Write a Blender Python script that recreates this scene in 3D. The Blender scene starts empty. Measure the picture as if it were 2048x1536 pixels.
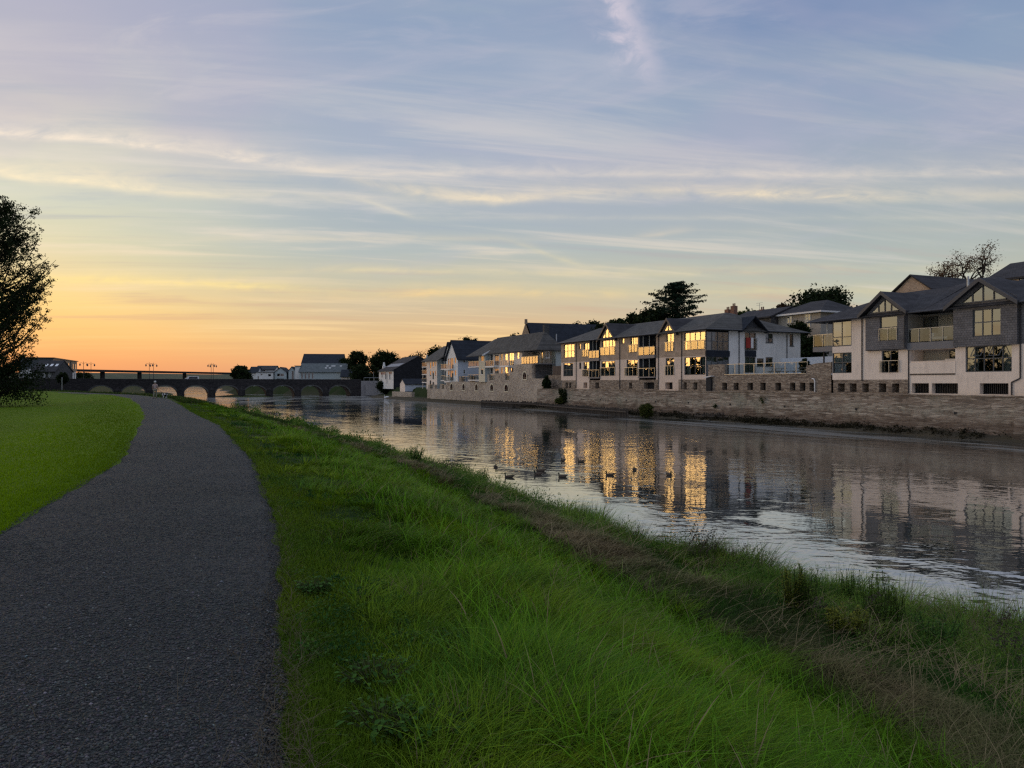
import bpy, bmesh, math, random
import numpy as np
from mathutils import Vector, Matrix
random.seed(7); RNG = np.random.default_rng(11)
C = bpy.context.scene.collection
scn = bpy.context.scene

# ------------------------------------------------------------------ camera, world, sun, exposure
F = 1500.0; H = 4.2; HY = 766.0
cam_d = bpy.data.cameras.new('camera'); cam = bpy.data.objects.new('camera', cam_d); C.objects.link(cam)
cam.location = (0, 0, H); cam.rotation_euler = (math.pi/2, 0, 0)
cam_d.sensor_width = 36.0; cam_d.lens = 36.0*F/2048.0
cam_d.shift_y = -(768-HY)/2048.0
cam_d.clip_start = 0.1; cam_d.clip_end = 8000
scn.camera = cam
scn.view_settings.view_transform = 'Standard'
try: scn.view_settings.look = 'None'
except Exception: pass
scn.view_settings.exposure = 0.13; scn.view_settings.gamma = 1.0
scn.view_settings.use_curve_mapping = False
SUN_AZ = math.radians(-58.5); SUN_EL = math.radians(5)

def lin(r, g, b):
    f = lambda c: (c/255/12.92) if c/255 <= .04045 else ((c/255+.055)/1.055)**2.4
    return (f(r), f(g), f(b), 1)

class N:
    """small node-tree helper"""
    def __init__(s, tree): s.t = tree; s.n = tree.nodes; s.l = tree.links
    def new(s, typ, **kw):
        n = s.n.new(typ)
        for k, v in kw.items(): setattr(n, k, v)
        return n
    def put(s, sock, v):
        if v is None: return
        if isinstance(v, bpy.types.NodeSocket): s.l.new(v, sock)
        else:
            try: sock.default_value = v
            except Exception: sock.default_value = (tuple(v)+(1.0,)) if len(v) == 3 else tuple(v)[:3]
    def m(s, op, a, b=None, c=None, clamp=False):
        n = s.new('ShaderNodeMath', operation=op); n.use_clamp = clamp
        s.put(n.inputs[0], a); s.put(n.inputs[1], b); s.put(n.inputs[2], c)
        return n.outputs[0]
    def mix(s, fac, a, b, blend='MIX'):
        n = s.new('ShaderNodeMix', data_type='RGBA', blend_type=blend); n.clamp_factor = True
        s.put(n.inputs[0], fac); s.put(n.inputs[6], a); s.put(n.inputs[7], b)
        return n.outputs[2]
    def comb(s, x, y, z):
        n = s.new('ShaderNodeCombineXYZ'); s.put(n.inputs[0], x); s.put(n.inputs[1], y); s.put(n.inputs[2], z)
        return n.outputs[0]
    def sep(s, v):
        n = s.new('ShaderNodeSeparateXYZ'); s.put(n.inputs[0], v); return n.outputs
    def noise(s, vec, scale=5, detail=4, rough=.5, dist=0, out=0):
        n = s.new('ShaderNodeTexNoise'); s.put(n.inputs['Vector'], vec)
        n.inputs['Scale'].default_value = scale; n.inputs['Detail'].default_value = detail
        n.inputs['Roughness'].default_value = rough; n.inputs['Distortion'].default_value = dist
        return n.outputs[out]
    def vor(s, vec, scale=5, feature='F1', out='Distance', rand=1):
        n = s.new('ShaderNodeTexVoronoi', feature=feature); s.put(n.inputs['Vector'], vec)
        n.inputs['Scale'].default_value = scale; n.inputs['Randomness'].default_value = rand
        return n.outputs[out]
    def ramp(s, fac, stops, interp='LINEAR'):
        n = s.new('ShaderNodeValToRGB'); n.color_ramp.interpolation = interp
        e = n.color_ramp.elements
        while len(e) > 1: e.remove(e[0])
        e[0].position = stops[0][0]; e[0].color = col4(stops[0][1])
        for p, c in stops[1:]:
            k = e.new(p); k.color = col4(c)
        s.put(n.inputs[0], fac); return n.outputs[0]
    def map(s, v, a, b, c=0., d=1., kind='LINEAR'):
        n = s.new('ShaderNodeMapRange', interpolation_type=kind); n.clamp = True
        s.put(n.inputs[0], v); s.put(n.inputs[1], a); s.put(n.inputs[2], b); s.put(n.inputs[3], c); s.put(n.inputs[4], d)
        return n.outputs[0]
    def vm(s, op, a, b=None, scale=None):
        n = s.new('ShaderNodeVectorMath', operation=op); s.put(n.inputs[0], a)
        if b is not None: s.put(n.inputs[1], b)
        if scale is not None: s.put(n.inputs[3], scale)
        return n.outputs[0]
def col4(c):
    if isinstance(c, (int, float)): return (c, c, c, 1)
    return (c[0], c[1], c[2], 1)

world = bpy.data.worlds.new('World'); scn.world = world; world.use_nodes = True
w = N(world.node_tree); w.n.clear()
tc = w.new('ShaderNodeTexCoord').outputs['Generated']
dx, dy, dz = w.sep(tc)
rh = w.m('SQRT', w.m('ADD', w.m('MULTIPLY', dx, dx), w.m('MULTIPLY', dy, dy)))
el = w.m('ARCTANGENT', w.m('DIVIDE', dz, w.m('MAXIMUM', rh, .001)))
eld = w.m('MULTIPLY', el, 180/math.pi)                      # elevation in degrees
# gnomonic coordinates towards the view of the river (a pure function of direction)
ysafe = w.m('MAXIMUM', dy, .02)
gx = w.m('DIVIDE', dx, ysafe); gz = w.m('DIVIDE', dz, ysafe)
# closeness to the sunset azimuth
sx, sy = math.sin(SUN_AZ), math.cos(SUN_AZ)
cosaz = w.m('DIVIDE', w.m('ADD', w.m('MULTIPLY', dx, sx), w.m('MULTIPLY', dy, sy)), w.m('MAXIMUM', rh, .001))
# large soft warping of the gradient so that the bands are not ruled lines
nq = w.comb(w.m('MULTIPLY', gx, 1.3), w.m('MULTIPLY', gz, 5.0), 3.3)
warp = w.m('MULTIPLY', w.m('SUBTRACT', w.noise(nq, 1.6, 4, .5), .5), 5.0)
e0 = w.m('ADD', eld, w.m('MULTIPLY', warp, w.map(eld, 1, 9)))
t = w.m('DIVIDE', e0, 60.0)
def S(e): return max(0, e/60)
A = w.ramp(t, [(S(0), lin(224,140,98)), (S(1.6), lin(236,160,102)), (S(3.2), lin(245,187,113)), (S(5.2), lin(243,205,131)), (S(7.5), lin(224,203,156)), (S(9.5), lin(212,204,168)), (S(12.5), lin(202,203,184)), (S(16.5), lin(204,196,188)), (S(19.5), lin(184,181,186)), (S(24), lin(164,167,185)), (S(29), lin(142,156,182)), (S(34), lin(150,164,190)), (S(45), lin(186,194,212)), (1, lin(196,204,222))])  # upper stops, here and below, brightened above the frame to lift ground light
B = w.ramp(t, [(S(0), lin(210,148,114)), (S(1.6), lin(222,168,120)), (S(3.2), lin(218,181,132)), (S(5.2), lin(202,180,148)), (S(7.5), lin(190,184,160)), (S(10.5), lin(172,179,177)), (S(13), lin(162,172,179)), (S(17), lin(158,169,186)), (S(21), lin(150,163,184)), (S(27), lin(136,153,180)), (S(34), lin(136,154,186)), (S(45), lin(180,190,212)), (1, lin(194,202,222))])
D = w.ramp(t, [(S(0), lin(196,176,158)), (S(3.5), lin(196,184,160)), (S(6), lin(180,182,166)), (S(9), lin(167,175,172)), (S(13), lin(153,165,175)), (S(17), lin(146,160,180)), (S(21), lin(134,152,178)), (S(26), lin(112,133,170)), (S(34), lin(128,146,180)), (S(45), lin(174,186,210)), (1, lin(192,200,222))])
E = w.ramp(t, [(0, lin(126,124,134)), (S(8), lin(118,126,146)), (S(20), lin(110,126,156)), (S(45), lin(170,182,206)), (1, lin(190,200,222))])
azd = w.m('MULTIPLY', w.m('ARCTAN2', dx, dy), 180/math.pi)
wA = w.m('MULTIPLY', w.map(azd, -10, -33, 0, 1, 'SMOOTHSTEP'), w.map(azd, -74, -60, 0, 1, 'SMOOTHSTEP'))
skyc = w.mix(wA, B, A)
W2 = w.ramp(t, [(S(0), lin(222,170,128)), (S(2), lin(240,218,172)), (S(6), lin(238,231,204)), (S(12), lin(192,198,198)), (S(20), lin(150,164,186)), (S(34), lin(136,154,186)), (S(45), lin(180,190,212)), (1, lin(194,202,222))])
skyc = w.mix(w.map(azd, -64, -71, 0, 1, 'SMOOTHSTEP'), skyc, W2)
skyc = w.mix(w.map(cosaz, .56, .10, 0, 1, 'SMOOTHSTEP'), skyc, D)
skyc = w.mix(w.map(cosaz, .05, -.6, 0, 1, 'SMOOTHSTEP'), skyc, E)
# thin clouds: long streaks seen on a high flat layer
den = w.m('ADD', w.m('MAXIMUM', dz, 0), .10)
px_ = w.m('DIVIDE', dx, den); py_ = w.m('DIVIDE', dy, den)
cr, sr = math.cos(math.radians(12)), math.sin(math.radians(12))
qa = w.m('ADD', w.m('MULTIPLY', px_, cr), w.m('MULTIPLY', py_, sr))
qb = w.m('SUBTRACT', w.m('MULTIPLY', py_, cr), w.m('MULTIPLY', px_, sr))
st = w.noise(w.comb(w.m('MULTIPLY', qa, .55), w.m('MULTIPLY', qb, 3.6), 0), 1.0, 7, .60, .45)
st2 = w.noise(w.comb(w.m('MULTIPLY', qa, .22), w.m('MULTIPLY', qb, .5), 5), 1.0, 3, .5, .2)
low = w.map(eld, 1.2, 4.0, 0, 1, 'SMOOTHSTEP')
cl = w.m('MULTIPLY', w.m('MULTIPLY', w.map(st, .47, .70, 0, 1, 'SMOOTHSTEP'), w.map(st2, .30, .52)), low)
dk = w.m('MULTIPLY', w.map(st, .47, .30, 0, 1, 'SMOOTHSTEP'), low)
warm = w.mix(w.map(eld, 2, 12), lin(255,214,140), lin(226,214,202))
warm = w.mix(w.map(cosaz, .5, .1), warm, lin(206,200,192))
skyc = w.mix(w.m('MULTIPLY', cl, w.map(eld, 13, 24, .56, .24)), skyc, warm)
greyc = w.mix(w.map(eld, 3, 12), lin(214,160,118), lin(150,164,180))
skyc = w.mix(w.m('MULTIPLY', dk, .42), skyc, greyc)
# soft lilac veils higher up
veil = w.noise(w.comb(w.m('MULTIPLY', gx, 1.6), w.m('MULTIPLY', gz, 3.2), 9.1), 1.5, 4, .55, .4)
skyc = w.mix(w.m('MULTIPLY', w.m('MULTIPLY', w.map(veil, .42, .66, 0, 1, 'SMOOTHSTEP'), w.map(eld, 10, 17)), .36), skyc, lin(172,168,188))
v2 = w.noise(w.comb(w.m('ADD', w.m('MULTIPLY', gx, 2.2), w.m('MULTIPLY', gz, 1.1)), w.m('SUBTRACT', w.m('MULTIPLY', gz, 9), w.m('MULTIPLY', gx, 1.4)), 7.7), 1.6, 6, .62, .7)
skyc = w.mix(w.m('MULTIPLY', w.m('MULTIPLY', w.map(v2, .50, .72, 0, 1, 'SMOOTHSTEP'), w.map(eld, 6, 13)), .32), skyc, w.mix(w.map(azd, -8, -32), lin(182,180,194), lin(214,204,198)))
# individual streaks (contrail-like cirrus), each a curve gz = f(gx)
fine = w.noise(w.comb(w.m('MULTIPLY', gx, 14), w.m('MULTIPLY', gz, 46), 1.7), 1.0, 6, .65, .5)
fuz = w.noise(w.comb(w.m('MULTIPLY', gx, 5), w.m('MULTIPLY', gz, 9), 4.7), 1.0, 5, .6, .6)
def streak(pts, wid_up, wid_dn, strength, c, colour, wob=.012):
    X0, X1 = (pts[0][0]-1024)/F, (pts[-1][0]-1024)/F
    tt = w.m('DIVIDE', w.m('SUBTRACT', gx, X0), X1-X0)
    line = w.ramp(tt, [((p[0]-pts[0][0])/(pts[-1][0]-pts[0][0]), (HY-p[1])/F) for p in pts], 'B_SPLINE')
    amp = w.ramp(tt, [((p[0]-pts[0][0])/(pts[-1][0]-pts[0][0]), p[2]) for p in pts], 'B_SPLINE')
    d = w.m('SUBTRACT', w.m('ADD', gz, w.m('MULTIPLY', w.m('SUBTRACT', fuz, .5), wob)), line)
    up = w.m('POWER', w.m('DIVIDE', w.m('MAXIMUM', d, 0), wid_up/F), 1.3)
    dn = w.m('POWER', w.m('DIVIDE', w.m('MAXIMUM', w.m('MULTIPLY', d, -1), 0), wid_dn/F), 1.6)
    g = w.m('EXPONENT', w.m('MULTIPLY', w.m('ADD', up, dn), -1))
    tex = w.map(fine, .30, .62, .20, 1)
    front = w.m('GREATER_THAN', dy, .05)
    a = w.m('MULTIPLY', w.m('MULTIPLY', w.m('MULTIPLY', g, tex), w.m('MULTIPLY', amp, strength)), front)
    return w.mix(a, c, colour)
skyc = streak([(-700,215,.3), (-200,250,.9), (0,268,1), (150,276,1), (300,292,.95), (450,312,.9), (600,338,.7), (680,350,.35)], 22, 8, .9, skyc, lin(244,226,204))
skyc = streak([(640,345,.1), (760,372,.55), (880,392,.8), (960,408,1), (1040,402,.85), (1120,388,.5), (1330,378,.35), (1390,382,.8), (1500,386,1), (1620,388,.95), (1740,392,.6), (1850,386,.15)], 17, 9, .9, skyc, lin(232,214,186), .022)
skyc = streak([(-500,300,.3), (0,352,1), (120,360,1), (230,372,.9), (360,386,.6), (560,400,.15)], 24, 8, .85, skyc, lin(248,228,190))
skyc = streak([(690,385,.1), (740,404,.8), (790,422,.9), (835,438,.2)], 6, 6, .6, skyc, lin(226,214,190), .003)
skyc = streak([(1000,470,.1), (1080,505,.7), (1130,520,.8), (1180,537,.1)], 7, 6, .6, skyc, lin(232,214,168), .003)
skyc = streak([(1240,480,.1), (1330,466,1), (1370,462,.5), (1400,460,.1)], 8, 5, .55, skyc, lin(226,206,180), .004)
skyc = streak([(560,545,.1), (700,536,.9), (830,540,.9), (1000,545,.3), (1300,548,.6), (1680,541,.1)], 10, 7, .6, skyc, lin(240,216,160), .008)
skyc = streak([(-300,570,.4), (0,562,.9), (250,560,.9), (420,568,1), (560,578,.8), (640,585,.2)], 13, 9, .7, skyc, lin(255,224,140), .012)
skyc = streak([(640,600,.1), (800,590,.8), (920,580,1), (1100,590,.5), (1300,592,.1)], 12, 9, .6, skyc, lin(246,206,140), .012)
# upright wisp and veil beside it
d1 = w.m('SUBTRACT', gx, w.m('ADD', (1235-1024)/F, w.m('MULTIPLY', w.m('SUBTRACT', 766/F, gz), .34)))
fz2 = w.noise(w.comb(w.m('MULTIPLY', gx, 22), w.m('MULTIPLY', gz, 30), 2.7), 1.0, 6, .65, .6)
d1 = w.m('ADD', d1, w.m('MULTIPLY', w.m('SUBTRACT', fz2, .5), .075))
g1 = w.m('EXPONENT', w.m('MULTIPLY', w.m('POWER', w.m('DIVIDE', w.m('ABSOLUTE', d1), 38/F), 2), -1))
g1 = w.m('MULTIPLY', g1, w.m('MULTIPLY', w.map(gz, (766-190)/F, (766-120)/F), w.map(fz2, .3, .6, .3, 1)))
skyc = w.mix(w.m('MULTIPLY', w.m('MULTIPLY', g1, w.m('GREATER_THAN', dy, .05)), .95), skyc, lin(200,192,204))
ev = w.m('ADD', w.m('POWER', w.m('DIVIDE', w.m('SUBTRACT', gx, (1150-1024)/F), 110/F), 2), w.m('POWER', w.m('DIVIDE', w.m('SUBTRACT', gz, (766-135)/F), 45/F), 2))
g2 = w.m('MULTIPLY', w.m('EXPONENT', w.m('MULTIPLY', ev, -1)), w.map(fuz, .35, .65, .25, 1))
skyc = w.mix(w.m('MULTIPLY', w.m('MULTIPLY', g2, w.m('GREATER_THAN', dy, .05)), .8), skyc, lin(176,180,194))
# the glow round the place where the sun has just set (left of the frame)
gv = w.vm('NORMALIZE', tc)
dotn = w.new('ShaderNodeVectorMath', operation='DOT_PRODUCT'); w.put(dotn.inputs[0], gv)
dotn.inputs[1].default_value = (math.sin(SUN_AZ)*math.cos(SUN_EL), math.cos(SUN_AZ)*math.cos(SUN_EL), math.sin(SUN_EL))
ang = w.m('ARCCOSINE', w.m('MINIMUM', dotn.outputs['Value'], 1.0))
dazim = w.m('ARCCOSINE', w.m('MINIMUM', cosaz, 1.0))
lobe = w.m('EXPONENT', w.m('MULTIPLY', w.m('ADD', w.m('POWER', w.m('DIVIDE', w.m('ADD', azd, 60), 6.5), 2), w.m('POWER', w.m('DIVIDE', w.m('SUBTRACT', el, math.radians(5)), math.radians(4.5)), 2)), -1))
wide = w.m('EXPONENT', w.m('MULTIPLY', w.m('POWER', w.m('DIVIDE', ang, math.radians(17)), 2), -1))
glow = w.mix(lobe, (0, 0, 0, 1), (1.0, .56, .11, 1))
glow2 = w.mix(wide, (0, 0, 0, 1), (1.0, .66, .30, 1))
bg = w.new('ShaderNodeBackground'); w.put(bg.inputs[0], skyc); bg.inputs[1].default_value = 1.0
bg2 = w.new('ShaderNodeBackground'); w.put(bg2.inputs[0], glow); bg2.inputs[1].default_value = 0.85
bg3 = w.new('ShaderNodeBackground'); w.put(bg3.inputs[0], glow2); bg3.inputs[1].default_value = 0.10
nis = w.new('ShaderNodeTexSky', sky_type='NISHITA'); nis.sun_disc = False
nis.sun_elevation = SUN_EL; nis.sun_rotation = SUN_AZ
bg4 = w.new('ShaderNodeBackground'); w.put(bg4.inputs[0], nis.outputs[0]); bg4.inputs[1].default_value = 0.008
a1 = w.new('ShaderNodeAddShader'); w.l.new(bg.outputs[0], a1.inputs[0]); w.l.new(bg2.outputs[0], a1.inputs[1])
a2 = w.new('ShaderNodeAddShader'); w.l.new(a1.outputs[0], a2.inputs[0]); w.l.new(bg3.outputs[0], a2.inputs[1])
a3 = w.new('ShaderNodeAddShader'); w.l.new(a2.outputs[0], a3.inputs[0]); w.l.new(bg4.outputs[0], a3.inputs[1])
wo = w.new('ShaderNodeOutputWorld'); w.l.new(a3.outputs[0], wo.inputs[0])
world.cycles.sampling_method = 'MANUAL'; world.cycles.sample_map_resolution = 1024

sun_d = bpy.data.lights.new('sun', 'SUN'); sun = bpy.data.objects.new('sun', sun_d); C.objects.link(sun)
sun_d.energy = 0.34; sun_d.angle = math.radians(17); sun_d.color = (1.0, .54, .17)
sd = Vector((math.sin(SUN_AZ)*math.cos(SUN_EL), math.cos(SUN_AZ)*math.cos(SUN_EL), math.sin(SUN_EL)))
sun.rotation_euler = sd.to_track_quat('Z', 'Y').to_euler()
scn.cycles.max_bounces = 6; scn.cycles.glossy_bounces = 3; scn.cycles.transparent_max_bounces = 10
scn.cycles.sample_clamp_indirect = 4.0
scn.cycles.use_denoising = False; scn.cycles.pixel_filter_type = 'BLACKMAN_HARRIS'; scn.cycles.filter_width = 1.35

# ------------------------------------------------------------------ materials
def M(name):
    m = bpy.data.materials.new(name); m.use_nodes = True
    t = N(m.node_tree); t.n.clear()
    o = t.new('ShaderNodeOutputMaterial'); b = t.new('ShaderNodeBsdfPrincipled')
    t.l.new(b.outputs[0], o.inputs[0]); t.o = o; t.b = b
    return m, t
def spec(t, v):
    for k in ('Specular IOR Level', 'Specular'):
        if k in t.b.inputs: t.b.inputs[k].default_value = v; return
def bump(t, h, strength=.5, dist=.02):
    n = t.new('ShaderNodeBump'); t.put(n.inputs['Height'], h); n.inputs['Strength'].default_value = strength
    n.inputs['Distance'].default_value = dist; t.l.new(n.outputs[0], t.b.inputs['Normal'])
def plain(name, c, rough=.6, var=.12, scale=2.0, metal=0., sp=.3, bmp=0.):
    """painted / rendered surface with slight weathering"""
    m, t = M(name); o = t.new('ShaderNodeTexCoord').outputs['Object']
    n = t.noise(o, scale, 5, .6)
    x, y, z = t.sep(o)
    strk = t.noise(t.comb(t.m('MULTIPLY', t.m('ADD', x, y), 3), 0, t.m('MULTIPLY', z, .35)), 1.2, 4, .6)
    f = t.m('MULTIPLY', t.m('ADD', n, strk), .5)
    a = tuple(k*(1-var*1.6) for k in c[:3]); b2 = tuple(min(1, k*(1+var)) for k in c[:3])
    t.put(t.b.inputs['Base Color'], t.ramp(f, [(.33, a), (.5, c[:3]), (.7, b2)]))
    t.b.inputs['Roughness'].default_value = rough; t.b.inputs['Metallic'].default_value = metal; spec(t, sp)
    if bmp: bump(t, t.noise(o, 45, 3, .6), bmp, .01)
    return m
def wallvec(t, sc=1.0):
    o = t.new('ShaderNodeTexCoord').outputs['Object']; x, y, z = t.sep(o)
    return t.comb(t.m('MULTIPLY', t.m('ADD', x, y), sc), t.m('MULTIPLY', z, sc), 0), o, z
def stone(name, c1, c2, c3, mortar, bw=.42, bh=.11, algae=None, wild=.5):
    """coursed rubble masonry: long thin stones, each its own colour"""
    m, t = M(name); v, o, z = wallvec(t)
    nz = t.noise(v, 1.4, 3, .5, 0, 1)
    v2 = t.vm('ADD', v, t.vm('MULTIPLY', t.vm('SUBTRACT', nz, (.5, .5, .5)), (.3*wild, .14*wild, 0)))
    br = t.new('ShaderNodeTexBrick'); t.put(br.inputs['Vector'], v2)
    br.inputs['Scale'].default_value = 1; br.inputs['Brick Width'].default_value = bw; br.inputs['Row Height'].default_value = bh
    br.inputs['Mortar Size'].default_value = .012; br.inputs['Mortar Smooth'].default_value = .3
    br.inputs['Color1'].default_value = (0, 0, 0, 1); br.inputs['Color2'].default_value = (1, 1, 1, 1); br.inputs['Mortar'].default_value = (.5, .5, .5, 1)
    vx = t.vor(t.vm('MULTIPLY', v2, (1/bw, 1/bh, 1)), 1.15, 'F1', 'Color')
    r, g, b_ = t.sep(vx)
    cc = t.ramp(t.m('ADD', t.m('MULTIPLY', r, .65), t.m('MULTIPLY', t.noise(o, .7, 4, .6), .45)), [(.2, c1), (.5, c2), (.62, c3), (.85, c2), (1, c1)])
    cc = t.mix(t.m('MULTIPLY', g, .35), cc, tuple(k*.45 for k in c2[:3])+(1,))
    ed = t.vor(t.vm('MULTIPLY', v2, (1/bw, 1/bh, 1)), 1.15, 'DISTANCE_TO_EDGE')
    mo = t.map(ed, .0, .09, 1, 0)
    cc = t.mix(t.m('MULTIPLY', mo, .75), cc, mortar)
    big = t.noise(o, .22, 4, .6)
    cc = t.mix(t.map(big, .5, .72, 0, .45), cc, tuple(min(1, k*1.5) for k in mortar[:3])+(1,))
    if algae is not None:
        cc = t.mix(t.map(t.noise(o, .16, 3, .6, .5), .50, .62, 0, .55), cc, (.20, .21, .16, 1)); cc = t.mix(t.map(t.noise(t.vm('MULTIPLY', o, (1, 1, .35)), 1.1, 4, .7, .3), .56, .70, 0, .6), cc, (.10, .085, .065, 1))
        edge = t.m('ADD', z, t.m('MULTIPLY', t.m('SUBTRACT', t.noise(o, .5, 5, .65), .5), 1.5))
        cc = t.mix(t.map(edge, algae-.1, algae-.6, 0, .6, 'SMOOTHSTEP'), cc, (.085, .055, .038, 1))
        cc = t.mix(t.map(edge, algae-.9, algae-1.3, 0, .6, 'SMOOTHSTEP'), cc, (.055, .048, .034, 1))
        pale = t.m('MULTIPLY', t.map(edge, algae-.1, algae+.25), t.map(edge, algae+1.0, algae+.5))
        cc = t.mix(t.m('MULTIPLY', pale, t.map(t.noise(o, 2.5, 5, .7), .42, .6, 0, .6)), cc, (.36, .34, .27, 1))
    t.put(t.b.inputs['Base Color'], cc); t.b.inputs['Roughness'].default_value = .9; spec(t, .2)
    bump(t, t.m('ADD', t.m('MULTIPLY', t.m('SUBTRACT', 1, mo), .6), t.m('ADD', t.m('MULTIPLY', b_, .6), t.m('MULTIPLY', t.noise(o, 22, 4, .6), .3))), .9, .035)
    return m
def slate(name, c, rowh=.22, bw=.34, on='roof', var=.35):
    m, t = M(name); o = t.new('ShaderNodeTexCoord').outputs['Object']; x, y, z = t.sep(o)
    u = x if on == 'roof' else t.m('ADD', x, y)
    br = t.new('ShaderNodeTexBrick'); t.put(br.inputs['Vector'], t.comb(u, t.m('MULTIPLY', z, 1.0), 0))
    br.inputs['Scale'].default_value = 1; br.inputs['Brick Width'].default_value = bw; br.inputs['Row Height'].default_value = rowh*(.5 if on == 'roof' else 1)
    br.inputs['Mortar Size'].default_value = .012; br.inputs['Color1'].default_value = (1-var, 1-var, 1-var, 1); br.inputs['Color2'].default_value = (1+var*.4,)*3+(1,)
    br.inputs['Mortar'].default_value = (.35, .35, .35, 1); br.inputs['Mortar Smooth'].default_value = .2
    f = t.noise(o, .9, 5, .65); f2 = t.noise(o, 14, 3, .6)
    base = t.ramp(f, [(.3, tuple(k*.72 for k in c[:3])), (.5, c[:3]), (.72, tuple(k*1.3 for k in c[:3]))])
    base = t.mix(t.map(f2, .5, .75, 0, .4), base, (c[0]*1.7, c[1]*1.65, c[2]*1.4, 1))
    cc = t.mix(1, base, br.outputs[0], 'MULTIPLY')
    t.put(t.b.inputs['Base Color'], cc); t.b.inputs['Roughness'].default_value = .85; spec(t, .12)
    bump(t, t.m('ADD', br.outputs[1], t.m('MULTIPLY', f2, -.4)), -.6, .02)
    return m
def glassmat(name, reflect=1.0, tint=(.55, .6, .6, 1), base=.10):
    m, t = M(name)
    tr = t.new('ShaderNodeBsdfTransparent'); tr.inputs[0].default_value = tint
    gl = t.new('ShaderNodeBsdfGlossy'); gl.inputs['Roughness'].default_value = .015
    fr = t.new('ShaderNodeLayerWeight'); fr.inputs[0].default_value = .42
    n = t.new('ShaderNodeBump'); n.inputs['Strength'].default_value = .04; n.inputs['Distance'].default_value = .02
    t.put(n.inputs['Height'], t.noise(t.new('ShaderNodeTexCoord').outputs['Object'], 1.1, 2, .5)); t.l.new(n.outputs[0], gl.inputs['Normal'])
    mx = t.new('ShaderNodeMixShader'); t.put(mx.inputs[0], t.m('MINIMUM', t.m('ADD', t.m('MULTIPLY', fr.outputs['Fresnel'], reflect), base), 1))
    t.l.new(tr.outputs[0], mx.inputs[1]); t.l.new(gl.outputs[0], mx.inputs[2]); t.l.new(mx.outputs[0], t.o.inputs[0])
    return m
def leafmat(name, c, c2=None, rough=.6, trans=.25, attr=None):
    m, t = M(name)
    if attr:
        a = t.new('ShaderNodeAttribute', attribute_name=attr).outputs['Color']
    else:
        g = t.new('ShaderNodeNewGeometry').outputs['Random Per Island']
        c2 = c2 or tuple(k*1.7 for k in c)
        a = t.ramp(g, [(0, tuple(k*.6 for k in c)), (.5, c), (1, c2)])
    t.put(t.b.inputs['Base Color'], a); t.b.inputs['Roughness'].default_value = rough; spec(t, .06)
    tl = t.new('ShaderNodeBsdfTranslucent'); t.put(tl.inputs[0], a)
    mx = t.new('ShaderNodeMixShader'); mx.inputs[0].default_value = trans
    t.l.new(t.b.outputs[0], mx.inputs[1]); t.l.new(tl.outputs[0], mx.inputs[2]); t.l.new(mx.outputs[0], t.o.inputs[0])
    return m

MT = {}
MT['quay_stone'] = stone('quay_stone', (.11,.08,.06), (.32,.25,.19), (.52,.45,.36), (.20,.165,.13), .62, .14, algae=1.6)
MT['base_stone'] = stone('base_stone', (.12,.09,.07), (.32,.25,.19), (.48,.40,.31), (.22,.18,.14), .42, .11)
MT['arch_stone'] = stone('arch_stone', (.20,.15,.12), (.46,.38,.30), (.56,.48,.38), (.48,.42,.34), .30, .17, wild=1)
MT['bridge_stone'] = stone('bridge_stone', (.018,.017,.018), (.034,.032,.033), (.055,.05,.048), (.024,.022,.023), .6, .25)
MT['dark_stone'] = stone('dark_stone', (.05,.05,.055), (.10,.10,.10), (.15,.145,.14), (.09,.09,.09), .4, .2, wild=1)
MT['cream'] = plain('cream_render', (.80,.68,.57), .8, .11, .8, bmp=.15)
MT['pink_cream'] = plain('pink_render', (.72,.58,.47), .8, .11, .8, bmp=.15)
MT['white'] = plain('white_render', (.74,.73,.70), .8, .11, .7, bmp=.12)
MT['skylit_render'] = plain('blue_skylit_render', (.52,.57,.64), .8, .06, .7)  # blue sky light on walls facing away from sunset put into this colour
MT['grey_render'] = plain('grey_green_render', (.44,.50,.50), .8, .06, .7)
MT['yellow_cream'] = plain('yellow_render', (.62,.56,.42), .8, .06, .8)
MT['shingle'] = slate('tan_shingle', (.47,.36,.27), .16, .22, 'wall', .12)
MT['slate_wall'] = slate('slate_cladding', (.165,.16,.165), .18, .24, 'wall', .18)
MT['roof'] = slate('slate_roof', (.058,.057,.062), .26, .32, 'roof', .22)
MT['roof_blue'] = slate('blue_slate_roof', (.030,.036,.048), .26, .32, 'roof', .22)
MT['roof_sunlit'] = slate('sunlit_slate_roof', (.105,.102,.096), .26, .32, 'roof', .25)  # paler copy of the slate: evening light on the slopes put into its colour
MT['roof_green'] = slate('pale_sheet_roof', (.12,.14,.145), .5, .6, 'roof', .1)
MT['frame'] = plain('grey_frame', (.085,.095,.105), .45, .05, 3)
MT['fascia'] = plain('grey_fascia', (.16,.165,.18), .5, .06, 2)
MT['bargeboard'] = plain('dark_bargeboard', (.07,.075,.085), .5, .06, 2)
MT['pipe'] = plain('dark_pipe', (.045,.045,.05), .4, .05, 3)
MT['whitepaint'] = plain('white_paint', (.75,.75,.74), .5, .05, 3)
MT['rail'] = plain('steel_rail', (.35,.37,.38), .35, .05, 3, .6)
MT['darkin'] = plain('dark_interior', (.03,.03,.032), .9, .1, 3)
MT['inwall'] = plain('balcony_wall', (.40,.37,.32), .9, .08, 1)
MT['curtain'] = plain('pale_curtain', (.62,.64,.64), .9, .2, 6)
MT['blind'] = plain('white_blind', (.8,.82,.84), .8, .05, 2)
MT['glass'] = glassmat('window_glass', 1.6, (.55,.6,.6,1), .12)
MT['railglass'] = glassmat('railing_glass', .72, (.70,.75,.75,1), .05)
MT['wood'] = plain('weathered_timber', (.075,.062,.05), .9, .35, 5, bmp=.5)
MT['brown_fence'] = plain('brown_fence', (.11,.085,.07), .9, .3, 4)
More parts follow.
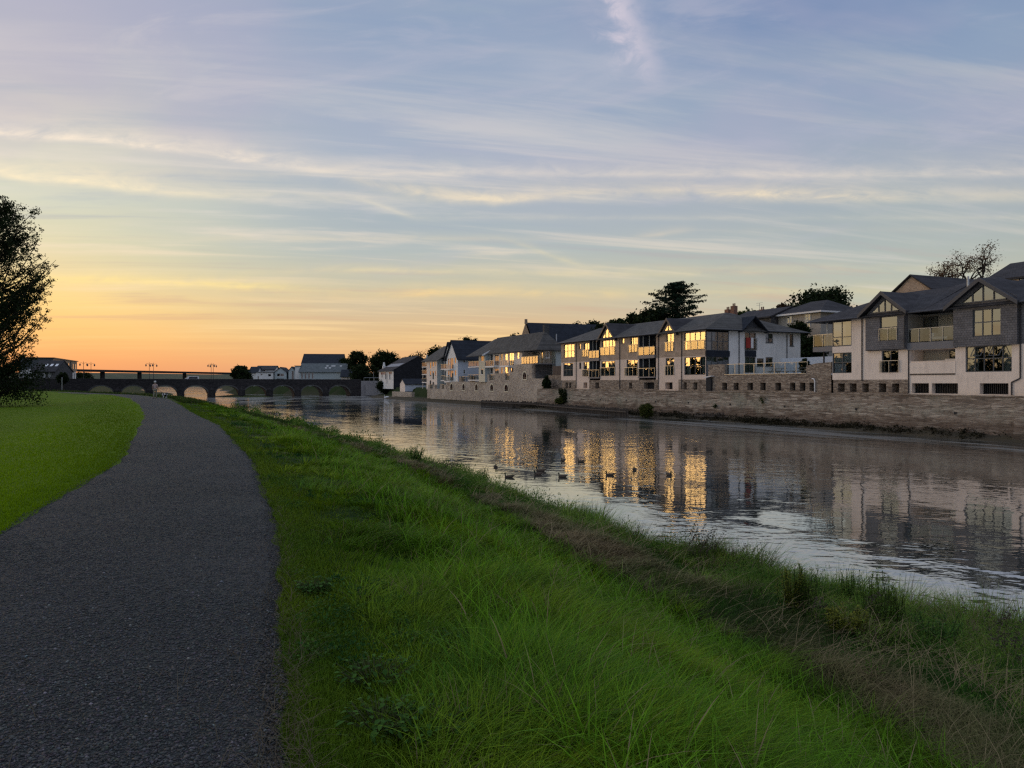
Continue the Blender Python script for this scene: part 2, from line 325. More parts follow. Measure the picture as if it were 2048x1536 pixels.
MT['lead'] = plain('zinc_flue', (.5,.52,.54), .4, .1, 3, .5)
MT['brick'] = stone('brick_chimney', (.20,.09,.06), (.30,.14,.09), (.33,.18,.12), (.3,.26,.22), .22, .075)

# ------------------------------------------------------------------ object helpers
def setp(o, label=None, cat=None, group=None, kind=None):
    if label: o['label'] = label
    if cat: o['category'] = cat
    if group: o['group'] = group
    if kind: o['kind'] = kind
    return o
def thing(name, label, cat, loc=(0, 0, 0), rz=0., group=None):
    o = bpy.data.objects.new(name, None); C.objects.link(o); o.empty_display_size = .3
    o.location = loc; o.rotation_euler = (0, 0, rz)
    return setp(o, label, cat, group)
def meshobj(name, verts, faces, mat, parent=None, smooth=False):
    me = bpy.data.meshes.new(name); me.from_pydata([tuple(v) for v in verts], [], faces); me.update()
    o = bpy.data.objects.new(name, me); C.objects.link(o)
    if mat: me.materials.append(mat)
    if parent: o.parent = parent
    if smooth: me.polygons.foreach_set('use_smooth', [True]*len(me.polygons))
    return o
class MB:
    def __init__(s): s.v = []; s.f = []
    def add(s, vs, fs):
        k = len(s.v); s.v += [tuple(v) for v in vs]; s.f += [tuple(i+k for i in f) for f in fs]; return s
    def box(s, x0, x1, y0, y1, z0, z1, P=None):
        vs = [(x, y, z) for x in (x0, x1) for y in (y0, y1) for z in (z0, z1)]
        if P: vs = [P(a, b, n) for (a, n, b) in vs]
        return s.add(vs, [(0,1,3,2), (4,6,7,5), (0,4,5,1), (2,3,7,6), (0,2,6,4), (1,5,7,3)])
    def pb(s, P, a0, a1, b0, b1, n0, n1): return s.box(a0, a1, n0, n1, b0, b1, P)
    def poly(s, pts): return s.add(pts, [tuple(range(len(pts)))])
    def prism(s, pts, off):
        n = len(pts); o = Vector(off)
        vs = [Vector(p) for p in pts]; vs += [p+o for p in vs]
        return s.add(vs, [tuple(range(n)), tuple(range(2*n-1, n-1, -1))]+[(i, (i+1) % n, n+(i+1) % n, n+i) for i in range(n)])
    def tube(s, p, q, r0, r1=None, n=8, cap=True):
        p = Vector(p); q = Vector(q); r1 = r0 if r1 is None else r1
        d = (q-p).normalized(); a = d.orthogonal().normalized(); b = d.cross(a)
        vs = []
        for c, r in ((p, r0), (q, r1)):
            for i in range(n):
                th = 2*math.pi*i/n; vs.append(c+a*math.cos(th)*r+b*math.sin(th)*r)
        fs = [(i, (i+1) % n, n+(i+1) % n, n+i) for i in range(n)]
        if cap: fs += [tuple(range(n-1, -1, -1)), tuple(range(n, 2*n))]
        return s.add(vs, fs)
    def path(s, pts, r, n=8):
        for i in range(len(pts)-1):
            rr = r if not isinstance(r, (list, tuple)) else r[i]; r2 = r if not isinstance(r, (list, tuple)) else r[i+1]
            s.tube(pts[i], pts[i+1], rr, r2, n)
        return s
    def loft(s, rings, cap=True):
        """rings: lists of points of equal length"""
        n = len(rings[0]); vs = [p for r in rings for p in r]; fs = []
        for k in range(len(rings)-1):
            for i in range(n): fs.append((k*n+i, k*n+(i+1) % n, (k+1)*n+(i+1) % n, (k+1)*n+i))
        if cap: fs += [tuple(range(n-1, -1, -1)), tuple(range((len(rings)-1)*n, len(rings)*n))]
        return s.add(vs, fs)
    def build(s, name, mat, parent=None, smooth=False):
        return meshobj(name, s.v, s.f, mat, parent, smooth)
def at(px, py, d): return Vector(((px-1024)/F*d, d, H+(HY-py)/F*d))

class Fr:
    """frame of a facade: local x runs along the frontage towards the right of the picture, local y goes into the building"""
    def __init__(s, origin, far_slope, flip=None):
        s.o = Vector((origin[0], origin[1]));
        a = Vector((-far_slope, -1)).normalized() if flip is None else Vector(flip).normalized()
        s.a = a; s.b = Vector((-a.y, a.x)); s.rz = math.atan2(a.y, a.x)
    def at(s, px, py, y=0.):
        r = Vector(((px-1024)/F, 1.0)); o = s.o+s.b*y
        # r*d = o + a*x
        det = r.x*(-s.a.y)+r.y*s.a.x
        d = (o.x*(-s.a.y)+o.y*s.a.x)/det
        P = r*d; x = (P-o).dot(s.a)
        return x, H+(HY-py)/F*d
    def atx(s, px, py, x=0.):
        """on the plane local x = const -> (y, z)"""
        r = Vector(((px-1024)/F, 1.0)); o = s.o+s.a*x
        det = r.x*(-s.b.y)+r.y*s.b.x
        d = (o.x*(-s.b.y)+o.y*s.b.x)/det
        P = r*d; y = (P-o).dot(s.b)
        return y, H+(HY-py)/F*d
    def world(s, x, y, z=0.): p = s.o+s.a*x+s.b*y; return Vector((p.x, p.y, z))
# ------------------------------------------------------------------ ground
PR = np.array([(-12,3.0), (0,.25), (3.1,-.88), (8.2,-2.5), (10.3,-3.3), (15.6,-5.35), (28.6,-11.1), (37.5,-15.7), (54.5,-24.0), (77,-35.2), (100,-50), (150,-93), (260,-200), (1600,-1500)])
PL = np.array([(-12,.0), (0,-3.0), (3.1,-4.0), (8.16,-5.6), (15.6,-8.2), (37.5,-18.5), (54.5,-27.2), (70.6,-36), (77,-39.3), (100,-53.6), (150,-97), (260,-205), (1600,-1505)])
TOE = np.array([(-12,7.5), (0,5.0), (6.4,3.5), (9.3,2.75), (12.6,1.6), (18,-.1), (30,-4.6), (52.7,-15.5), (77,-28), (105,-46), (150,-80), (260,-190), (1600,-1480)])
SH = np.array([(-12,15), (0,11.6), (9,8.9), (11.3,7.9), (14.5,5.7), (16.4,4.9), (18.2,3.0), (19.6,2.6), (21.0,2.3), (23.5,.5), (28,-.7), (35.7,-4.1), (45.3,-8.2), (69.6,-20.2), (100,-35), (150,-61), (185,-78), (235,-106), (300,-136), (420,-205), (700,-350), (1600,-720)])
QL = np.array([(-60,88), (-12,66), (20,54.3), (41,42.0), (53.8,36.6), (71.5,29.3), (86.1,22.7), (109.5,11.5), (123.4,4.4), (140,-3.3), (178.7,-21.7), (215,-38), (238,-44), (258,-46), (272,-94), (285,-106), (312,-118), (400,-152), (700,-270), (1600,-600)])
def cv(tab, y): return np.interp(y, tab[:, 0], tab[:, 1])
def vnoise(x, y, seed, sc):
    r = np.random.default_rng(seed); out = 0*x
    for k in range(5):
        a = r.uniform(0, 6.28); f = sc*r.uniform(.6, 1.6); p = r.uniform(0, 6.28); q = r.uniform(0, 6.28)
        out = out+np.sin((x*math.cos(a)+y*math.sin(a))*f+p+1.3*np.sin((x*math.sin(a)-y*math.cos(a))*f*.7+q))
    return out/5
def sstep(a, b, x):
    t = np.clip((x-a)/(b-a), 0, 1); return t*t*(3-2*t)
def Hgt(x, y):
    """terrain height"""
    x = np.asarray(x, float); y = np.asarray(y, float)
    pl, pr, toe, sh, ql = cv(PL, y), cv(PR, y), cv(TOE, y), cv(SH, y), cv(QL, y)
    wig = .25*vnoise(x, y, 3, 1.2)
    sh2 = sh+wig*np.clip(1+y/30, 0, 3)
    z = np.full_like(x, 2.6)
    # lawn left of the path dips, then rises towards the left
    dl = pl-x
    lawn = 2.6+.05*sstep(0, .4, dl)-.42*sstep(.6, 6, dl)-.30*sstep(8, 30, dl)+.05*vnoise(x, y, 5, .25)*sstep(1, 5, dl)
    z = np.where(dl > 0, lawn, z)
    t1 = (x-pr)/np.maximum(toe-pr, .1)
    slope = 2.62-.10*sstep(0, .25, t1)-1.52*sstep(.18, 1.02, t1)+(.08*vnoise(x, y, 6, 1.1)+.05*vnoise(x, y, 7, 3.6))*sstep(.05, .3, t1)
    z = np.where((x > pr), slope, z)
    t2 = (x-toe)/np.maximum(sh2-toe, .1)
    flat = 1.0-.12*np.clip(t2, 0, 1)-.72*sstep(.15, 1, t2)+.10*vnoise(x, y, 8, 1.6)+.05*vnoise(x, y, 9, 4.0)
    z = np.where(x > toe, flat*(1-0)+0*z, z)
    bl = np.clip((x-toe)/.8+.5, 0, 1)
    z = np.where(np.abs(x-toe) < .4, slope*(1-bl)+flat*bl, z)
    t3 = x-sh2
    z = np.where(t3 > 0, np.maximum(.16-t3*.5, -1.6), z)
    # far bank
    fb = x-(ql+4.0)
    hill = 3.0+6.5*sstep(14, 70, fb)+9*sstep(60, 200, fb)+.3*vnoise(x, y, 12, .08)
    hill = 3.0+(hill-3.0)*(1-sstep(190, 260, y))
    z = np.where(fb > 0, hill, z)
    mud = .30-.20*(ql-.8-x)+.22*vnoise(x, y, 14, .35)
    z = np.where((x > ql-5.5) & (fb <= 0) & (y < 235), np.maximum(z, np.minimum(mud+.10*vnoise(x, y, 13, 1.4), .8)), z)
    # beyond the bridge: low fields both sides, then blue hills
    far = sstep(860, 1000, y)
    hills = 2.2+19*sstep(900, 1700, y)*(1+.35*vnoise(x, y, 21, .004)+.12*vnoise(x, y, 22, .012))+5*sstep(600, 900, y)
    z = z*(1-far)+hills*far
    left = sstep(150, 500, -x-40)*(1-far)
    return z+left*3.0
def gridmesh(name, xs, ys, zf, mat, **kw):
    X, Y = np.meshgrid(xs, ys); Z = zf(X, Y); nx, ny = len(xs), len(ys)
    co = np.stack([X, Y, Z], -1).reshape(-1, 3).astype(np.float32)
    i = (np.arange(ny-1)[:, None]*nx+np.arange(nx-1)[None, :]).ravel()
    fc = np.stack([i, i+1, i+nx+1, i+nx], 1)
    return npmesh(name, co, fc, mat, **kw)
def npmesh(name, co, quads, mat, tris=None, col=None, smooth=True, parent=None):
    me = bpy.data.meshes.new(name); nv = len(co)
    me.vertices.add(nv); me.vertices.foreach_set('co', np.ascontiguousarray(co, np.float32).ravel())
    nq = 0 if quads is None else len(quads); nt = 0 if tris is None else len(tris)
    li = []; 
    if nq: li.append(np.asarray(quads, np.int32).ravel())
    if nt: li.append(np.asarray(tris, np.int32).ravel())
    li = np.concatenate(li); me.loops.add(len(li)); me.loops.foreach_set('vertex_index', li)
    me.polygons.add(nq+nt)
    ls = np.concatenate([np.arange(nq)*4, nq*4+np.arange(nt)*3]).astype(np.int32)
    me.polygons.foreach_set('loop_start', ls)
    try: me.polygons.foreach_set('loop_total', np.concatenate([np.full(nq, 4), np.full(nt, 3)]).astype(np.int32))
    except Exception: pass
    if smooth: me.polygons.foreach_set('use_smooth', np.ones(nq+nt, bool))
    if col is not None:
        at_ = me.color_attributes.new('col', 'FLOAT_COLOR', 'POINT')
        at_.data.foreach_set('color', np.concatenate([col, np.ones((nv, 1))], 1).astype(np.float32).ravel())
    me.update(calc_edges=True)
    o = bpy.data.objects.new(name, me); C.objects.link(o); me.materials.append(mat)
    if parent: o.parent = parent
    return o

def ground_mat():
    m, t = M('ground_soil'); g = t.new('ShaderNodeNewGeometry').outputs['Position']; x, y, z = t.sep(g)
    a = t.new('ShaderNodeAttribute', attribute_name='col').outputs['Color']
    n1 = t.noise(g, 1.3, 5, .6); n2 = t.noise(g, 13, 4, .65); n3 = t.noise(t.vm('MULTIPLY', g, (1, 1, .2)), .05, 4, .5)
    cc = t.mix(t.map(n2, .35, .7, 0, .7), a, t.vm('MULTIPLY', a, (.45, .5, .45)))
    cc = t.mix(t.map(n1, .45, .75, 0, .5), cc, t.vm('MULTIPLY', a, (1.35, 1.25, .9)))
    cc = t.mix(t.m('MULTIPLY', t.map(y, 600, 900), t.map(n3, .4, .55)), cc, t.vm('MULTIPLY', a, (.5, .62, .6)))
    t.put(t.b.inputs['Base Color'], cc); t.b.inputs['Roughness'].default_value = .95; spec(t, .1)
    bump(t, t.m('ADD', n2, t.m('MULTIPLY', n1, .5)), .8, .05)
    return m
def ground_col(X, Y, Z):
    pl, pr, toe, sh, ql = cv(PL, Y), cv(PR, Y), cv(TOE, Y), cv(SH, Y), cv(QL, Y)
    c = np.zeros(X.shape+(3,))
    c[:] = (.09, .155, .006)
    n = vnoise(X, Y, 31, .5)[..., None]
    c = c*(1+.12*n)
    t1 = (X-pr)/np.maximum(toe-pr, .1)
    sl = ((X > pr) & (X < toe))[..., None]; c = np.where(sl, np.array((.016, .040, .005)), c)
    fl = ((X >= toe) & (X < sh+.6))[..., None]
    straw = np.clip(.35+1.1*vnoise(X, Y, 33, .9), 0, 1)[..., None]*(1-sstep(.14, .38, (X-toe)/np.maximum(sh-toe, .1)))[..., None]
    c = np.where(fl, np.array((.030, .040, .012))*(1-straw)+np.array((.10, .070, .042))*straw, c)
    bed = ((X >= sh+.6) & (X < ql+1))[..., None]; c = np.where(bed, np.array((.085, .072, .052)), c)
    fb = (X >= ql+1)[..., None]; c = np.where(fb, np.array((.035, .05, .018)), c)
    far = sstep(700, 1000, Y)[..., None]; c = c*(1-far)+np.array((.10, .11, .075))*far
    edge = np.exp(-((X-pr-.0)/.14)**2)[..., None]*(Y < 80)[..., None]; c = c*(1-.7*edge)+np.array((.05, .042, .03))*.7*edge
    return c
xs = np.unique(np.concatenate([np.arange(-14, 14, .22), np.linspace(-60, -14, 60), np.linspace(14, 60, 60), np.linspace(-420, -60, 60), np.linspace(60, 420, 50), np.linspace(-2600, -420, 22), np.linspace(420, 2600, 22)]))
ys = np.unique(np.concatenate([np.arange(-3, 28, .25), np.arange(28, 90, .8), np.arange(90, 320, 2.5), np.linspace(320, 1000, 40), np.linspace(1000, 2600, 30), np.linspace(-60, -3, 12)]))
XX, YY = np.meshgrid(xs, ys)
def gz_(X, Y):
    z = Hgt(X, Y); onp = (X > cv(PL, Y)-.3) & (X < cv(PR, Y)+.3) & (Y < 120)
    return np.where(onp, z-.03, z)
ZZ = gz_(XX, YY)
go = gridmesh('ground', xs, ys, gz_, ground_mat(), col=ground_col(XX, YY, ZZ).reshape(-1, 3))
setp(go, kind='structure')

# gravel path
def gravel_mat():
    m, t = M('gravel'); g = t.new('ShaderNodeNewGeometry').outputs['Position']
    g2 = t.vm('MULTIPLY', g, (1, 1, 0))
    v1 = t.vor(g2, 70, 'F1', 'Color'); e1 = t.vor(g2, 70, 'F1', 'Distance')
    v2 = t.vor(g2, 27, 'F1', 'Distance'); n = t.noise(g2, .7, 5, .6); nn = t.noise(g2, 6, 4, .65)
    r, gg, b = t.sep(v1)
    cc = t.ramp(t.m('ADD', t.m('MULTIPLY', r, .7), t.m('MULTIPLY', nn, .3)), [(.1, (.010,.0125,.013)), (.5, (.024,.029,.030)), (.78, (.042,.048,.050)), (.97, (.11,.115,.115))])
    cc = t.mix(t.map(n, .45, .62, 0, .6), cc, (.022, .032, .031, 1))
    cc = t.mix(t.map(t.noise(t.vm('MULTIPLY', g2, (1, .45, 1)), 1.9, 5, .7, .6), .52, .66, 0, .45), cc, t.vm('MULTIPLY', cc, (1.7, 1.7, 1.65)))
    cc = t.mix(t.map(t.noise(g2, .33, 4, .6, .4), .50, .60, 0, .5), cc, t.vm('MULTIPLY', cc, (.55, .62, .60)))
    t.put(t.b.inputs['Base Color'], cc); t.b.inputs['Roughness'].default_value = .75; spec(t, .3)
    hgt = t.m('ADD', t.m('MULTIPLY', e1, -1.0), t.m('ADD', t.m('MULTIPLY', v2, -.8), t.m('MULTIPLY', nn, .7)))
    bump(t, hgt, 1.0, .018)
    return m
def ribbon(name, y0, y1, ny, nx, mat, lift, label=None):
    Y = np.concatenate([np.linspace(y0, 40, ny), np.linspace(40, y1, ny//3)[1:]]); ny = len(Y)
    u = np.linspace(0, 1, nx)
    a = cv(PL, Y)+.10*vnoise(Y, 0*Y, 41, 2.2)+.05*vnoise(Y, 0*Y, 43, 7); b = cv(PR, Y)+.07*vnoise(Y, 0*Y, 42, 2.6)+.04*vnoise(Y, 0*Y, 44, 8)
    X = a[:, None]*(1-u)+b[:, None]*u; YY_ = np.repeat(Y[:, None], nx, 1)
    Z = 2.6+lift+.015*vnoise(X, YY_, 45, .9)+.03*np.sin(u*math.pi)[None, :]
    Z[:, 0] = Hgt(X[:, 0], Y)-.06; Z[:, -1] = Hgt(X[:, -1], Y)-.06
    co = np.stack([X, YY_, Z], -1).reshape(-1, 3)
    i = (np.arange(ny-1)[:, None]*nx+np.arange(nx-1)[None, :]).ravel()
    return npmesh(name, co, np.stack([i, i+1, i+nx+1, i+nx], 1), mat)
GR = gravel_mat()
setp(ribbon('path', -6, 128, 340, 18, GR, .004), kind='structure')

# river
def water_mat():
    m, t = M('river_water'); g = t.new('ShaderNodeNewGeometry').outputs['Position']; x, y, z = t.sep(g)
    # slow patches: calm glassy areas against ruffled ones
    rot = t.comb(t.m('ADD', t.m('MULTIPLY', x, .92), t.m('MULTIPLY', y, .40)), t.m('MULTIPLY', t.m('SUBTRACT', t.m('MULTIPLY', y, .92), t.m('MULTIPLY', x, .40)), .55), 0)
    patch = t.noise(rot, .085, 5, .62, .6)
    streaks = t.noise(t.comb(t.m('MULTIPLY', t.m('ADD', t.m('MULTIPLY', x, .92), t.m('MULTIPLY', y, .42)), .9), t.m('MULTIPLY', t.m('SUBTRACT', t.m('MULTIPLY', y, .92), t.m('MULTIPLY', x, .42)), .10), 0), .28, 5, .65, .5)
    r1 = t.noise(t.comb(t.m('MULTIPLY', x, .8), y, 0), .75, 3, .5, .4)
    r2 = t.noise(t.comb(t.m('MULTIPLY', x, .5), y, 4), 2.4, 2, .5, .5)
    r3 = t.noise(g, 8.5, 3, .6, .3)
    amp = t.map(patch, .40, .62, .22, 1.0, 'SMOOTHSTEP')
    near = t.map(y, 30, 12, 0, .25)
    h = t.m('ADD', t.m('MULTIPLY', r1, .055), t.m('ADD', t.m('MULTIPLY', r2, .034), t.m('MULTIPLY', r3, .0022)))
    # ruffled bands near the far bank; silvery sky sheen painted as pale diffuse
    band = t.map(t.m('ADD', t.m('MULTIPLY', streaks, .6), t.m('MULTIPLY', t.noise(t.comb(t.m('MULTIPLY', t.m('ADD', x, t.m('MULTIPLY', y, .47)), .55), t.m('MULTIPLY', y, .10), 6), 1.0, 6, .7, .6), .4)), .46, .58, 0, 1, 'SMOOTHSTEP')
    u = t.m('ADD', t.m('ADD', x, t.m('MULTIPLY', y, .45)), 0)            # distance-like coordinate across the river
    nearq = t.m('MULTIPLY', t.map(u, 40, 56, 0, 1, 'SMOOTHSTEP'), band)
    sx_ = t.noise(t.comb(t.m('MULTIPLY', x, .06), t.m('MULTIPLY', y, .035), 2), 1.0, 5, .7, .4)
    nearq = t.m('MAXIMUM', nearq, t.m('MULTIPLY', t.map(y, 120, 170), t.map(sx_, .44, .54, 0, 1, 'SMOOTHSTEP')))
    h = t.m('MULTIPLY', h, t.m('ADD', amp, t.m('MULTIPLY', nearq, .8)))
    h = t.m('ADD', h, t.m('MULTIPLY', t.m('MULTIPLY', t.noise(t.comb(t.m('MULTIPLY', x, .7), y, 9), 5.0, 2, .5, .3), .010), amp))
    n = t.new('ShaderNodeBump'); t.put(n.inputs['Height'], h); n.inputs['Strength'].default_value = 1.0; n.inputs['Distance'].default_value = WAVE
    gl = t.new('ShaderNodeBsdfGlossy'); gl.inputs['Roughness'].default_value = .02; gl.inputs[0].default_value = (.92, .93, .95, 1)
    t.l.new(n.outputs[0], gl.inputs['Normal'])
    df = t.new('ShaderNodeBsdfDiffuse'); df.inputs[0].default_value = (.032, .035, .030, 1)
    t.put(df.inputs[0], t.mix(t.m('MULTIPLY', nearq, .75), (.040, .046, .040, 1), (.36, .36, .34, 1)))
    fr = t.new('ShaderNodeFresnel'); fr.inputs[0].default_value = 1.33; t.l.new(n.outputs[0], fr.inputs['Normal'])
    fac = t.m('MULTIPLY', t.m('POWER', fr.outputs[0], .42), t.m('SUBTRACT', 1, t.m('MULTIPLY', nearq, .45)))
    mx = t.new('ShaderNodeMixShader'); t.put(mx.inputs[0], t.m('MINIMUM', fac, 1)); t.l.new(df.outputs[0], mx.inputs[1]); t.l.new(gl.outputs[0], mx.inputs[2])
    t.l.new(mx.outputs[0], t.o.inputs[0])
    return m
WAVE = .42
wm = MB(); wm.poly([(-700, -60, 0), (140, -60, 0), (140, 1100, 0), (-700, 1100, 0)])
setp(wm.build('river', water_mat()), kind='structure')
# ------------------------------------------------------------------ facade helpers
def zmap(x0, y0, k): return lambda X, Y: (x0+X/k, y0+Y/k)
zR = zmap(1580, 460, 3.491); zM = zmap(1080, 600, 5.689); z2 = zmap(1360, 580, 5.485); zS = zmap(820, 640, 6.4)
zB = zmap(490, 700, 8.192); zO = zmap(740, 700, 15.36); zL = zmap(50, 700, 10.24); zH = zmap(1520, 560, 9.6)
def rc(fr, zm, X0, X1, Y0, Y1, y=0.):
    """a rectangle measured on the facade: (x0, x1, z0, z1)"""
    xa = fr.at(*zm(X0, Y1), y)[0]; xb = fr.at(*zm(X1, Y1), y)[0]; Xm = (X0+X1)/2
    return (xa, xb, fr.at(*zm(Xm, Y1), y)[1], fr.at(*zm(Xm, Y0), y)[1])
def rcx(fr, zm, X0, X1, Y0, Y1, x):
    ya = fr.atx(*zm(X0, Y1), x)[0]; yb = fr.atx(*zm(X1, Y1), x)[0]; Xm = (X0+X1)/2
    return (ya, yb, fr.atx(*zm(Xm, Y1), x)[1], fr.atx(*zm(Xm, Y0), x)[1])
def PF(y0=0.): return lambda a, b, n: (a, y0+n, b)              # wall facing the river
def PE(x0): return lambda a, b, n: (x0-n, a, b)                 # wall facing right / the camera
def PW(x0): return lambda a, b, n: (x0+n, a, b)                 # wall facing left
def panel(mb, P, a0, a1, b0, b1, holes=(), depth=.22, thick=.25):
    A_ = sorted({a0, a1}|{min(max(v, a0), a1) for h in holes for v in h[:2]})
    B_ = sorted({b0, b1}|{min(max(v, b0), b1) for h in holes for v in h[2:4]})
    for i in range(len(A_)-1):
        for j in range(len(B_)-1):
            ca, cb = (A_[i]+A_[i+1])/2, (B_[j]+B_[j+1])/2
            if any(h[0] < ca < h[1] and h[2] < cb < h[3] for h in holes): continue
            mb.poly([P(A_[i], B_[j], 0), P(A_[i+1], B_[j], 0), P(A_[i+1], B_[j+1], 0), P(A_[i], B_[j+1], 0)])
    for h in holes:
        x0, x1, y0, y1 = h[:4]; d = h[4] if len(h) > 4 else depth
        mb.poly([P(x0, y0, 0), P(x0, y0, d), P(x0, y1, d), P(x0, y1, 0)])
        mb.poly([P(x1, y0, 0), P(x1, y1, 0), P(x1, y1, d), P(x1, y0, d)])
        mb.poly([P(x0, y0, 0), P(x1, y0, 0), P(x1, y0, d), P(x0, y0, d)])
        mb.poly([P(x0, y1, 0), P(x0, y1, d), P(x1, y1, d), P(x1, y1, 0)])
    return mb
def curtain(P, a0, a1, b0, b1, n, parent, mat='curtain', amp=.03, wl=.16):
    k = max(4, int((a1-a0)/wl*4)); vs = []; fs = []
    for i in range(k+1):
        a = a0+(a1-a0)*i/k; d = n+amp*math.sin(i*math.pi/2+random.random()*.5)
        vs += [P(a, b0, d), P(a, b1, d)]
    fs = [(2*i, 2*i+2, 2*i+3, 2*i+1) for i in range(k)]
    return meshobj('curtain', vs, fs, MT[mat], parent)
def window(parent, P, r, cols=1, rows=1, cur=None, inset=.12, fw=.06, name='window', sill=False, hsplit=None, fmat='frame', glass='glass', blind=0):
    a0, a1, b0, b1 = r[:4]; mb = MB(); n0, n1 = inset-.03, inset+.05
    mb.pb(P, a0, a0+fw, b0, b1, n0, n1); mb.pb(P, a1-fw, a1, b0, b1, n0, n1)
    mb.pb(P, a0+fw, a1-fw, b0, b0+fw, n0, n1); mb.pb(P, a0+fw, a1-fw, b1-fw, b1, n0, n1)
    for i in range(1, cols):
        a = a0+(a1-a0)*i/cols; mb.pb(P, a-fw*.5, a+fw*.5, b0+fw, b1-fw, n0, n1)
    for j in range(1, rows):
        b = b0+(b1-b0)*(j/rows if hsplit is None else hsplit)
        mb.pb(P, a0+fw, a1-fw, b-fw*.55, b+fw*.55, n0+.004, n1-.004)
    if sill: mb.pb(P, a0-.06, a1+.06, b0-.06, b0-.002, -.06, inset)
    f = mb.build(name, MT[fmat], parent)
    pv, pf = [], []; zs_ = [b0+.01]+[b0+(b1-b0)*(j/rows if hsplit is None else hsplit) for j in range(1, rows)]+[b1-.01]
    for i in range(cols):
        for j in range(rows):
            xa_, xb_ = a0+.01+(a1-a0-.02)*i/cols, a0+.01+(a1-a0-.02)*(i+1)/cols; tx, tz = random.uniform(-.006, .006), random.uniform(-.006, .006); k_ = len(pv)
            pv += [P(xa_, zs_[j], inset+.01-tx-tz), P(xb_, zs_[j], inset+.01+tx-tz), P(xb_, zs_[j+1], inset+.01+tx+tz), P(xa_, zs_[j+1], inset+.01-tx+tz)]; pf.append((k_, k_+1, k_+2, k_+3))
    meshobj('pane', pv, pf, MT[glass], f)
    w_ = a1-a0
    if cur == 'full': curtain(P, a0+.03, a1-.03, b0+.03, b1-.03, inset+.2, f)
    if cur == 'sides':
        curtain(P, a0+.03, a0+w_*.24, b0+.03, b1-.03, inset+.2, f); curtain(P, a1-w_*.24, a1-.03, b0+.03, b1-.03, inset+.2, f)
    if cur == 'left': curtain(P, a0+.03, a0+w_*.4, b0+.03, b1-.03, inset+.2, f)
    if cur == 'right': curtain(P, a1-w_*.4, a1-.03, b0+.03, b1-.03, inset+.2, f)
    if blind:
        mb = MB(); mb.pb(P, a0+.05, a1-.05, b1-(b1-b0)*blind, b1-.05, inset+.07, inset+.09); mb.build('blind', MT['blind'], f)
    return f
def balustrade(parent, P, a0, a1, b0, b1, n=-.1, posts=2, name='balustrade'):
    mb = MB(); mb.pb(P, a0, a1, b1-.02, b1+.03, n-.03, n+.03)
    for i in range(posts+1):
        a = a0+(a1-a0)*i/posts; a = min(max(a, a0+.02), a1-.02); mb.pb(P, a-.02, a+.02, b0, b1-.02, n-.02, n+.02)
    f = mb.build(name, MT['rail'], parent)
    meshobj('glass_panel', [P(a0+.03, b0+.05, n+.028), P(a1-.03, b0+.05, n+.028), P(a1-.03, b1-.04, n+.028), P(a0+.03, b1-.04, n+.028)], [(0, 1, 2, 3)], MT['railglass'], f)
    return f
def room(parent, P, r, depth=2.4, name='room'):
    """dark interior behind glass"""
    a0, a1, b0, b1 = r; mb = MB()
    mb.poly([P(a0, b0, depth), P(a1, b0, depth), P(a1, b1, depth), P(a0, b1, depth)])
    return mb
def downpipe(parent, P, pts, r=.05, n=-.07):
    mb = MB(); mb.path([P(a, b, n) for a, b in pts], r, 8); mb.build('downpipe', MT['pipe'], parent)
def gable_roof(parent, xc, half, ze, za, yf, yb, over=.45, t=.14, mat='roof', barge=True, name='gable_roof'):
    """gable facing the river: roof planes and bargeboards"""
    k = (za-ze)/half; xl, xr = xc-half-over, xc+half+over; zl = ze-over*k
    mb = MB()
    for s, xe in ((-1, xl), (1, xr)):
        mb.prism([(xc, yf, za+t), (xe, yf, zl+t), (xe, yf, zl), (xc, yf, za)], (0, yb-yf, 0))
    r = mb.build(name, MT[mat], parent)
    if barge:
        mb = MB()
        for s, xe in ((-1, xl), (1, xr)):
            mb.prism([(xc, yf-.04, za+t+.03), (xe, yf-.04, zl+t+.03), (xe, yf-.04, zl-.14), (xc, yf-.04, za-.16)], (0, .036, 0))
        mb.build('bargeboard', MT['bargeboard'], r)
    return r
def tri_glass(parent, xc, half, zb, za, yf, n=3):
    """triangular glazing under a gable with upright bars"""
    f = MB(); w_ = .05
    f.prism([(xc-half, yf-.02, zb-.09), (xc+half, yf-.02, zb-.09), (xc+half, yf-.02, zb), (xc-half, yf-.02, zb)], (0, .1, 0))
    for k in range(-(n-1)//2-0, (n-1)//2+1):
        pass
    xs_ = [xc+half*q for q in ((0,) if n == 2 else (-.48, 0, .48) if n == 4 else (-.3, .3))]
    for x in xs_:
        zt = zb+(za-zb)*(1-abs(x-xc)/half)
        f.prism([(x-w_, yf-.02, zb), (x+w_, yf-.02, zb), (x+w_, yf-.02, zt), (x-w_, yf-.02, zt)], (0, .1, 0))
    o = f.build('gable_window', MT['frame'], parent)
    meshobj('pane', [(xc-half, yf+.03, zb), (xc+half, yf+.03, zb), (xc, yf+.03, za)], [(0, 1, 2)], MT['glass'], o)
    return o
def bars(mb, P, r, n, sp=.14, w_=.02):
    a = r[0]+sp/2
    while a < r[1]: mb.pb(P, a-w_/2, a+w_/2, r[2], r[3], n-w_/2, n+w_/2); a += sp
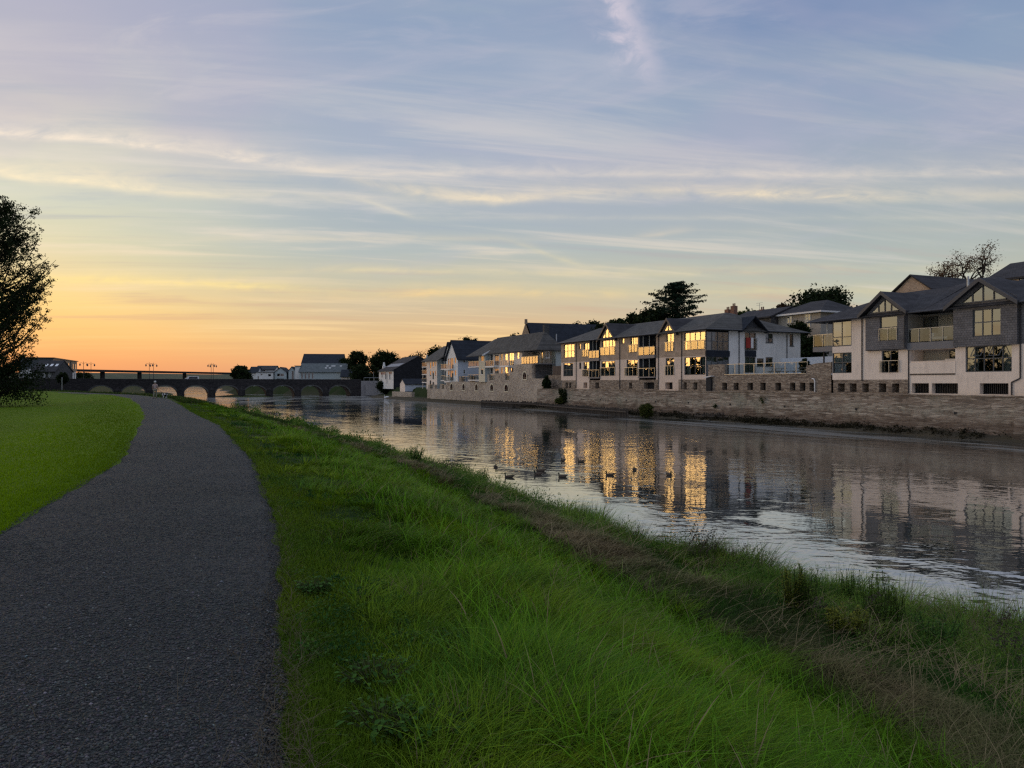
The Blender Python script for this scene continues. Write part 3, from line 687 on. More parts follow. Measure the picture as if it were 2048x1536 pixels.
def hip_roof(mb, x0, x1, y0, y1, ze, zr, xl, xr, yr, t=.12):
    """eaves rectangle, ridge from xl to xr at y=yr"""
    c = [(x0, y0, ze), (x1, y0, ze), (x1, y1, ze), (x0, y1, ze)]; a = (xl, yr, zr); b = (xr, yr, zr)
    mb.add(c+[a, b], [(0, 1, 5, 4), (1, 2, 5), (2, 3, 4, 5), (3, 0, 4)])
    lo = [(p[0], p[1], p[2]-t) for p in c]
    mb.add(c+lo, [(0, 1, 5, 4), (1, 2, 6, 5), (2, 3, 7, 6), (3, 0, 4, 7), (4, 5, 6, 7)])
def gutter(parent, pts, r=.07):
    mb = MB(); mb.path(pts, r, 8); mb.build('gutter', MT['pipe'], parent)

# ================================================================== right apartment block
frR = Fr((31.1, 69.1), -.42); R_ = lambda *a, **k: rc(frR, zR, *a, **k)
def right_block():
    T = thing('apartment_block', 'cream apartment block with two slate-hung gables at the right edge, above the stone quay', 'building', frR.world(0, 0, 0), frR.rz)
    zb, zf, ze = 4.5, 7.06, 10.1; XR = 27.0; D = 10.0; xa, xg1, xg2, xr1, xr2 = -2.02, 2.05, 6.15, 6.15, 10.5
    f0 = PF(0)
    # stone undercroft with square openings
    holes = [R_(*q) for q in ((335,382,1070,1135), (417,465,1070,1135), (505,550,1070,1135), (620,672,1072,1138), (712,762,1072,1138))]
    holes = [(h[0], h[1], 3.38, 4.16, .9) for h in holes]
    s = panel(MB(), f0, xa+.1, xg2, 3.1, zb, holes); panel(s, PW(xa+.1), 0, D, 3.1, zb); s.build('stone_base', MT['base_stone'], T)
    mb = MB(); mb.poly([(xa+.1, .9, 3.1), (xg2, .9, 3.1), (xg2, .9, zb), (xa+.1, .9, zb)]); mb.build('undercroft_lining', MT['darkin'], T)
    hb = [(R_(850,970,1070,1145)), (R_(990,1172,1070,1145)), (R_(1325,1525,1075,1145)), (16.35, 18.6, 3.3, 4.1), (19.6, 22, 3.3, 4.1)]
    hb = [(h[0], h[1], 3.34, 4.18, .45) for h in hb]
    panel(MB(), f0, xg2+.0, XR, 3.1, zb, hb).build('rendered_base', MT['cream'], T)
    for h in hb:
        g = MB(); bars(g, f0, h, .38, .15, .025); g.pb(f0, h[0], h[1], h[2], h[2]+.05, .36, .40); g.build('grille', MT['pipe'], T)
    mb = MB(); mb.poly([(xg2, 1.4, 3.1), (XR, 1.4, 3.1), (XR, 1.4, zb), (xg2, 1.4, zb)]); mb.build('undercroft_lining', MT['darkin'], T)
    # lower storey: corner bay + wall
    w1 = R_(300,430,840,1000); w1 = (xa, w1[1], 5.12, 7.02)
    d1 = R_(640,757,832,995); wL = R_(1225,1548,808,990)
    g1, g2 = (xg1, xg2), (xr2, 15.5)
    lowrec = (6.35, 10.45, 5.98, zf-.1, 1.6)
    pan = MB()
    panel(pan, f0, xa, xg2, zb, zf, [w1, (d1[0], d1[1], d1[2], zf-.03)])
    panel(pan, f0, xg2, xr2, zb, zf, [lowrec]); panel(pan, f0, xr2, XR, zb, zf, [wL, (17.0, 18.4, 5.1, 6.95), (20.5, 23.0, 5.1, 6.95)])
    pan.pb(f0, 6.35, 10.45, 5.98, 6.02, -.03, .02)
    pan.pb(f0, xg2+.2, xr2-.02, 4.98, 5.9, -.05, -.004)
    pan.build('lower_wall', MT['cream'], T)
    mb = MB(); mb.pb(f0, xg2+.22, xr2-.04, 4.86, 4.96, -.035, -.003); mb.build('slot', MT['pipe'], T)
    mb = MB(); mb.poly([(6.35, 1.62, 4.6), (10.45, 1.62, 4.6), (10.45, 1.62, 7), (6.35, 1.62, 7)]); mb.poly([(6.35, 0, 5.2), (10.45, 0, 5.2), (10.45, 1.62, 5.2), (6.35, 1.62, 5.2)]); mb.build('balcony_wall', MT['inwall'], T)
    window(T, PF(1.5), (8.8, 10.4, 5.2, 6.9), 2, 1, inset=.02, name='balcony_door')
    # blinds window, corner side glazing
    window(T, f0, w1, 2, 2, inset=.1, hsplit=.52, blind=.48, name='corner_window')
    # corner side wall facing left: glass lower and upper
    window(T, PW(xa), (.12, 1.8, 5.12, 7.02), 1, 2, inset=.02, name='corner_window')
    sw = MB(); panel(sw, PW(xa), 0, D, zb, 5.1); panel(sw, PW(xa), 1.8, D, 5.1, zf); panel(sw, PW(xa), 0, D, 7.04, 7.62); panel(sw, PW(xa+2.2), 1.5, D, 7.62, ze); sw.build('side_wall', MT['cream'], T)
    window(T, PW(xa+2.2), (1.7, 4.2, 7.7, 9.8), 3, 1, inset=-.04, name='balcony_door')
    window(T, f0, (d1[0], d1[1], d1[2], zf-.03), 2, 1, name='french_window'); balustrade(T, f0, d1[0]-.12, d1[1]+.12, d1[2], 6.13, -.12)
    wl_ = window(T, f0, wL, 5, 2, cur='sides', hsplit=.52)
    for k in (1, 3):                     # open top-hung lights
        a0 = wL[0]+(wL[1]-wL[0])*(k/5)+.06; a1 = a0+(wL[1]-wL[0])/5+.05; zt, zl_ = wL[3]-.06, wL[3]-.86
        q = MB()
        for (p, q_) in (((a0, -.02, zt), (a0-.0, -.5, zl_+.1)), ((a1, -.02, zt), (a1, -.5, zl_+.1)), ((a0, -.5, zl_+.1), (a1, -.5, zl_+.1)), ((a0, -.02, zt), (a1, -.02, zt))): q.tube(p, q_, .03, .03, 6)
        o = q.build('open_light', MT['frame'], wl_)
    for r in ((17.0, 18.4, 5.1, 6.95), (20.5, 23.0, 5.1, 6.95)): window(T, f0, r, 2, 2, cur='full')
    # upper storey
    up = MB()
    panel(up, f0, xa+2.25, xg1, zf, ze)
    up.pb(f0, xa, xa+2.25, 7.04, 7.62, 0, .25)
    up.build('upper_wall', MT['cream'], T)
    wc = (xa, .23, 7.66, 9.95)
    window(T, f0, wc, 2, 2, cur='right', hsplit=.36, inset=.03, name='corner_window')
    # slate-hung bays, standing proud
    gy = -.30; fg = PF(gy)
    wa = R_(627,748,602,772, y=gy); wb = R_(1275,1470,550,740, y=gy)
    cl = MB()
    gz1, gz2 = 12.0, 12.05
    c1, c2 = 4.16, 12.98; h1, h2 = 2.15, 2.52
    panel(cl, fg, xg1, xg2, zf+.05, ze+.15, [wa]); cl2 = MB(); panel(cl2, fg, xr2, 15.5, zf, ze+.55, [wb]); cl1 = cl
    for cl, xx0, xx1 in ((cl1, xg1, xg2), (cl2, xr2, 15.5)):
        for xx in (xx0, xx1): cl.poly([(xx, gy, zf), (xx, 0.02, zf), (xx, .02, ze), (xx, gy, ze)])
        cl.poly([(xx0, gy, zf+.01), (xx1, gy, zf+.01), (xx1, 0, zf+.01), (xx0, 0, zf+.01)])
    cl1.poly([(c1-2.05, gy, ze+.15), (c1+2.05, gy, ze+.15), (c1, gy, gz1-.05)])
    cl2.poly([(c2-2.4, gy, ze+.55), (c2+2.4, gy, ze+.55), (c2, gy, gz2-.05)])
    cl1.build('slate_cladding', MT['slate_wall'], T); cl2.build('slate_cladding', MT['slate_wall'], T); cl = MB()
    panel(cl, f0, 15.5, XR, zf, ze, [(17.2, 19.0, 7.8, 9.7), (20.5, 23.0, 7.7, 9.8)])
    cl.build('slate_cladding', MT['slate_wall'], T)
    for r in ((17.2, 19.0, 7.8, 9.7), (20.5, 23.0, 7.7, 9.8)): window(T, f0, r, 2, 2)
    window(T, fg, wa, 1, 2, hsplit=.55, name='french_window'); balustrade(T, fg, wa[0]-.03, wa[1]+.03, wa[2], wa[2]+1.05, -.08)
    window(T, fg, wb, 3, 2, hsplit=.52, fw=.07)
    tri_glass(T, c1, 1.35, ze+.32, 11.45, gy-.06, 4); tri_glass(T, c2, 1.75, ze+.36, 11.65, gy-.06, 4)
    # recessed balcony between the bays
    mb = MB(); mb.pb(f0, xg2, xr2, zf-.08, 7.58, -.12, 1.9); mb.build('balcony_slab', MT['fascia'], T)
    mb = MB(); mb.poly([(xg2, 1.9, 7.5), (xr2, 1.9, 7.5), (xr2, 1.9, ze+.1), (xg2, 1.9, ze+.1)]); mb.poly([(xg2, 0, 7.5), (xg2, 1.9, 7.5), (xg2, 1.9, ze), (xg2, 0, ze)]); mb.poly([(xr2, 0, 7.5), (xr2, 1.9, 7.5), (xr2, 1.9, ze), (xr2, 0, ze)]); mb.build('balcony_wall', MT['inwall'], T)
    window(T, PF(1.8), (xg2+.05, 7.5, 7.6, 9.8), 2, 1, inset=.0, name='balcony_door'); window(T, PF(1.8), (8.9, 10.45, 7.6, 9.7), 2, 1, inset=.0, name='balcony_door')
    balustrade(T, f0, xg2+.05, 8.3, 7.6, 8.72, -.05); balustrade(T, f0, 8.34, xr2-.04, 7.6, 8.72, -.05)
    # cantilevered balcony round the left corner
    bx0 = frR.at(*zR(160, 740))[0]
    mb = MB(); mb.pb(f0, bx0, xa-.003, 7.22, 7.68, 0, 4.4); mb.build('balcony_slab', MT['fascia'], T)
    balustrade(T, f0, bx0+.03, xa-.02, 7.7, 8.85, .03, 2); balustrade(T, PW(bx0), .08, 4.3, 7.7, 8.85, .03, 3)
    mb = MB(); xcol = frR.at(*zR(233, 600))[0]; mb.tube((xcol, .5, 7.68), (xcol, .5, 10.0), .06, .06, 8); mb.build('post', MT['whitepaint'], T)
    mb = MB(); xcol = frR.at(*zR(215, 900))[0]; mb.tube((xcol, .4, 3.2), (xcol, .4, 7.22), .08, .08, 8); mb.build('post', MT['pipe'], T)
    # roof
    x0 = -4.6; rf = MB()
    hip_roof(rf, x0, 8, -.6, D+.6, ze+.05, 12.55, .9, 8, 4.9)
    hip_roof(rf, 1.9, 14.8, -.58, D+3, ze+.05, 13.2, 7.4, 9.2, 6.6)
    hip_roof(rf, 8.5, XR+2, -.56, D+2, ze+.06, 12.45, 12.5, XR-4, 5.0)
    ro = rf.build('roof', MT['roof'], T)
    gutter(T, [(x0, -.68, ze-.04), (c1-h1-.5, -.68, ze-.04)]); gutter(T, [(xg2+.5, -.68, ze-.04), (xr2-.5, -.68, ze-.04)]); gutter(T, [(15.9, -.68, ze-.04), (XR, -.68, ze-.04)])
    gable_roof(T, c1, h1, ze+.28, gz1, gy-.55, 5.2, .35); gable_roof(T, c2, h2, ze+.20, gz2, gy-.55, 5.6, .4)
    mb = MB(); fx = 9.2; mb.tube((fx, 3.2, 11.3), (fx, 3.2, 13.0), .09, .09, 8); mb.build('flue', MT['lead'], T)
    bk = MB(); bk.pb(PF(D), xa, XR, 3.1, ze, -.02, 0); panel(bk, PE(XR), 0, D, 3.1, ze); bk.build('rear_wall', MT['cream'], T)
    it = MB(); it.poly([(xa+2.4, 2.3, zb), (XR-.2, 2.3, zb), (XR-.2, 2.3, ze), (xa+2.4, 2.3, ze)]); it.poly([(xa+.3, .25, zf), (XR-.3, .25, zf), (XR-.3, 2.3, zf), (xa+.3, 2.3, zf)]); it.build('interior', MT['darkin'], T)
    downpipe(T, f0, [(1.45, ze-.1), (1.45, zb-.1)]); downpipe(T, fg, [(xg2-.03, ze-.2), (xg2-.03, zf+.1)]); downpipe(T, f0, [(xg2+.12, zf+.3), (xg2+.12, 3.3)])
    downpipe(T, f0, [(15.58, ze-.1), (15.58, 4.55), (14.95, 4.25), (14.95, 3.3)])
right_block()
# things on its balconies
def chair(loc, rz, label, round_back=False, mat='whitepaint'):
    T = thing('garden_chair', label, 'chair', loc, rz)
    s = MB(); s.box(-.22, .22, -.22, .22, .42, .45); s.build('seat', MT[mat], T)
    for sx in (-.2, .2):
        for sy in (-.2, .2):
            MB().tube((sx, sy, 0), (sx*.95, sy*.95, .42), .018).build('leg', MT[mat], T)
    b = MB()
    if round_back:
        pts = [(.30*math.cos(a), .22+.05*math.sin(a), .75+.30*math.sin(a)) for a in [k*math.pi/8 for k in range(17)]]
        b.path(pts, .022, 6)
        for k in range(-3, 4): b.tube((k*.08, .22, .75-math.sqrt(max(0, .09-(k*.08)**2))), (k*.08, .24, .75+math.sqrt(max(0, .09-(k*.08)**2))), .008, .008, 5)
    else:
        for k in range(5): b.box(-.2+k*.1-.03, -.2+k*.1+.03, .2, .23, .45, .9)
        b.box(-.24, .24, .195, .235, .88, .95)
    b.build('backrest', MT[mat], T)
    return T
chair(frR.world(-2.95, .75, 7.68), frR.rz+2.6, 'white round-backed chair on the glass corner balcony, cream block', True)
chair(frR.world(-.35, .85, 7.68), frR.rz+2.9, 'small white chair behind the upper corner window of the cream block', True)
def sofa(loc, rz):
    T = thing('covered_sofa', 'white covered sofa on the lower recessed balcony of the cream block', 'sofa', loc, rz)
    MB().box(-.8, .8, -.35, .35, .1, .55).build('seat', MT['whitepaint'], T)
    MB().box(-.8, .8, .36, .55, .1, .98).build('backrest', MT['whitepaint'], T)
    for s in (-1, 1): MB().box(min(.82*s, .98*s), max(.82*s, .98*s), -.35, .5, .1, .75).build('armrest', MT['whitepaint'], T)
sofa(frR.world(9.5, .75, 5.2), frR.rz)
sofa2 = MB(); 
T = thing('lounge_seat', 'low pale cushioned seat on the upper balcony between the two gables', 'seat', frR.world(8.6, .9, 7.58), frR.rz)
MB().box(-.7, .7, -.3, .3, .22, .42).build('cushion', MT['curtain'], T); MB().box(-.72, .72, -.32, .32, .08, .2).build('base', MT['frame'], T); MB().box(-.7, -.5, -.3, .3, .43, .75).build('backrest', MT['curtain'], T)

# ================================================================== middle block
frM = Fr((7.8, 119), -.477); Mr = lambda *a, **k: rc(frM, zM, *a, **k); M2 = lambda *a, **k: rc(frM, z2, *a, **k)
def middle_block():
    T = thing('apartment_block', 'long timber-shingled block with glowing glass balconies, its white end wall towards the river path', 'building', frM.world(0, 0, 0), frM.rz)
    zb, zf, ze = 4.62, 7.42, 10.5; X1 = 34.6; D = 15.0; f0 = PF(0)
    xp = [frM.at(*zM(q, 900))[0] for q in (250, 410, 560, 685, 905, 1125, 1320, 1350, 1605, 1890)]
    # base: stone bays and rendered bays
    sb = MB(); rb = MB()
    def hole(X0, X1_): h = Mr(X0, X1_, 945, 1025); return (h[0], h[1], 3.42, 4.28, .7)
    for nm, mt, a, b, hh_ in (('stone_base', 'base_stone', xp[0], xp[1], [hole(290,318), hole(330,355)]), ('rendered_base', 'pink_cream', xp[1], xp[2], [hole(495,538)]),
        ('stone_base', 'base_stone', xp[2], xp[7], [hole(628,672), hole(1012,1048), hole(1180,1300)]), ('rendered_base', 'pink_cream', xp[7], xp[8]-.5, [hole(1425,1508)]),
        ('stone_base', 'base_stone', xp[8]-.5, X1, [hole(1630,1670), hole(1745,1790)])):
        q = panel(MB(), f0, a, b, 3.1, zb, hh_)
        if b == X1: panel(q, PE(X1), 0, .6, 3.1, zb)
        q.build(nm, MT[mt], T)
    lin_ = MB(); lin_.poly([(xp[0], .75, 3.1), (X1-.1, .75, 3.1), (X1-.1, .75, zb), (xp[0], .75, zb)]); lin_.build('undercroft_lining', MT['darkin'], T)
    # storeys
    recs = [(xp[2]+.1, xp[3]-.02), (xp[5]+.05, xp[6])]
    Lw = {'a': Mr(265,375,718,868), 'b': Mr(495,555,705,868), 'bs': Mr(445,468,712,785), 'c': Mr(697,855,695,862), 'd': Mr(985,1110,680,862), 'f': Mr(1430,1525,660,855), 'g': Mr(1640,1882,648,852)}
    Uw = {'a': Mr(270,390,503,655), 'b': Mr(500,560,490,645), 'bs': Mr(440,462,495,560), 'c': Mr(705,855,455,628), 'd': Mr(1030,1110,425,595), 'ds': Mr(925,958,435,495), 'f': Mr(1438,1522,370,585), 'g': Mr(1640,1878,365,565)}
    cl, rd = MB(), MB()
    def cut(d, a, b, z0, z1): return [(r[0], r[1], max(r[2], z0), min(r[3], z1)) for r in d.values() if r[0] > a-.1 and r[1] < b+.1]
    segs = [(0, xp[2]+.1), (xp[3]-.02, xp[5]+.05), (xp[6], X1)]
    gy = 0
    c1, c2 = 13.5, 27.55
    for si, (a, b) in enumerate(segs):
        rd, cl = MB(), MB(); panel(rd, f0, a, b, zb, zf, cut(Lw, a, b, zb, zf-.05))
        bb = b if b < X1 else xp[8]+.1
        panel(cl, f0, a, bb, zf, ze, cut(Uw, a, bb, zf, ze-.05))
        if si == 1: cl.poly([(c1-2.0, 0, ze), (c1+2.0, 0, ze), (c1, 0, 12.4)])
        if si == 2: cl.poly([(c2-1.6, 0, ze), (c2+1.6, 0, ze), (c2, 0, 12.0)]); panel(cl, f0, xp[8]+.1, X1, zf, ze, [Uw['g']])
        rd.build('lower_wall', MT['pink_cream'], T); cl.build('shingle_cladding', MT['shingle'], T)
    cu = {'a': 'full', 'b': 'full', 'c': 'full', 'd': 'sides', 'f': 'full', 'g': 'sides', 'bs': None}
    nc = {'a': 3, 'b': 2, 'c': 4, 'd': 3, 'f': 2, 'g': 4, 'bs': 1, 'ds': 1}
    for k, r in Lw.items(): window(T, f0, r, nc[k], 1 if k in ('b', 'bs', 'f', 'd') else 2, cur=cu[k])
    for k, r in Uw.items(): window(T, f0, r, nc[k], 1 if k in ('b', 'bs', 'f', 'd', 'ds') else 2)
    def B_(X0, X1_, Y0, Y1): h = Mr(X0, X1_, Y0, Y1); return h
    for q in ((485,556,565,645), (485,556,790,868), (686,853,535,628), (690,856,768,862), (1010,1112,510,595), (967,1112,768,862), (1424,1524,478,585), (1427,1527,750,855), (1648,1878,462,565)):
        h = B_(*q); balustrade(T, f0, h[0], h[1], h[2], h[3], -.10, 3)
    for (a, b) in recs:
        for zz in (zb, zf): mb = MB(); mb.pb(f0, a, b, zz+(.25 if zz == zb else -.0), zz+.42, -.25, 2.2); mb.build('balcony_slab', MT['fascia'], T)
        mb = MB(); mb.poly([(a, 2.2, zb), (b, 2.2, zb), (b, 2.2, ze), (a, 2.2, ze)])
        for xx in (a, b): mb.poly([(xx, 0, zb), (xx, 2.2, zb), (xx, 2.2, ze), (xx, 0, ze)])
        mb.build('balcony_wall', MT['frame'], T)
        for zz in (zb+.42, zf+.42):
            balustrade(T, f0, a+.03, b-.03, zz, zz+1.08, -.2, 3)
            window(T, PF(2.1), (a+.3, b-.3, zz, zz+2.1), 3, 1, inset=0, name='balcony_door', cur='left')
        for xx in (a+.8, (a+b)/2+.3): MB().tube((xx, .1, zb+.42), (xx, .1, ze), .05).build('post', MT['rail'], T)
    # glazed corner, side facing the path
    fe = PE(X1)
    yc = frM.atx(*z2(535, 600), X1)[0]
    for (z0, z1) in ((5.05, 7.3), (8.02, 10.25)): window(T, fe, (.05, yc, z0, z1), 4, 2, inset=.02, hsplit=.5, cur='left', name='corner_window')
    mb = MB(); mb.pb(fe, -.02, yc+.05, 7.32, 8.0, -.14, .1); mb.build('balcony_slab', MT['roof_blue'], T)
    E = lambda *a: rcx(frM, z2, *a, X1)
    dU, dL = E(712,833,465,660), E(712,830,735,908); wins = [E(940,1022,480,578), E(1203,1247,485,615), E(845,920,750,835), E(940,1020,738,835), E(1200,1245,745,790)]
    ew = MB(); panel(ew, fe, yc, D, 3.1, ze-.02, [dU, dL]+wins, .15); panel(ew, fe, 0, yc, 3.1, 5.03); panel(ew, PF(D), 5, X1, 3.1, ze); ew.build('end_wall', MT['white'], T)
    window(T, fe, dU, 2, 1, name='french_window', cur='right'); window(T, fe, dL, 2, 1, name='french_window', cur='full')
    for k, r in enumerate(wins): window(T, fe, r, 2 if k in (0, 3) else 1, 2 if k == 0 else 1, sill=True)
    balustrade(T, fe, dU[0]-.1, dU[1]+.1, dU[2], dU[2]+1.45, -.1)
    mb = MB(); mb.pb(fe, dU[0]-.03, dU[1]+.03, dL[3]+.02, dU[2]-.02, -.03, .0); mb.build('infill_panel', MT['roof_blue'], T)
    zt = E(700,880,320,450)
    # roof: long range hipped at the path end
    rf = MB()
    hip_roof(rf, -.5, X1+.6, -.5, 11, ze+.02, 12.85, 3.0, 32.2, 5.2)
    hip_roof(rf, 23, X1+.62, -.49, D+.9, ze+.04, 13.05, 27.5, X1-4.2, 7.4)
    rf.build('roof', MT['roof_sunlit'], T)
    gable_roof(T, c1, 2.0, ze+.06, 12.6, -.36, 5.0, .45); gable_roof(T, c2, 1.55, ze+.05, 12.2, -.36, 5.0, .45)
    tri_glass(T, c1, 1.4, ze+.15, 12.0, -.08, 3); tri_glass(T, c2, .95, ze+.3, 11.5, -.08, 2)
    # small gable over the white end wall
    yg = (dU[0]+dU[1])/2+.15; hg, zg = 1.75, 12.15
    ge = MB(); ge.poly([(X1+.02, yg-hg, ze-.1), (X1+.02, yg+hg, ze-.1), (X1+.02, yg, zg-.2)]); ge.build('gable_infill', MT['bargeboard'], T)
    g = MB()
    for s in (-1, 1): g.prism([(X1+.75, yg, zg+.12), (X1+.75, yg+s*(hg+.35), ze-.1), (X1+.75, yg+s*(hg+.35), ze-.24), (X1+.75, yg, zg)], (-5.5, 0, 0))
    g.build('gable_roof', MT['roof_blue'], T)
    for X in (415, 910, 1350, 1615):
        x = frM.at(*zM(X, 700))[0]; downpipe(T, f0, [(x, ze-.2), (x, 3.4)])
    for Y in (645, 1170):
        y = frM.atx(*z2(Y, 600), X1)[0]; downpipe(T, fe, [(y, ze-.2), (y, 5.2)])
    for (a, b) in ((-.6, c1-2.5), (c1+2.5, c2-2), (c2+2, X1+.7)): gutter(T, [(a, -.57, ze-.02), (b, -.57, ze-.02)])
    gutter(T, [(X1+.7, -.55, ze-.02), (X1+.7, yg-hg-.4, ze-.02)]); gutter(T, [(X1+.7, yg+hg+.4, ze-.02), (X1+.7, D+.9, ze-.02)])
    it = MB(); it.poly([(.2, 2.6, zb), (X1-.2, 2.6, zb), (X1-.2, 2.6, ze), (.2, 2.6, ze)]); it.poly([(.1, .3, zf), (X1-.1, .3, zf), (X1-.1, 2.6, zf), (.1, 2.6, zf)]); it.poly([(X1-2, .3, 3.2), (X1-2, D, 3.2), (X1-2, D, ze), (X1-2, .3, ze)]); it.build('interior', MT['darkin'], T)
    panel(MB(), PW(0), 0, 11, 3.1, ze).build('side_wall', MT['pink_cream'], T)
    panel(MB(), PF(0), xp[7]-.02, xp[7]+.0, zb, ze)
    return X1, yc, dU
X1m, ycm, dUm = middle_block()
# towels over the juliet balcony
def towel(y0, y1, mat, label):
    P = PE(X1m); T = frM
    vs, fs = [], []; k = 10
    for i in range(k+1):
        a = y0+(y1-y0)*i/k; d = -.15+.02*math.sin(i*1.9)
        for z in (dUm[2]+.25, dUm[2]+.8, dUm[2]+1.5): vs.append((d*-1, a, z))
    # thickness by a second layer
    n = len(vs); vs += [(v[0]+.03, v[1], v[2]) for v in vs]
    for i in range(k):
        for j in range(2):
            q = (i*3+j, i*3+3+j, i*3+4+j, i*3+1+j); fs += [q, tuple(n+v for v in q)]
    o = meshobj('towel', vs, fs, mat); o.location = frM.world(X1m, 0, 0); o.rotation_euler = (0, 0, frM.rz)
    setp(o, label, 'towel', 'towels over the end-wall balcony')
m_red, t_ = M('red_towel'); t_.b.inputs['Base Color'].default_value = (.32, .035, .025, 1); t_.b.inputs['Roughness'].default_value = .95
dd = dUm[1]-dUm[0]
towel(dUm[0]+.02, dUm[0]+dd*.42, m_red, 'red towel hung on the balcony of the white end wall')
towel(dUm[0]+dd*.46, dUm[0]+dd*.68, MT['whitepaint'], 'white towel hung beside the red one on the end wall')

# ================================================================== terrace between the two blocks
def terrace():
    T = thing('terrace_wall', 'stone terrace wall with eight square openings between the two apartment blocks', 'wall', frM.world(35, 0, 0), frM.rz)
    f0 = PF(0); off = 35.0
    fr = Fr(frM.world(35, 0).xy, -.477)
    rr = lambda *a: rc(fr, z2, *a)
    hs = []
    for (a, b) in ((462,517), (588,643), (738,800), (880,940), (1045,1108), (1205,1265), (1313,1375), (1420,1480)):
        h = rr(a, b, 1028, 1115); hs.append((h[0], h[1], 3.42, 4.22, .55))
    xA, xB, xC, xE = fr.at(*z2(320, 900))[0], fr.at(*z2(488, 900))[0], fr.at(*z2(1385, 900))[0], 17.6
    s = MB(); panel(s, f0, 0, xE, 3.1, 5.12, hs)
    s.pb(f0, 0, xB, 5.12, 6.33, 0, .45); s.pb(f0, xB, xC, 5.0, 5.12, .003, .45)
    # the wall steps up in slope towards the right block
    s.prism([(xC, 0, 5.12), (xE, 0, 5.12), (xE, 0, 6.2), (xC+1.2, 0, 6.12), (xC, 0, 5.9)], (0, .45, 0))
    s.build('masonry', MT['base_stone'], T)
    c = MB(); c.pb(f0, xB, xC, 5.122, 5.18, -.05, .5); c.build('coping', MT['rail'], T)
    MB().add([(0, .6, 3.1), (xE, .6, 3.1), (xE, .6, 5), (0, .6, 5)], [(0, 1, 2, 3)]).build('opening_back', MT['darkin'], T)
    c = MB(); c.box(.0, xE, .46, 9.5, 4.9, 5.0); c.build('paving', MT['inwall'], T)
    n = 8
    for k in range(n):
        a = xB+(xC-xB)*k/n; b = xB+(xC-xB)*(k+1)/n
        balustrade(T, PF(.2), a+.02, b-.02, 5.19, 6.30, 0, 1, 'railing')
    p = MB(); x = fr.at(*z2(1485, 1050))[0]; p.path([(x, -.08, 3.3), (x, -.08, 4.4), (x-.12, -.08, 4.6), (x-.35, -.08, 4.62)], .06); p.build('drainpipe', MT['whitepaint'], T)
    d = MB(); x = fr.at(*z2(310, 1000))[0]; d.box(x-.05, x+.75, -.28, -.02, 3.15, 4.75); d.build('shed_door', MT['darkin'], T)
    d = MB(); d.prism([(x-.2, -.5, 4.78), (x+1.0, -.5, 4.95), (x+1.0, -.5, 5.05), (x-.2, -.5, 4.88)], (0, .49, 0)); d.build('canopy', MT['whitepaint'], T)
    return fr
frT = terrace()
chair(frT.world(3.2, 1.2, 5.0), frM.rz+2.7, 'white upright chair at the left end of the glass-railed terrace')
def picnic(x, y, label):
    T = thing('picnic_table', label, 'table', frT.world(x, y, 5.0), frM.rz, 'picnic tables on the terrace')
    t_ = MB(); [t_.box(-.9, .9, -.36+k*.15, -.24+k*.15, .72, .76) for k in range(5)]; t_.build('tabletop', MT['inwall'], T)
    for s in (-1, 1):
        b = MB(); b.box(-.9, .9, min(.6*s, .85*s), max(.6*s, .85*s), .42, .46); b.build('bench', MT['inwall'], T)
        l = MB()
        for q in (-1, 1): l.tube((s*.65, q*.75, 0), (s*.65, q*.15, .72), .04)
        l.tube((s*.65, -.8, .40), (s*.65, .8, .40), .035); l.build('leg', MT['inwall'], T)
picnic(9.3, 1.6, 'pale picnic table on the terrace, the one nearer the white chair')
picnic(12.6, 1.6, 'pale picnic table on the terrace, the one nearer the dark bush')
# ================================================================== left waterside group
frS = Fr((-20.8, 179), -.477); Sr = lambda *a, **k: rc(frS, zS, *a, **k)
def arch_pts(xc, w_, z0, zs, zt, n=10):
    pts = [(xc+w_/2, z0), (xc+w_/2, zs)]
    for i in range(1, n): a = math.pi*i/n; pts.append((xc+w_/2*math.cos(a), zs+(zt-zs)*math.sin(a)))
    pts += [(xc-w_/2, zs), (xc-w_/2, z0)]
    return pts
def arched_window(parent, P, xc, w_, z0, zt, n=-.0):
    zs = zt-w_*.5; inn = arch_pts(xc, w_, z0, zs, zt); out = arch_pts(xc, w_+.5, z0-.2, zs, zt+.25)
    m = len(inn); mb = MB()
    mb.add([P(a, b, -.05) for a, b in inn]+[P(a, b, -.05) for a, b in out], [(i, i+1, m+i+1, m+i) for i in range(m-1)]+[(m-1, 0, m, 2*m-1)])
    mb.add([P(a, b, -.05) for a, b in inn]+[P(a, b, .05) for a, b in inn], [(i, i+1, m+i+1, m+i) for i in range(m-1)])
    f = mb.build('arched_window', MT['yellow_cream'], parent)
    meshobj('pane', [P(a, b, -.012) for a, b in inn], [tuple(range(m))], MT['reddark'], f)
    mb = MB(); mb.pb(P, xc-.03, xc+.03, z0, zt, -.045, -.015); mb.pb(P, xc-w_/2, xc+w_/2, (z0+zs)/2-.03, (z0+zs)/2+.03, -.044, -.016); mb.build('glazing_bar', MT['frame'], f)
MT['reddark'] = plain('dark_red_boarding', (.03,.012,.012), .95, .2, 3, sp=.0)
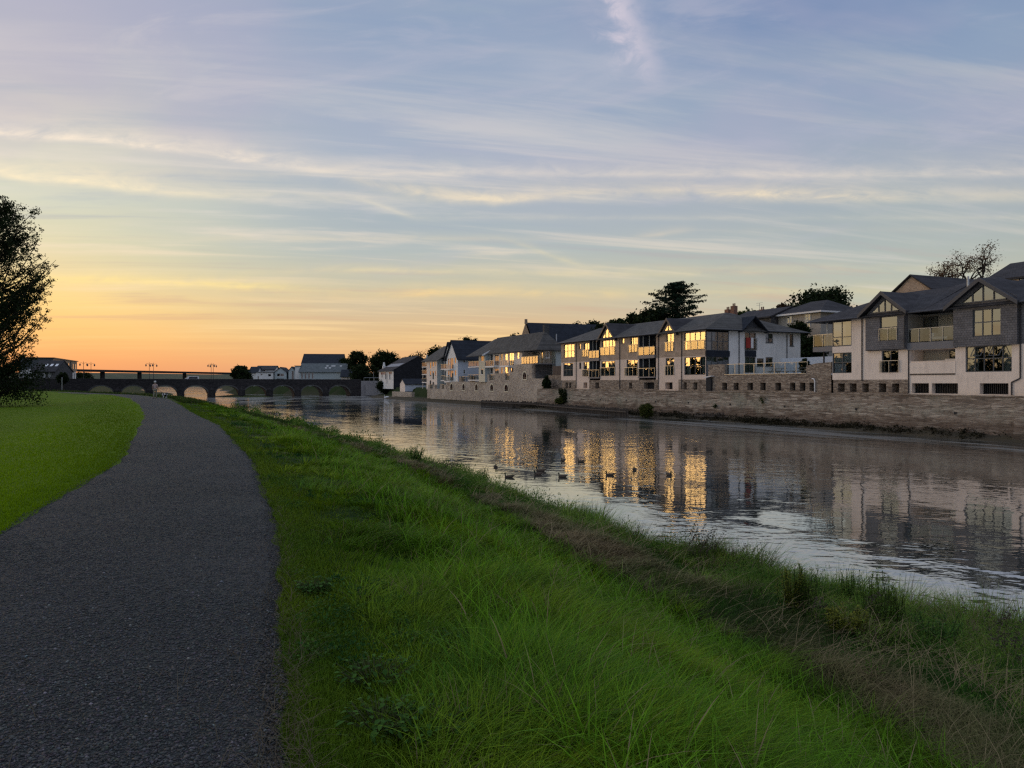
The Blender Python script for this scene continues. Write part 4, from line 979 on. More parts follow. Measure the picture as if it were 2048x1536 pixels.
def stone_terrace():
    T = thing('arched_stone_wall', 'pale rubble wall with arched openings rising from the water below the white gabled houses', 'wall', frS.world(0, 0, 0), frS.rz)
    P = PF(-.6)
    X = lambda q: frS.at(*zS(q, 800), -.6)[0]
    pts = [(470, 1.0), (470, 4.5), (880, 4.5), (880, 5.85), (1010, 5.85), (1010, 4.75), (1080, 4.75), (1080, 6.0), (1215, 6.0), (1215, 4.75), (1275, 4.75), (1275, 6.2), (1333, 6.2), (1333, 7.45), (1565, 7.45)]
    st = [(X(q), z) for q, z in pts]; xe = frS.at(*zS(1720, 1000), -.6)[0]; xq = st[-1][0]
    s = MB(); cols = [(st[i][0], st[i+1][0], st[i][1]) for i in range(1, len(st)-1) if st[i+1][0] > st[i][0]+.01]
    for a, b, z in cols: s.pb(P, a, b, .6, z, 0, 1.0)
    s.pb(P, xq, xe, .6, 4.95, .002, 5.0)
    s.pb(P, X(1333), xq, 4.5, 7.43, .3, 8.5)
    s.pb(P, X(215), X(470), .6, 2.9, .1, 1.0)
    for q in (225, 290, 375, 430): s.pb(P, X(q), X(q)+1.3, 2.9, 3.8, .12, .7)
    s.build('masonry', MT['arch_stone'], T)
    d = MB(); d.pb(PE(xq), .0, 3.2, 4.9, 7.4, -.03, .3); d.build('dark_masonry', MT['dark_stone'], T)
    for (a, b, y0, y1) in ((513,552,810,900), (668,706,812,903), (832,873,815,907), (1024,1072,817,912), (1207,1262,820,917), (1440,1497,660,762)):
        h = rc(frS, zS, a, b, y0, y1, -.6); arched_window(T, P, (h[0]+h[1])/2, h[1]-h[0]-.35, h[2]+.1, h[3]-.1)
    for (q0, q1) in ((655, 745), (800, 878)):
        for zz in (4.52,): balustrade(T, P, X(q0), X(q1), zz, zz+1.0, .2, 4, 'railing')
    for (q0, q1, z) in ((1015, 1078, 4.77), (1217, 1273, 4.77), (380, 425, 2.92), (245, 285, 2.92)): balustrade(T, P, X(q0), X(q1), z, z+1.0, .2, 3, 'railing')
    p = MB()
    for q in (620, 755): p.pb(P, X(q), X(q)+1.2, 4.5, 5.6, .1, .9)
    p.build('pier', MT['base_stone'], T)
stone_terrace()
def simple_win(T, P, r, cols=1, rows=1, glass=True, cur=None): return window(T, P, r, cols, rows, cur=cur, inset=.06, fw=.07, fmat='whitepaint', sill=True)
def box_house(name, label, fr, x0, x1, y0, y1, zb, ze, wall, cat='house', group=None):
    return thing(name, label, cat, fr.world(x0, y0, 0), fr.rz, group)
def left_houses():
    f0 = PF(0)
    # hipped range on the right with dark slate end
    T = thing('waterside_house', 'cream house range with a hipped dark slate end, above the tallest stone walling', 'house', frS.world(0, 0, 0), frS.rz)
    xa, xb, xm, xc = 32.94, 36.07, 37.96, 58.9; ze = 9.8
    wins = [Sr(1025,1060,440,575), Sr(1085,1135,440,580), Sr(1025,1060,610,690), Sr(1085,1135,620,690), Sr(1160,1185,435,520), Sr(1160,1185,600,690), Sr(1215,1250,430,520), Sr(1215,1260,600,745), Sr(1270,1330,420,590), Sr(1368,1398,410,500), Sr(1285,1325,610,690)]
    wl = MB(); panel(wl, f0, xm-.1, Sr(1435,1500,400,500)[0], 4.4, ze, wins, .12); wl.build('front_wall', MT['cream'], T)
    for k, r in enumerate(wins): simple_win(T, f0, r, 2 if k in (1, 3, 8) else 1, 1)
    for q in ((1020,1135,510,590), (1208,1325,495,585)):
        h = Sr(*q); mb = MB(); mb.pb(f0, h[0], h[1], h[2]-.25, h[2], -1.0, -.002); mb.build('balcony_slab', MT['whitepaint'], T); balustrade(T, PF(-1.0), h[0], h[1], h[2], h[2]+1.0, .04, 5)
    rcn = Sr(1435,1650,390,560)
    mb = MB(); mb.poly([(rcn[0], 1.8, 7.4), (xc-1.5, 1.8, 7.4), (xc-1.5, 1.8, ze), (rcn[0], 1.8, ze)]); mb.poly([(rcn[0], 0, 7.4), (rcn[0], 1.8, 7.4), (rcn[0], 1.8, ze), (rcn[0], 0, ze)]); mb.poly([(xc-1.5, 1.8, 7.4), (xc-1.5, 3.2, 7.4), (xc-1.5, 3.2, ze), (xc-1.5, 1.8, ze)]); mb.build('balcony_wall', MT['cream'], T)
    window(T, PF(1.75), (rcn[0]+.6, rcn[0]+3.0, 7.5, 9.6), 2, 1, inset=0, name='balcony_door'); window(T, PF(1.75), (rcn[0]+4, xc-2, 7.5, 9.6), 1, 1, inset=0, cur='full', name='balcony_door')
    mb = MB(); mb.pb(f0, rcn[0]-.3, xc, 7.36, 7.5, -.3, 3.2); mb.build('balcony_slab', MT['fascia'], T)
    balustrade(T, f0, rcn[0], xc-.1, 7.5, 8.75, -.2, 6); balustrade(T, PE(xc), -.15, 3.1, 7.5, 8.75, .05, 3)
    fe = PE(xc); sw = rcx(frS, zS, 1740, 1785, 402, 485, xc); ye = frS.atx(*zS(1950, 500), xc)[0]
    mb = MB(); panel(mb, fe, 3.2, ye, 5.75, ze, [sw], .1); mb.poly([(xc, 3.2, 5.76), (xc, ye, 5.76), (xc-4, ye, 5.76), (xc-4, 3.2, 5.76)]); panel(mb, PF(3.2), xc-3, xc, 5.75, ze); mb.build('end_wall', MT['grey_render'], T)
    simple_win(T, fe, sw)
    mb = MB()
    for y in (3.4, 7.5, ye-.2): mb.tube((xc-.3, y, 3), (xc-.3, y, 5.75), .14)
    mb.build('post', MT['frame'], T)
    MB().add([(xc-2.5, 3.2, 3), (xc-2.5, ye+2, 3), (xc-2.5, ye+2, 5.7), (xc-2.5, 3.2, 5.7)], [(0, 1, 2, 3)]).build('undercroft_lining', MT['darkin'], T)
    rf = MB(); hip_roof(rf, xm-.5, xc+.5, -.7, ye+.7, ze, 13.0, xm-.5, xc-1.8, (ye)/2-.2); rf.build('roof', MT['roof_sunlit'], T)
    MB().tube((xc-.9, 3.8, 9.9), (xc-.9, 3.8, 12.6), .09).build('flue', MT['lead'], T)
    panel(panel(MB(), PF(ye), xm, xc, 3, ze), PW(xm+.2), 0, ye, 3, ze).build('rear_wall', MT['grey_render'], T)
    # narrow cream house standing forward, single pitched slope
    T = thing('waterside_house', 'narrow yellow-cream house with a steep slate slope between the blue-lit flank and the white-balconied range', 'house', frS.world(0, 0, 0), frS.rz)
    w2 = [Sr(905,942,455,530), Sr(905,935,625,700)]
    gx0, gx1 = frS.at(*zS(790, 455))[0], 38.2
    g = PF(-1.0)
    xx0, xx1 = frS.at(*zS(880, 600), -1.0)[0], frS.at(*zS(960, 600), -1.0)[0]
    w2 = [rc(frS, zS, 905,942,455,530,-1.0), rc(frS, zS, 905,935,625,700,-1.0)]
    wl = MB(); panel(wl, g, xx0, xx1, 4.4, 9.75, w2, .1); panel(wl, PW(xx0), -1, 6, 4.4, 9.75); wl.build('front_wall', MT['yellow_cream'], T)
    for r in w2: simple_win(T, g, r)
    sd = MB(); sd.poly([(xx1, -1, 4.4), (xx1, 6, 4.4), (xx1, 6, 9.7), (xx1, 5.2, 13.0), (xx1, -1, 9.7)]); sd.build('side_wall', MT['grey_render'], T)
    rf = MB(); rf.prism([(gx0+.9, -1.6, 9.55), (gx0+.9, 4.8, 13.2), (gx0+.9, 4.8, 13.05), (gx0+.9, -1.6, 9.4)], (xx1+.25-gx0-.9, 0, 0)); rf.prism([(gx0+.9, 4.8, 13.2), (gx0+.9, 11, 9.6), (gx0+.9, 11, 9.45), (gx0+.9, 4.8, 13.05)], (xx1+.25-gx0-.9, 0, 0)); rf.build('roof', MT['roof_sunlit'], T)
    v = MB(); v.prism([(xx1+.26, -1.65, 9.35), (xx1+.26, 4.8, 13.0), (xx1+.26, 4.8, 13.28), (xx1+.26, -1.65, 9.62)], (.14, 0, 0)); v.build('bargeboard', MT['whitepaint'], T)
    for Y0, Y1 in ((525, 598), (690, 765)):
        h = Sr(800, 876, Y0, Y1); mb = MB(); mb.pb(PF(-1), h[0], xx0-.002, h[2]-.18, h[2], 0, 1.6); mb.build('balcony_slab', MT['whitepaint'], T); balustrade(T, PF(-1), h[0], xx0-.03, h[2], h[2]+1.0, .05, 4)
    # white gabled house, flank painted in a blue skylight tone
    T = thing('waterside_house', 'white house with a tall steep gable to the river and a flank tinted with blue skylight', 'house', frS.world(0, 0, 0), frS.rz)
    x0, x1, za = 14.9, 21.54, 13.3; xc_ = (x0+x1)/2; L = 15.5
    wins = [Sr(485,503,490,585), Sr(512,556,485,625), Sr(570,590,480,555), Sr(485,503,650,770), Sr(512,556,645,780), Sr(570,590,640,715)]
    wl = MB(); panel(wl, f0, x0, x1, 3.0, 9.7, wins, .1); wl.poly([(x0, 0, 9.7), (x1, 0, 9.7), (xc_, 0, za)]); wl.build('front_wall', MT['white'], T)
    for k, r in enumerate(wins): simple_win(T, f0, r, 2 if k in (1, 4) else 1)
    for q in ((482,556,545,628), (482,556,700,785)):
        h = Sr(*q); mb = MB(); mb.pb(f0, h[0], h[1], h[2]-.2, h[2], -.9, -.002); mb.build('balcony_slab', MT['whitepaint'], T); balustrade(T, PF(-.9), h[0], h[1], h[2], h[2]+1.0, .04, 5)
    fe = PE(x1); ws = [rcx(frS, zS, 683,708,483,545, x1), rcx(frS, zS, 683,708,635,690, x1)]
    wl = MB(); panel(wl, fe, 0, L, 3.0, 9.7, ws, .1); wl.build('side_wall', MT['skylit_render'], T)
    for r in ws: simple_win(T, fe, r)
    rf = MB()
    for s in (-1, 1): rf.prism([(xc_, -.4, za+.22), (xc_+s*3.9, -.4, 9.2), (xc_+s*3.9, -.4, 9.05), (xc_, -.4, za+.05)], (0, L+.6, 0))
    rf.build('roof', MT['roof_blue'], T)
    panel(panel(MB(), PW(x0), 0, L, 3, 9.7), PF(L), x0, x1, 3, 9.7).build('rear_wall', MT['white'], T)
    # second gable behind it to the left
    T = thing('waterside_house', 'white narrow gabled house just left of the taller one with the blue-lit flank', 'house', frS.world(0, 0, 0), frS.rz)
    x0, x1, za = 10.2, 14.85, 13.2; xc_ = 12.9
    g = PF(1.2); wins = [rc(frS, zS, 408,425,500,600,1.2), rc(frS, zS, 436,460,500,620,1.2), rc(frS, zS, 408,425,650,760,1.2), rc(frS, zS, 436,460,650,770,1.2), rc(frS, zS, 436,460,800,850,1.2)]
    wl = MB(); panel(wl, g, x0, x1, 2.6, 9.7, wins, .1); wl.poly([(x0, 1.2, 9.7), (x1, 1.2, 9.7), (xc_, 1.2, za)]); panel(wl, PW(x0), 1.2, 14, 2.6, 9.7); wl.build('front_wall', MT['white'], T)
    for k, r in enumerate(wins): simple_win(T, g, r)
    for q in ((388,434,560,625), (388,434,710,770)):
        h = Sr(*q); mb = MB(); mb.box(h[0], h[1]+.3, .1, 1.19, h[2]-.2, h[2]); mb.build('balcony_slab', MT['whitepaint'], T); balustrade(T, PF(.1), h[0], h[1]+.3, h[2], h[2]+1.0, .04, 4)
    rf = MB()
    for s, e in ((-1, 3.1), (1, 2.3)): rf.prism([(xc_, .8, za+.2), (xc_+s*e, .8, 9.4), (xc_+s*e, .8, 9.25), (xc_, .8, za+.05)], (0, 13, 0))
    rf.build('roof', MT['roof_blue'], T)
    # leftmost house with stacked balconies
    T = thing('waterside_house', 'cream house with three stacked balconies on its left end, farthest of the waterside row', 'house', frS.world(0, 0, 0), frS.rz)
    x0, x1 = 1.42, 8.6
    wins = [Sr(250,270,540,625), Sr(285,306,535,600), Sr(318,333,535,590), Sr(250,270,650,720), Sr(285,306,650,760), Sr(318,333,650,720), Sr(250,270,770,840), Sr(285,306,790,850)]
    wl = MB(); panel(wl, f0, x0, x1, 2.6, 9.6, wins, .1); panel(wl, PW(x0), 0, 10, 2.6, 9.6); wl.poly([(x0, 0, 9.6), (x0, 10, 9.6), (x0, 5, 12.9)]); panel(wl, PF(10), x0, x1, 2.6, 9.6); wl.build('front_wall', MT['cream'], T)
    for r in wins: simple_win(T, f0, r)
    panel(MB(), PE(x1), 0, 10, 2.6, 9.6).build('side_wall', MT['grey_render'], T)
    rf = MB()
    for s in (-1, 1): rf.prism([(x0-2.2, 5, 13.1), (x0-2.2, 5+s*5.6, 9.4), (x0-2.2, 5+s*5.6, 9.25), (x0-2.2, 5, 12.95)], (x1-x0+4.4, 0, 0))
    rf.build('roof', MT['roof_sunlit'], T)
    for z in (4.4, 6.3, 8.1):
        mb = MB(); mb.box(-3.4, x0-.002, .4, 5.5, z-.15, z+.05); mb.build('balcony_slab', MT['whitepaint'], T); balustrade(T, PF(.4), -3.4, x0-.02, z+.05, z+.95, .03, 5)
    for x in (-3.2, -.6): MB().tube((x, .6, 2.8), (x, .6, 8.1), .09).build('post', MT['cream'], T)
    MB().prism([(-1.8, .6, 8.5), (-.3, .6, 8.5), (-.6, .6, 11.0)], (0, .3, 0)).build('gablet', MT['grey_render'], T)
left_houses()

# brown boarded fence and rubble wall between the left group and the middle block
def gap_wall():
    T = thing('garden_wall', 'pale stone garden wall with a brown board panel on top, joining the arched walling to the shingled block', 'wall', frS.world(60, 0, 0), frS.rz)
    s = MB(); s.box(.3, 7.0, 1.0, 1.8, 2.0, 5.5); s.box(.2, 7.4, -.9, 0, .8, 3.2); s.build('masonry', MT['base_stone'], T)
    MB().box(1.2, 6.9, 1.3, 1.4, 5.52, 7.0).build('board_panel', MT['brown_fence'], T)
gap_wall()

# ================================================================== quay walls
def quay():
    # polyline of the quay face, following the frontages
    pts = [(54.0, 20.0), frR.world(30, -1.1).xy[:], frR.world(16.1, -1.1).xy[:], frR.world(-3, -1.0).xy[:], frM.world(36, -1.0).xy[:], frM.world(10, -1.0).xy[:], frM.world(-.5, -1.3).xy[:], frS.world(60.9, -1.4).xy[:]]
    pts = [Vector((p[0], p[1])) for p in pts]
    o = pts[0]
    for (i0, i1, label) in ((2, 7, 'long coursed stone quay wall under the apartment blocks, weed-stained at the waterline'), (0, 2, 'projecting stretch of stone quay wall with a dark edge at the far right')):
        T = thing('quay_wall', label, 'wall', (0, 0, 0))
        seg = pts[i0:i1+1]; off = .0 if i0 == 2 else -.35
        prof = [(-.55, -1.2), (-.12, 1.0), (0, 3.1), (0, 3.18), (1.1, 3.18)]
        vs = []; n = len(prof)
        for k, p in enumerate(seg):
            d = (seg[min(k+1, len(seg)-1)]-seg[max(k-1, 0)]).normalized(); nrm = Vector((d.y, -d.x))   # towards the land
            if nrm.x < 0: nrm = -nrm
            for (q, z) in prof: vs.append((p.x+nrm.x*(q+off), p.y+nrm.y*(q+off), z))
        fs = [(k*n+j, (k+1)*n+j, (k+1)*n+j+1, k*n+j+1) for k in range(len(seg)-1) for j in range(n-1)]
        if i0 == 0: fs.append(tuple((len(seg)-1)*n+j for j in range(n)))
        meshobj('masonry', vs, fs, MT['quay_stone'], T)
        # coping course
        c = MB()
        for k in range(len(seg)-1):
            a, b = seg[k], seg[k+1]; d = (b-a).normalized(); nr = Vector((d.y, -d.x)); nr = nr if nr.x > 0 else -nr
            q = [a+nr*(off-.06), b+nr*(off-.06), b+nr*(off+.5), a+nr*(off+.5)]
            c.prism([(v.x, v.y, 3.184) for v in q], (0, 0, .09))
        c.build('coping', MT['base_stone'], T)
        if i0 == 2:
            dh = MB()     # weep holes
            for k in range(len(seg)-1):
                a, b = seg[k], seg[k+1]; L = (b-a).length; nn = int(L/6.5)
                for j in range(nn):
                    p = a.lerp(b, (j+.5)/nn); d = (b-a).normalized(); nr = Vector((d.y, -d.x)); nr = nr if nr.x > 0 else -nr
                    dh.prism([(p.x+d.x*s*.11-nr.x*.10, p.y+d.y*s*.11-nr.y*.10, 1.85+t) for s, t in ((-1, -.09), (1, -.09), (1, .1), (-1, .1))], (nr.x*.25, nr.y*.25, 0))
            dh.build('weep_hole', MT['darkin'], T)
quay()
def timber_piles(p0, p1, zt, zb, label, sp=.32, jit=.12, gaps=0.):
    T = thing('timber_piling', label, 'piling', (0, 0, 0)); p0 = Vector(p0); p1 = Vector(p1); L = (p1-p0).length; n = int(L/sp); d = (p1-p0)/L
    mb = MB()
    for k in range(n):
        if random.random() < gaps: continue
        p = p0+d*(k*sp); h = zt+random.uniform(-jit, jit); r = random.uniform(.11, .17)
        mb.tube((p.x+random.uniform(-.03, .03), p.y, zb), (p.x+random.uniform(-.03, .03), p.y+random.uniform(-.03, .03), h), r, r*.85, 7)
    mb.build('piles', MT['wood'], T)
    if gaps < .3:
        w_ = MB(); w_.tube((p0.x-.2, p0.y-.1, zt-.35), (p1.x-.2, p1.y-.1, zt-.35), .09, .09, 6); w_.build('waling', MT['wood'], T)
g_ = lambda px, d: Vector(((px-1024)/F*d, d))
timber_piles(g_(1255, 93), g_(1075, 122), .95, -1, 'long dark timber sheet piling in front of the left quay, standing in the water')
timber_piles(g_(1075, 122.2), g_(960, 138), 1.05, -1, 'low rough timber piling below the arched rubble wall')
timber_piles(g_(1897, 60.2), g_(1975, 58.0), .95, -1, 'broken weed-black timber piles at the foot of the right-hand quay wall', .26, .28, .12)
timber_piles(g_(1392, 86.5), g_(1500, 80.5), .75, -1, 'line of low black piles at the waterline under the middle terrace', .3, .15, .1)
timber_piles(g_(1500, 80), g_(1600, 74.8), .55, -1, 'sunken black pile stumps continuing right of the low line', .34, .22, .25)
# ================================================================== old arched bridge
def bridge():
    a = Vector((75, 38)).normalized(); fb = Fr((-118, 205), 0, flip=a)
    T = thing('arched_bridge', 'long low dark stone bridge with many arches crossing the river', 'bridge', fb.world(0, 0, 0), fb.rz)
    cs = [fb.at(p, 770)[0] for p in (202, 267, 330, 392, 455, 511, 567, 623.5, 679)]
    # keep the rhythm but let each span be its own
    ztop = 5.25; x0, x1 = -42.0, fb.at(722, 770)[0]; Wd = 5.2
    f = MB(); prev = x0; RS = plain('ring_stone', (.085,.085,.08), .9, .3, 2)
    n = 12
    for i, c in enumerate(cs):
        half = 3.45 if i > 1 else 3.3; zsp = .9; zc = 3.35
        pts = []
        for k in range(n+1):
            u = -1+2*k/n; z = zsp+(zc-zsp)*(1-abs(u)**2.2)**.62; pts.append((c+u*half, z))
        for y in (0, Wd):
            f.poly([(prev, y, -1), (c-half, y, -1), (c-half, y, ztop), (prev, y, ztop)])
            for k in range(n): f.poly([(pts[k][0], y, pts[k][1]), (pts[k+1][0], y, pts[k+1][1]), (pts[k+1][0], y, ztop), (pts[k][0], y, ztop)])
        ring = MB(); full = [(c-half, -1)]+pts+[(c+half, -1)]
        for k in range(len(full)-1): f.poly([(full[k][0], 0, full[k][1]), (full[k][0], Wd, full[k][1]), (full[k+1][0], Wd, full[k+1][1]), (full[k+1][0], 0, full[k+1][1])])
        out = [(c+(p[0]-c)*1.11, zsp+(p[1]-zsp)*1.13) for p in pts]
        for k in range(n):
            ring.add([(pts[k][0], -.09, pts[k][1]), (pts[k+1][0], -.09, pts[k+1][1]), (out[k+1][0], -.09, out[k+1][1]), (out[k][0], -.09, out[k][1])], [(0, 1, 2, 3)])
            ring.add([(out[k][0], -.09, out[k][1]), (out[k+1][0], -.09, out[k+1][1]), (out[k+1][0], 0, out[k+1][1]), (out[k][0], 0, out[k][1])], [(0, 1, 2, 3)])
            ring.add([(pts[k][0], -.09, pts[k][1]), (pts[k+1][0], -.09, pts[k+1][1]), (pts[k+1][0], .01, pts[k+1][1]), (pts[k][0], .01, pts[k][1])], [(0, 1, 2, 3)])
        ring.build('arch_ring', RS, T)
        prev = c+half
    for y in (0, Wd): f.poly([(prev, y, -1), (x1, y, -1), (x1, y, ztop), (prev, y, ztop)])
    f.poly([(x0, .4, 4.3), (x1, .4, 4.3), (x1, Wd-.4, 4.3), (x0, Wd-.4, 4.3)])
    for y in (.4, Wd-.4): f.poly([(x0, y, 4.3), (x1, y, 4.3), (x1, y, ztop), (x0, y, ztop)])
    for (ya, yb) in ((0, .4), (Wd-.4, Wd)): f.poly([(x0, ya, ztop), (x1, ya, ztop), (x1, yb, ztop), (x0, yb, ztop)])
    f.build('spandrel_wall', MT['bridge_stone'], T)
    # cutwaters
    for i in range(len(cs)-1):
        m = (cs[i]+cs[i+1])/2; c = MB()
        c.prism([(m-1.0, -.002, -1), (m, -1.5, -1), (m+1.0, -.002, -1)], (0, 0, 3.1)); c.add([(m-1.0, -.002, 2.1), (m, -1.5, 2.1), (m+1.0, -.002, 2.1), (m, -.002, 3.4)], [(0, 1, 3), (1, 2, 3)])
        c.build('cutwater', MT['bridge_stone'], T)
    c = MB(); c.box(x0, x1, -.05, .45, ztop+.003, ztop+.13); c.box(x0, x1, Wd-.45, Wd+.05, ztop+.003, ztop+.13); c.build('coping', plain('bridge_coping', (.06,.058,.056), .85, .2, 2), T)
    # right abutment ramp wall
    A_ = MB(); A_.box(x1, x1+8.5, -.4, .6, -1, 4.9); A_.prism([(x1+1.2, -1.6, .2), (x1+7.5, -1.6, .2), (x1+7.5, -1.6, 3.0), (x1+4.0, -1.6, 3.6), (x1+1.2, -1.6, 3.7)], (0, 1.19, 0)); A_.build('abutment', plain('pale_abutment', (.26,.25,.25), .9, .2, 1), T)
    A_ = MB(); A_.path([(x1+1, .1, 5.9), (x1+8, .1, 5.9)], .05); [A_.tube((x1+1+k*1.75, .1, 4.9), (x1+1+k*1.75, .1, 5.9), .04) for k in range(5)]; A_.tube((x1+4, -.5, 4.5), (x1+4, -.5, 7.8), .05); A_.build('handrail', MT['rail'], T)
    A_ = MB(); A_.box(x1+7.75, x1+8.0, -1.9, -1.62, -.3, 3.4); A_.build('gauge_board', MT['whitepaint'], T)
    return fb, x1
frB, xB1 = bridge()
def lamp(px, y, label):
    x = frB.at(px, 755, y)[0]
    T = thing('street_lamp', label, 'lamp post', frB.world(x, y, 4.3), frB.rz, 'twin-arm lamp posts on the bridge')
    m = MB(); m.path([(0, 0, 0), (0, 0, .9), (0, 0, 5.6)], [.11, .07, .05]); m.tube((0, 0, 5.6), (0, 0, 5.85), .07, .01); m.build('post', MT['pipe'], T)
    for s in (-1, 1):
        a = MB(); a.path([(0, 0, 5.0), (s*.35, 0, 5.45), (s*.8, 0, 5.42), (s*.85, 0, 5.2)], .03, 6); a.build('arm', MT['pipe'], T)
        l = MB(); l.loft([[(s*.85+r*math.cos(k*math.pi/3), r*math.sin(k*math.pi/3), z) for k in range(6)] for r, z in ((.07, 5.22), (.2, 5.08), (.17, 4.72), (.08, 4.6))]); l.build('lantern', MT['frame'], T)
for px, y, lb in ((167, .2, 'twin-arm street lamp farthest left on the stone bridge'), (182, 5.0, 'twin-arm street lamp second from the left on the bridge'), (298.6, .2, 'twin-arm street lamp in the middle of the bridge, left one of its pair'), (307, 5.0, 'twin-arm street lamp in the middle of the bridge, right one of its pair'), (422.3, .2, 'twin-arm street lamp right of the van, left one of its pair'), (426.5, 5.0, 'twin-arm street lamp right of the van, right one of its pair')):
    lamp(px, y, lb)
def van():
    x0, x1 = frB.at(364, 757, 1.5)[0], frB.at(398, 757, 1.5)[0]
    T = thing('parked_van', 'white van crossing the stone bridge towards the left', 'van', frB.world(x0, 1.5, 4.32), frB.rz)
    L = x1-x0; W = 1.9; b = MB(); prof = [(0, .3), (0, .75), (.12, .95), (.95, 1.12), (1.65, 1.78), (1.9, 1.85), (L-.15, 1.85), (L, 1.6), (L, .3)]
    b.loft([[(p[0], y, p[1]) for p in prof] for y in (0, W)]); b.build('body', MT['whitepaint'], T)
    g = MB(); g.poly([(1.75, -.01, 1.12), (L-.35, -.01, 1.12), (L-.35, -.01, 1.68), (1.95, -.01, 1.68)]); g.build('side_window', MT['pipe'], T)
    g = MB(); g.poly([(1.0, .1, 1.19), (1.0, W-.1, 1.19), (1.62, W-.1, 1.77), (1.62, .1, 1.77)]); g.build('windscreen', MT['pipe'], T)
    for x in (.85, L-.9):
        for y in (-.02, W-.2):
            w_ = MB(); w_.tube((x, y, .33), (x, y+.22, .33), .33, .33, 14); w_.build('wheel', MT['pipe'], T)
van()

# ================================================================== town beyond the bridge
def rectP(fr, zm, X0, X1, Y0, Y1, y=0): return rc(fr, zm, X0, X1, Y0, Y1, y)
frC = Fr(at(600, 760, 285).xy, 0, flip=(1, .12))
Cx = lambda px, y=0: frC.at(px, 750, y)[0]
Cz = lambda px, py, y=0: frC.at(px, py, y)[1]
def block(label, px0, px1, py_e, wall, roofm, ridge_py, y0, depth, inset=0, wins=(), name='town_building', hip=0, gable=False, zb=1.5, skylights=()):
    """simple volume facing the camera across the bridge: eaves and ridge parallel to the picture unless gable"""
    T = thing(name, label, 'building', frC.world(0, 0, 0), frC.rz)
    x0, x1 = Cx(px0, y0), Cx(px1, y0); ze = Cz((px0+px1)/2, py_e, y0)
    P = PF(y0); holes = []
    for (a, b, c, d) in wins: holes.append((Cx(a, y0), Cx(b, y0), Cz(a, d, y0), Cz(a, c, y0)))
    wl = MB(); panel(wl, P, x0, x1, zb, ze, holes, .15)
    yr = y0+depth/2
    if gable:
        zr = Cz((px0+px1)/2, ridge_py, y0); xc = (x0+x1)/2
        wl.poly([(x0, y0, ze), (x1, y0, ze), (xc, y0, zr)])
    panel(wl, PW(x0), y0, y0+depth, zb, ze); panel(wl, PE(x1), y0, y0+depth, zb, ze); panel(wl, PF(y0+depth), x0, x1, zb, ze)
    if not gable and roofm:
        zr = Cz((px0+px1)/2, ridge_py, yr)
        if not hip:
            for x in (x0, x1): wl.poly([(x, y0, ze), (x, y0+depth, ze), (x, yr, zr-.1)])
    wl.build('wall', MT[wall], T)
    for h in holes: window(T, P, h, 2 if h[1]-h[0] > 1.2 else 1, 1, inset=.1, fw=.08, fmat='whitepaint')
    rf = MB()
    if gable:
        for s in (-1, 1): rf.prism([(xc, y0-.3, zr+.25), (xc+s*((x1-x0)/2+.4), y0-.3, ze-.25), (xc+s*((x1-x0)/2+.4), y0-.3, ze-.45), (xc, y0-.3, zr+.05)], (0, depth+.5, 0))
    elif roofm:
        if hip: hip_roof(rf, x0-.4, x1+.4, y0-.4, y0+depth+.4, ze, zr, x0+hip, x1-hip, yr)
        else:
            for s in (-1, 1): rf.prism([(x0-.35, yr, zr+.15), (x0-.35, yr+s*(depth/2+.5), ze-.1), (x0-.35, yr+s*(depth/2+.5), ze-.28), (x0-.35, yr, zr)], (x1-x0+.7, 0, 0))
    else: rf.pb(PF(y0), x0-.2, x1+.2, ze, ze+.25, -.3, depth)
    rf.build('roof', MT[roofm or 'frame'], T)
    for (a, b) in skylights:
        u = .5; x = Cx(a, y0); k = (b-py_e)/(ridge_py-py_e); y = y0+depth/2*k-.02; z = ze+(zr-ze)*k+.26; sl = (zr-ze)/(depth/2)
        MB().add([(x, y, z), (x+.8, y, z), (x+.8, y+.6, z+.6*sl), (x, y+.6, z+.6*sl)], [(0, 1, 2, 3)]).build('skylight', MT['whitepaint'], T)
    return T
block('tall slate-roofed hall standing behind the long warehouse roof', 604, 684, 727, 'white', 'roof_blue', 708.5, 16, 14)
block('big grey warehouse-like building with a long slate roof behind the bridge', 599, 691, 743.5, 'grey_render', 'roof_green', 727.5, 0, 14, wins=[(602,606,745,758), (609,613,745,758), (616,620,745,758), (623,627,745,758)], skylights=[(650,734), (660,734), (664,734), (677,734), (648,738), (656,738)])
block('pale lean-to house with dark roof at the right end of the bridge, beside the trees', 682, 714, 753, 'cream', 'roof_blue', 740, -6, 9, wins=[(686,688.5,758,761.5), (706,708,756,761)])
block('pale gabled house with a small round-headed attic opening behind the bridge', 549, 573, 744, 'grey_render', 'roof_blue', 735, 4, 12, gable=True, wins=[(554,568,747,753), (553,568,757,760)])
block('narrow gabled house with a tall dark stair window, left of the blank tower', 577, 590, 742, 'grey_render', 'roof_blue', 734, 4, 12, gable=True, wins=[(583,588,739.5,760)])
block('blank pale tower-like end house beside the grey warehouse', 590, 600.5, 732.5, 'white', None, 730, 3, 9)
block('white shopfront range with a dark flat canopy, left of the gabled houses', 512, 546, 745, 'white', None, 740, 3, 8, wins=[(521,525,747,751), (536,542,748,753), (515,518,752,759)])
block('set-back upper floor range with pale balcony bands above the shopfronts', 512, 549, 738.5, 'white', 'roof', 732, 12, 10, wins=[(516,532,740,743)])
block('pale green-grey house with slate roof next to the spiky tree', 498, 514, 745, 'white', 'roof_blue', 734, 5, 10)
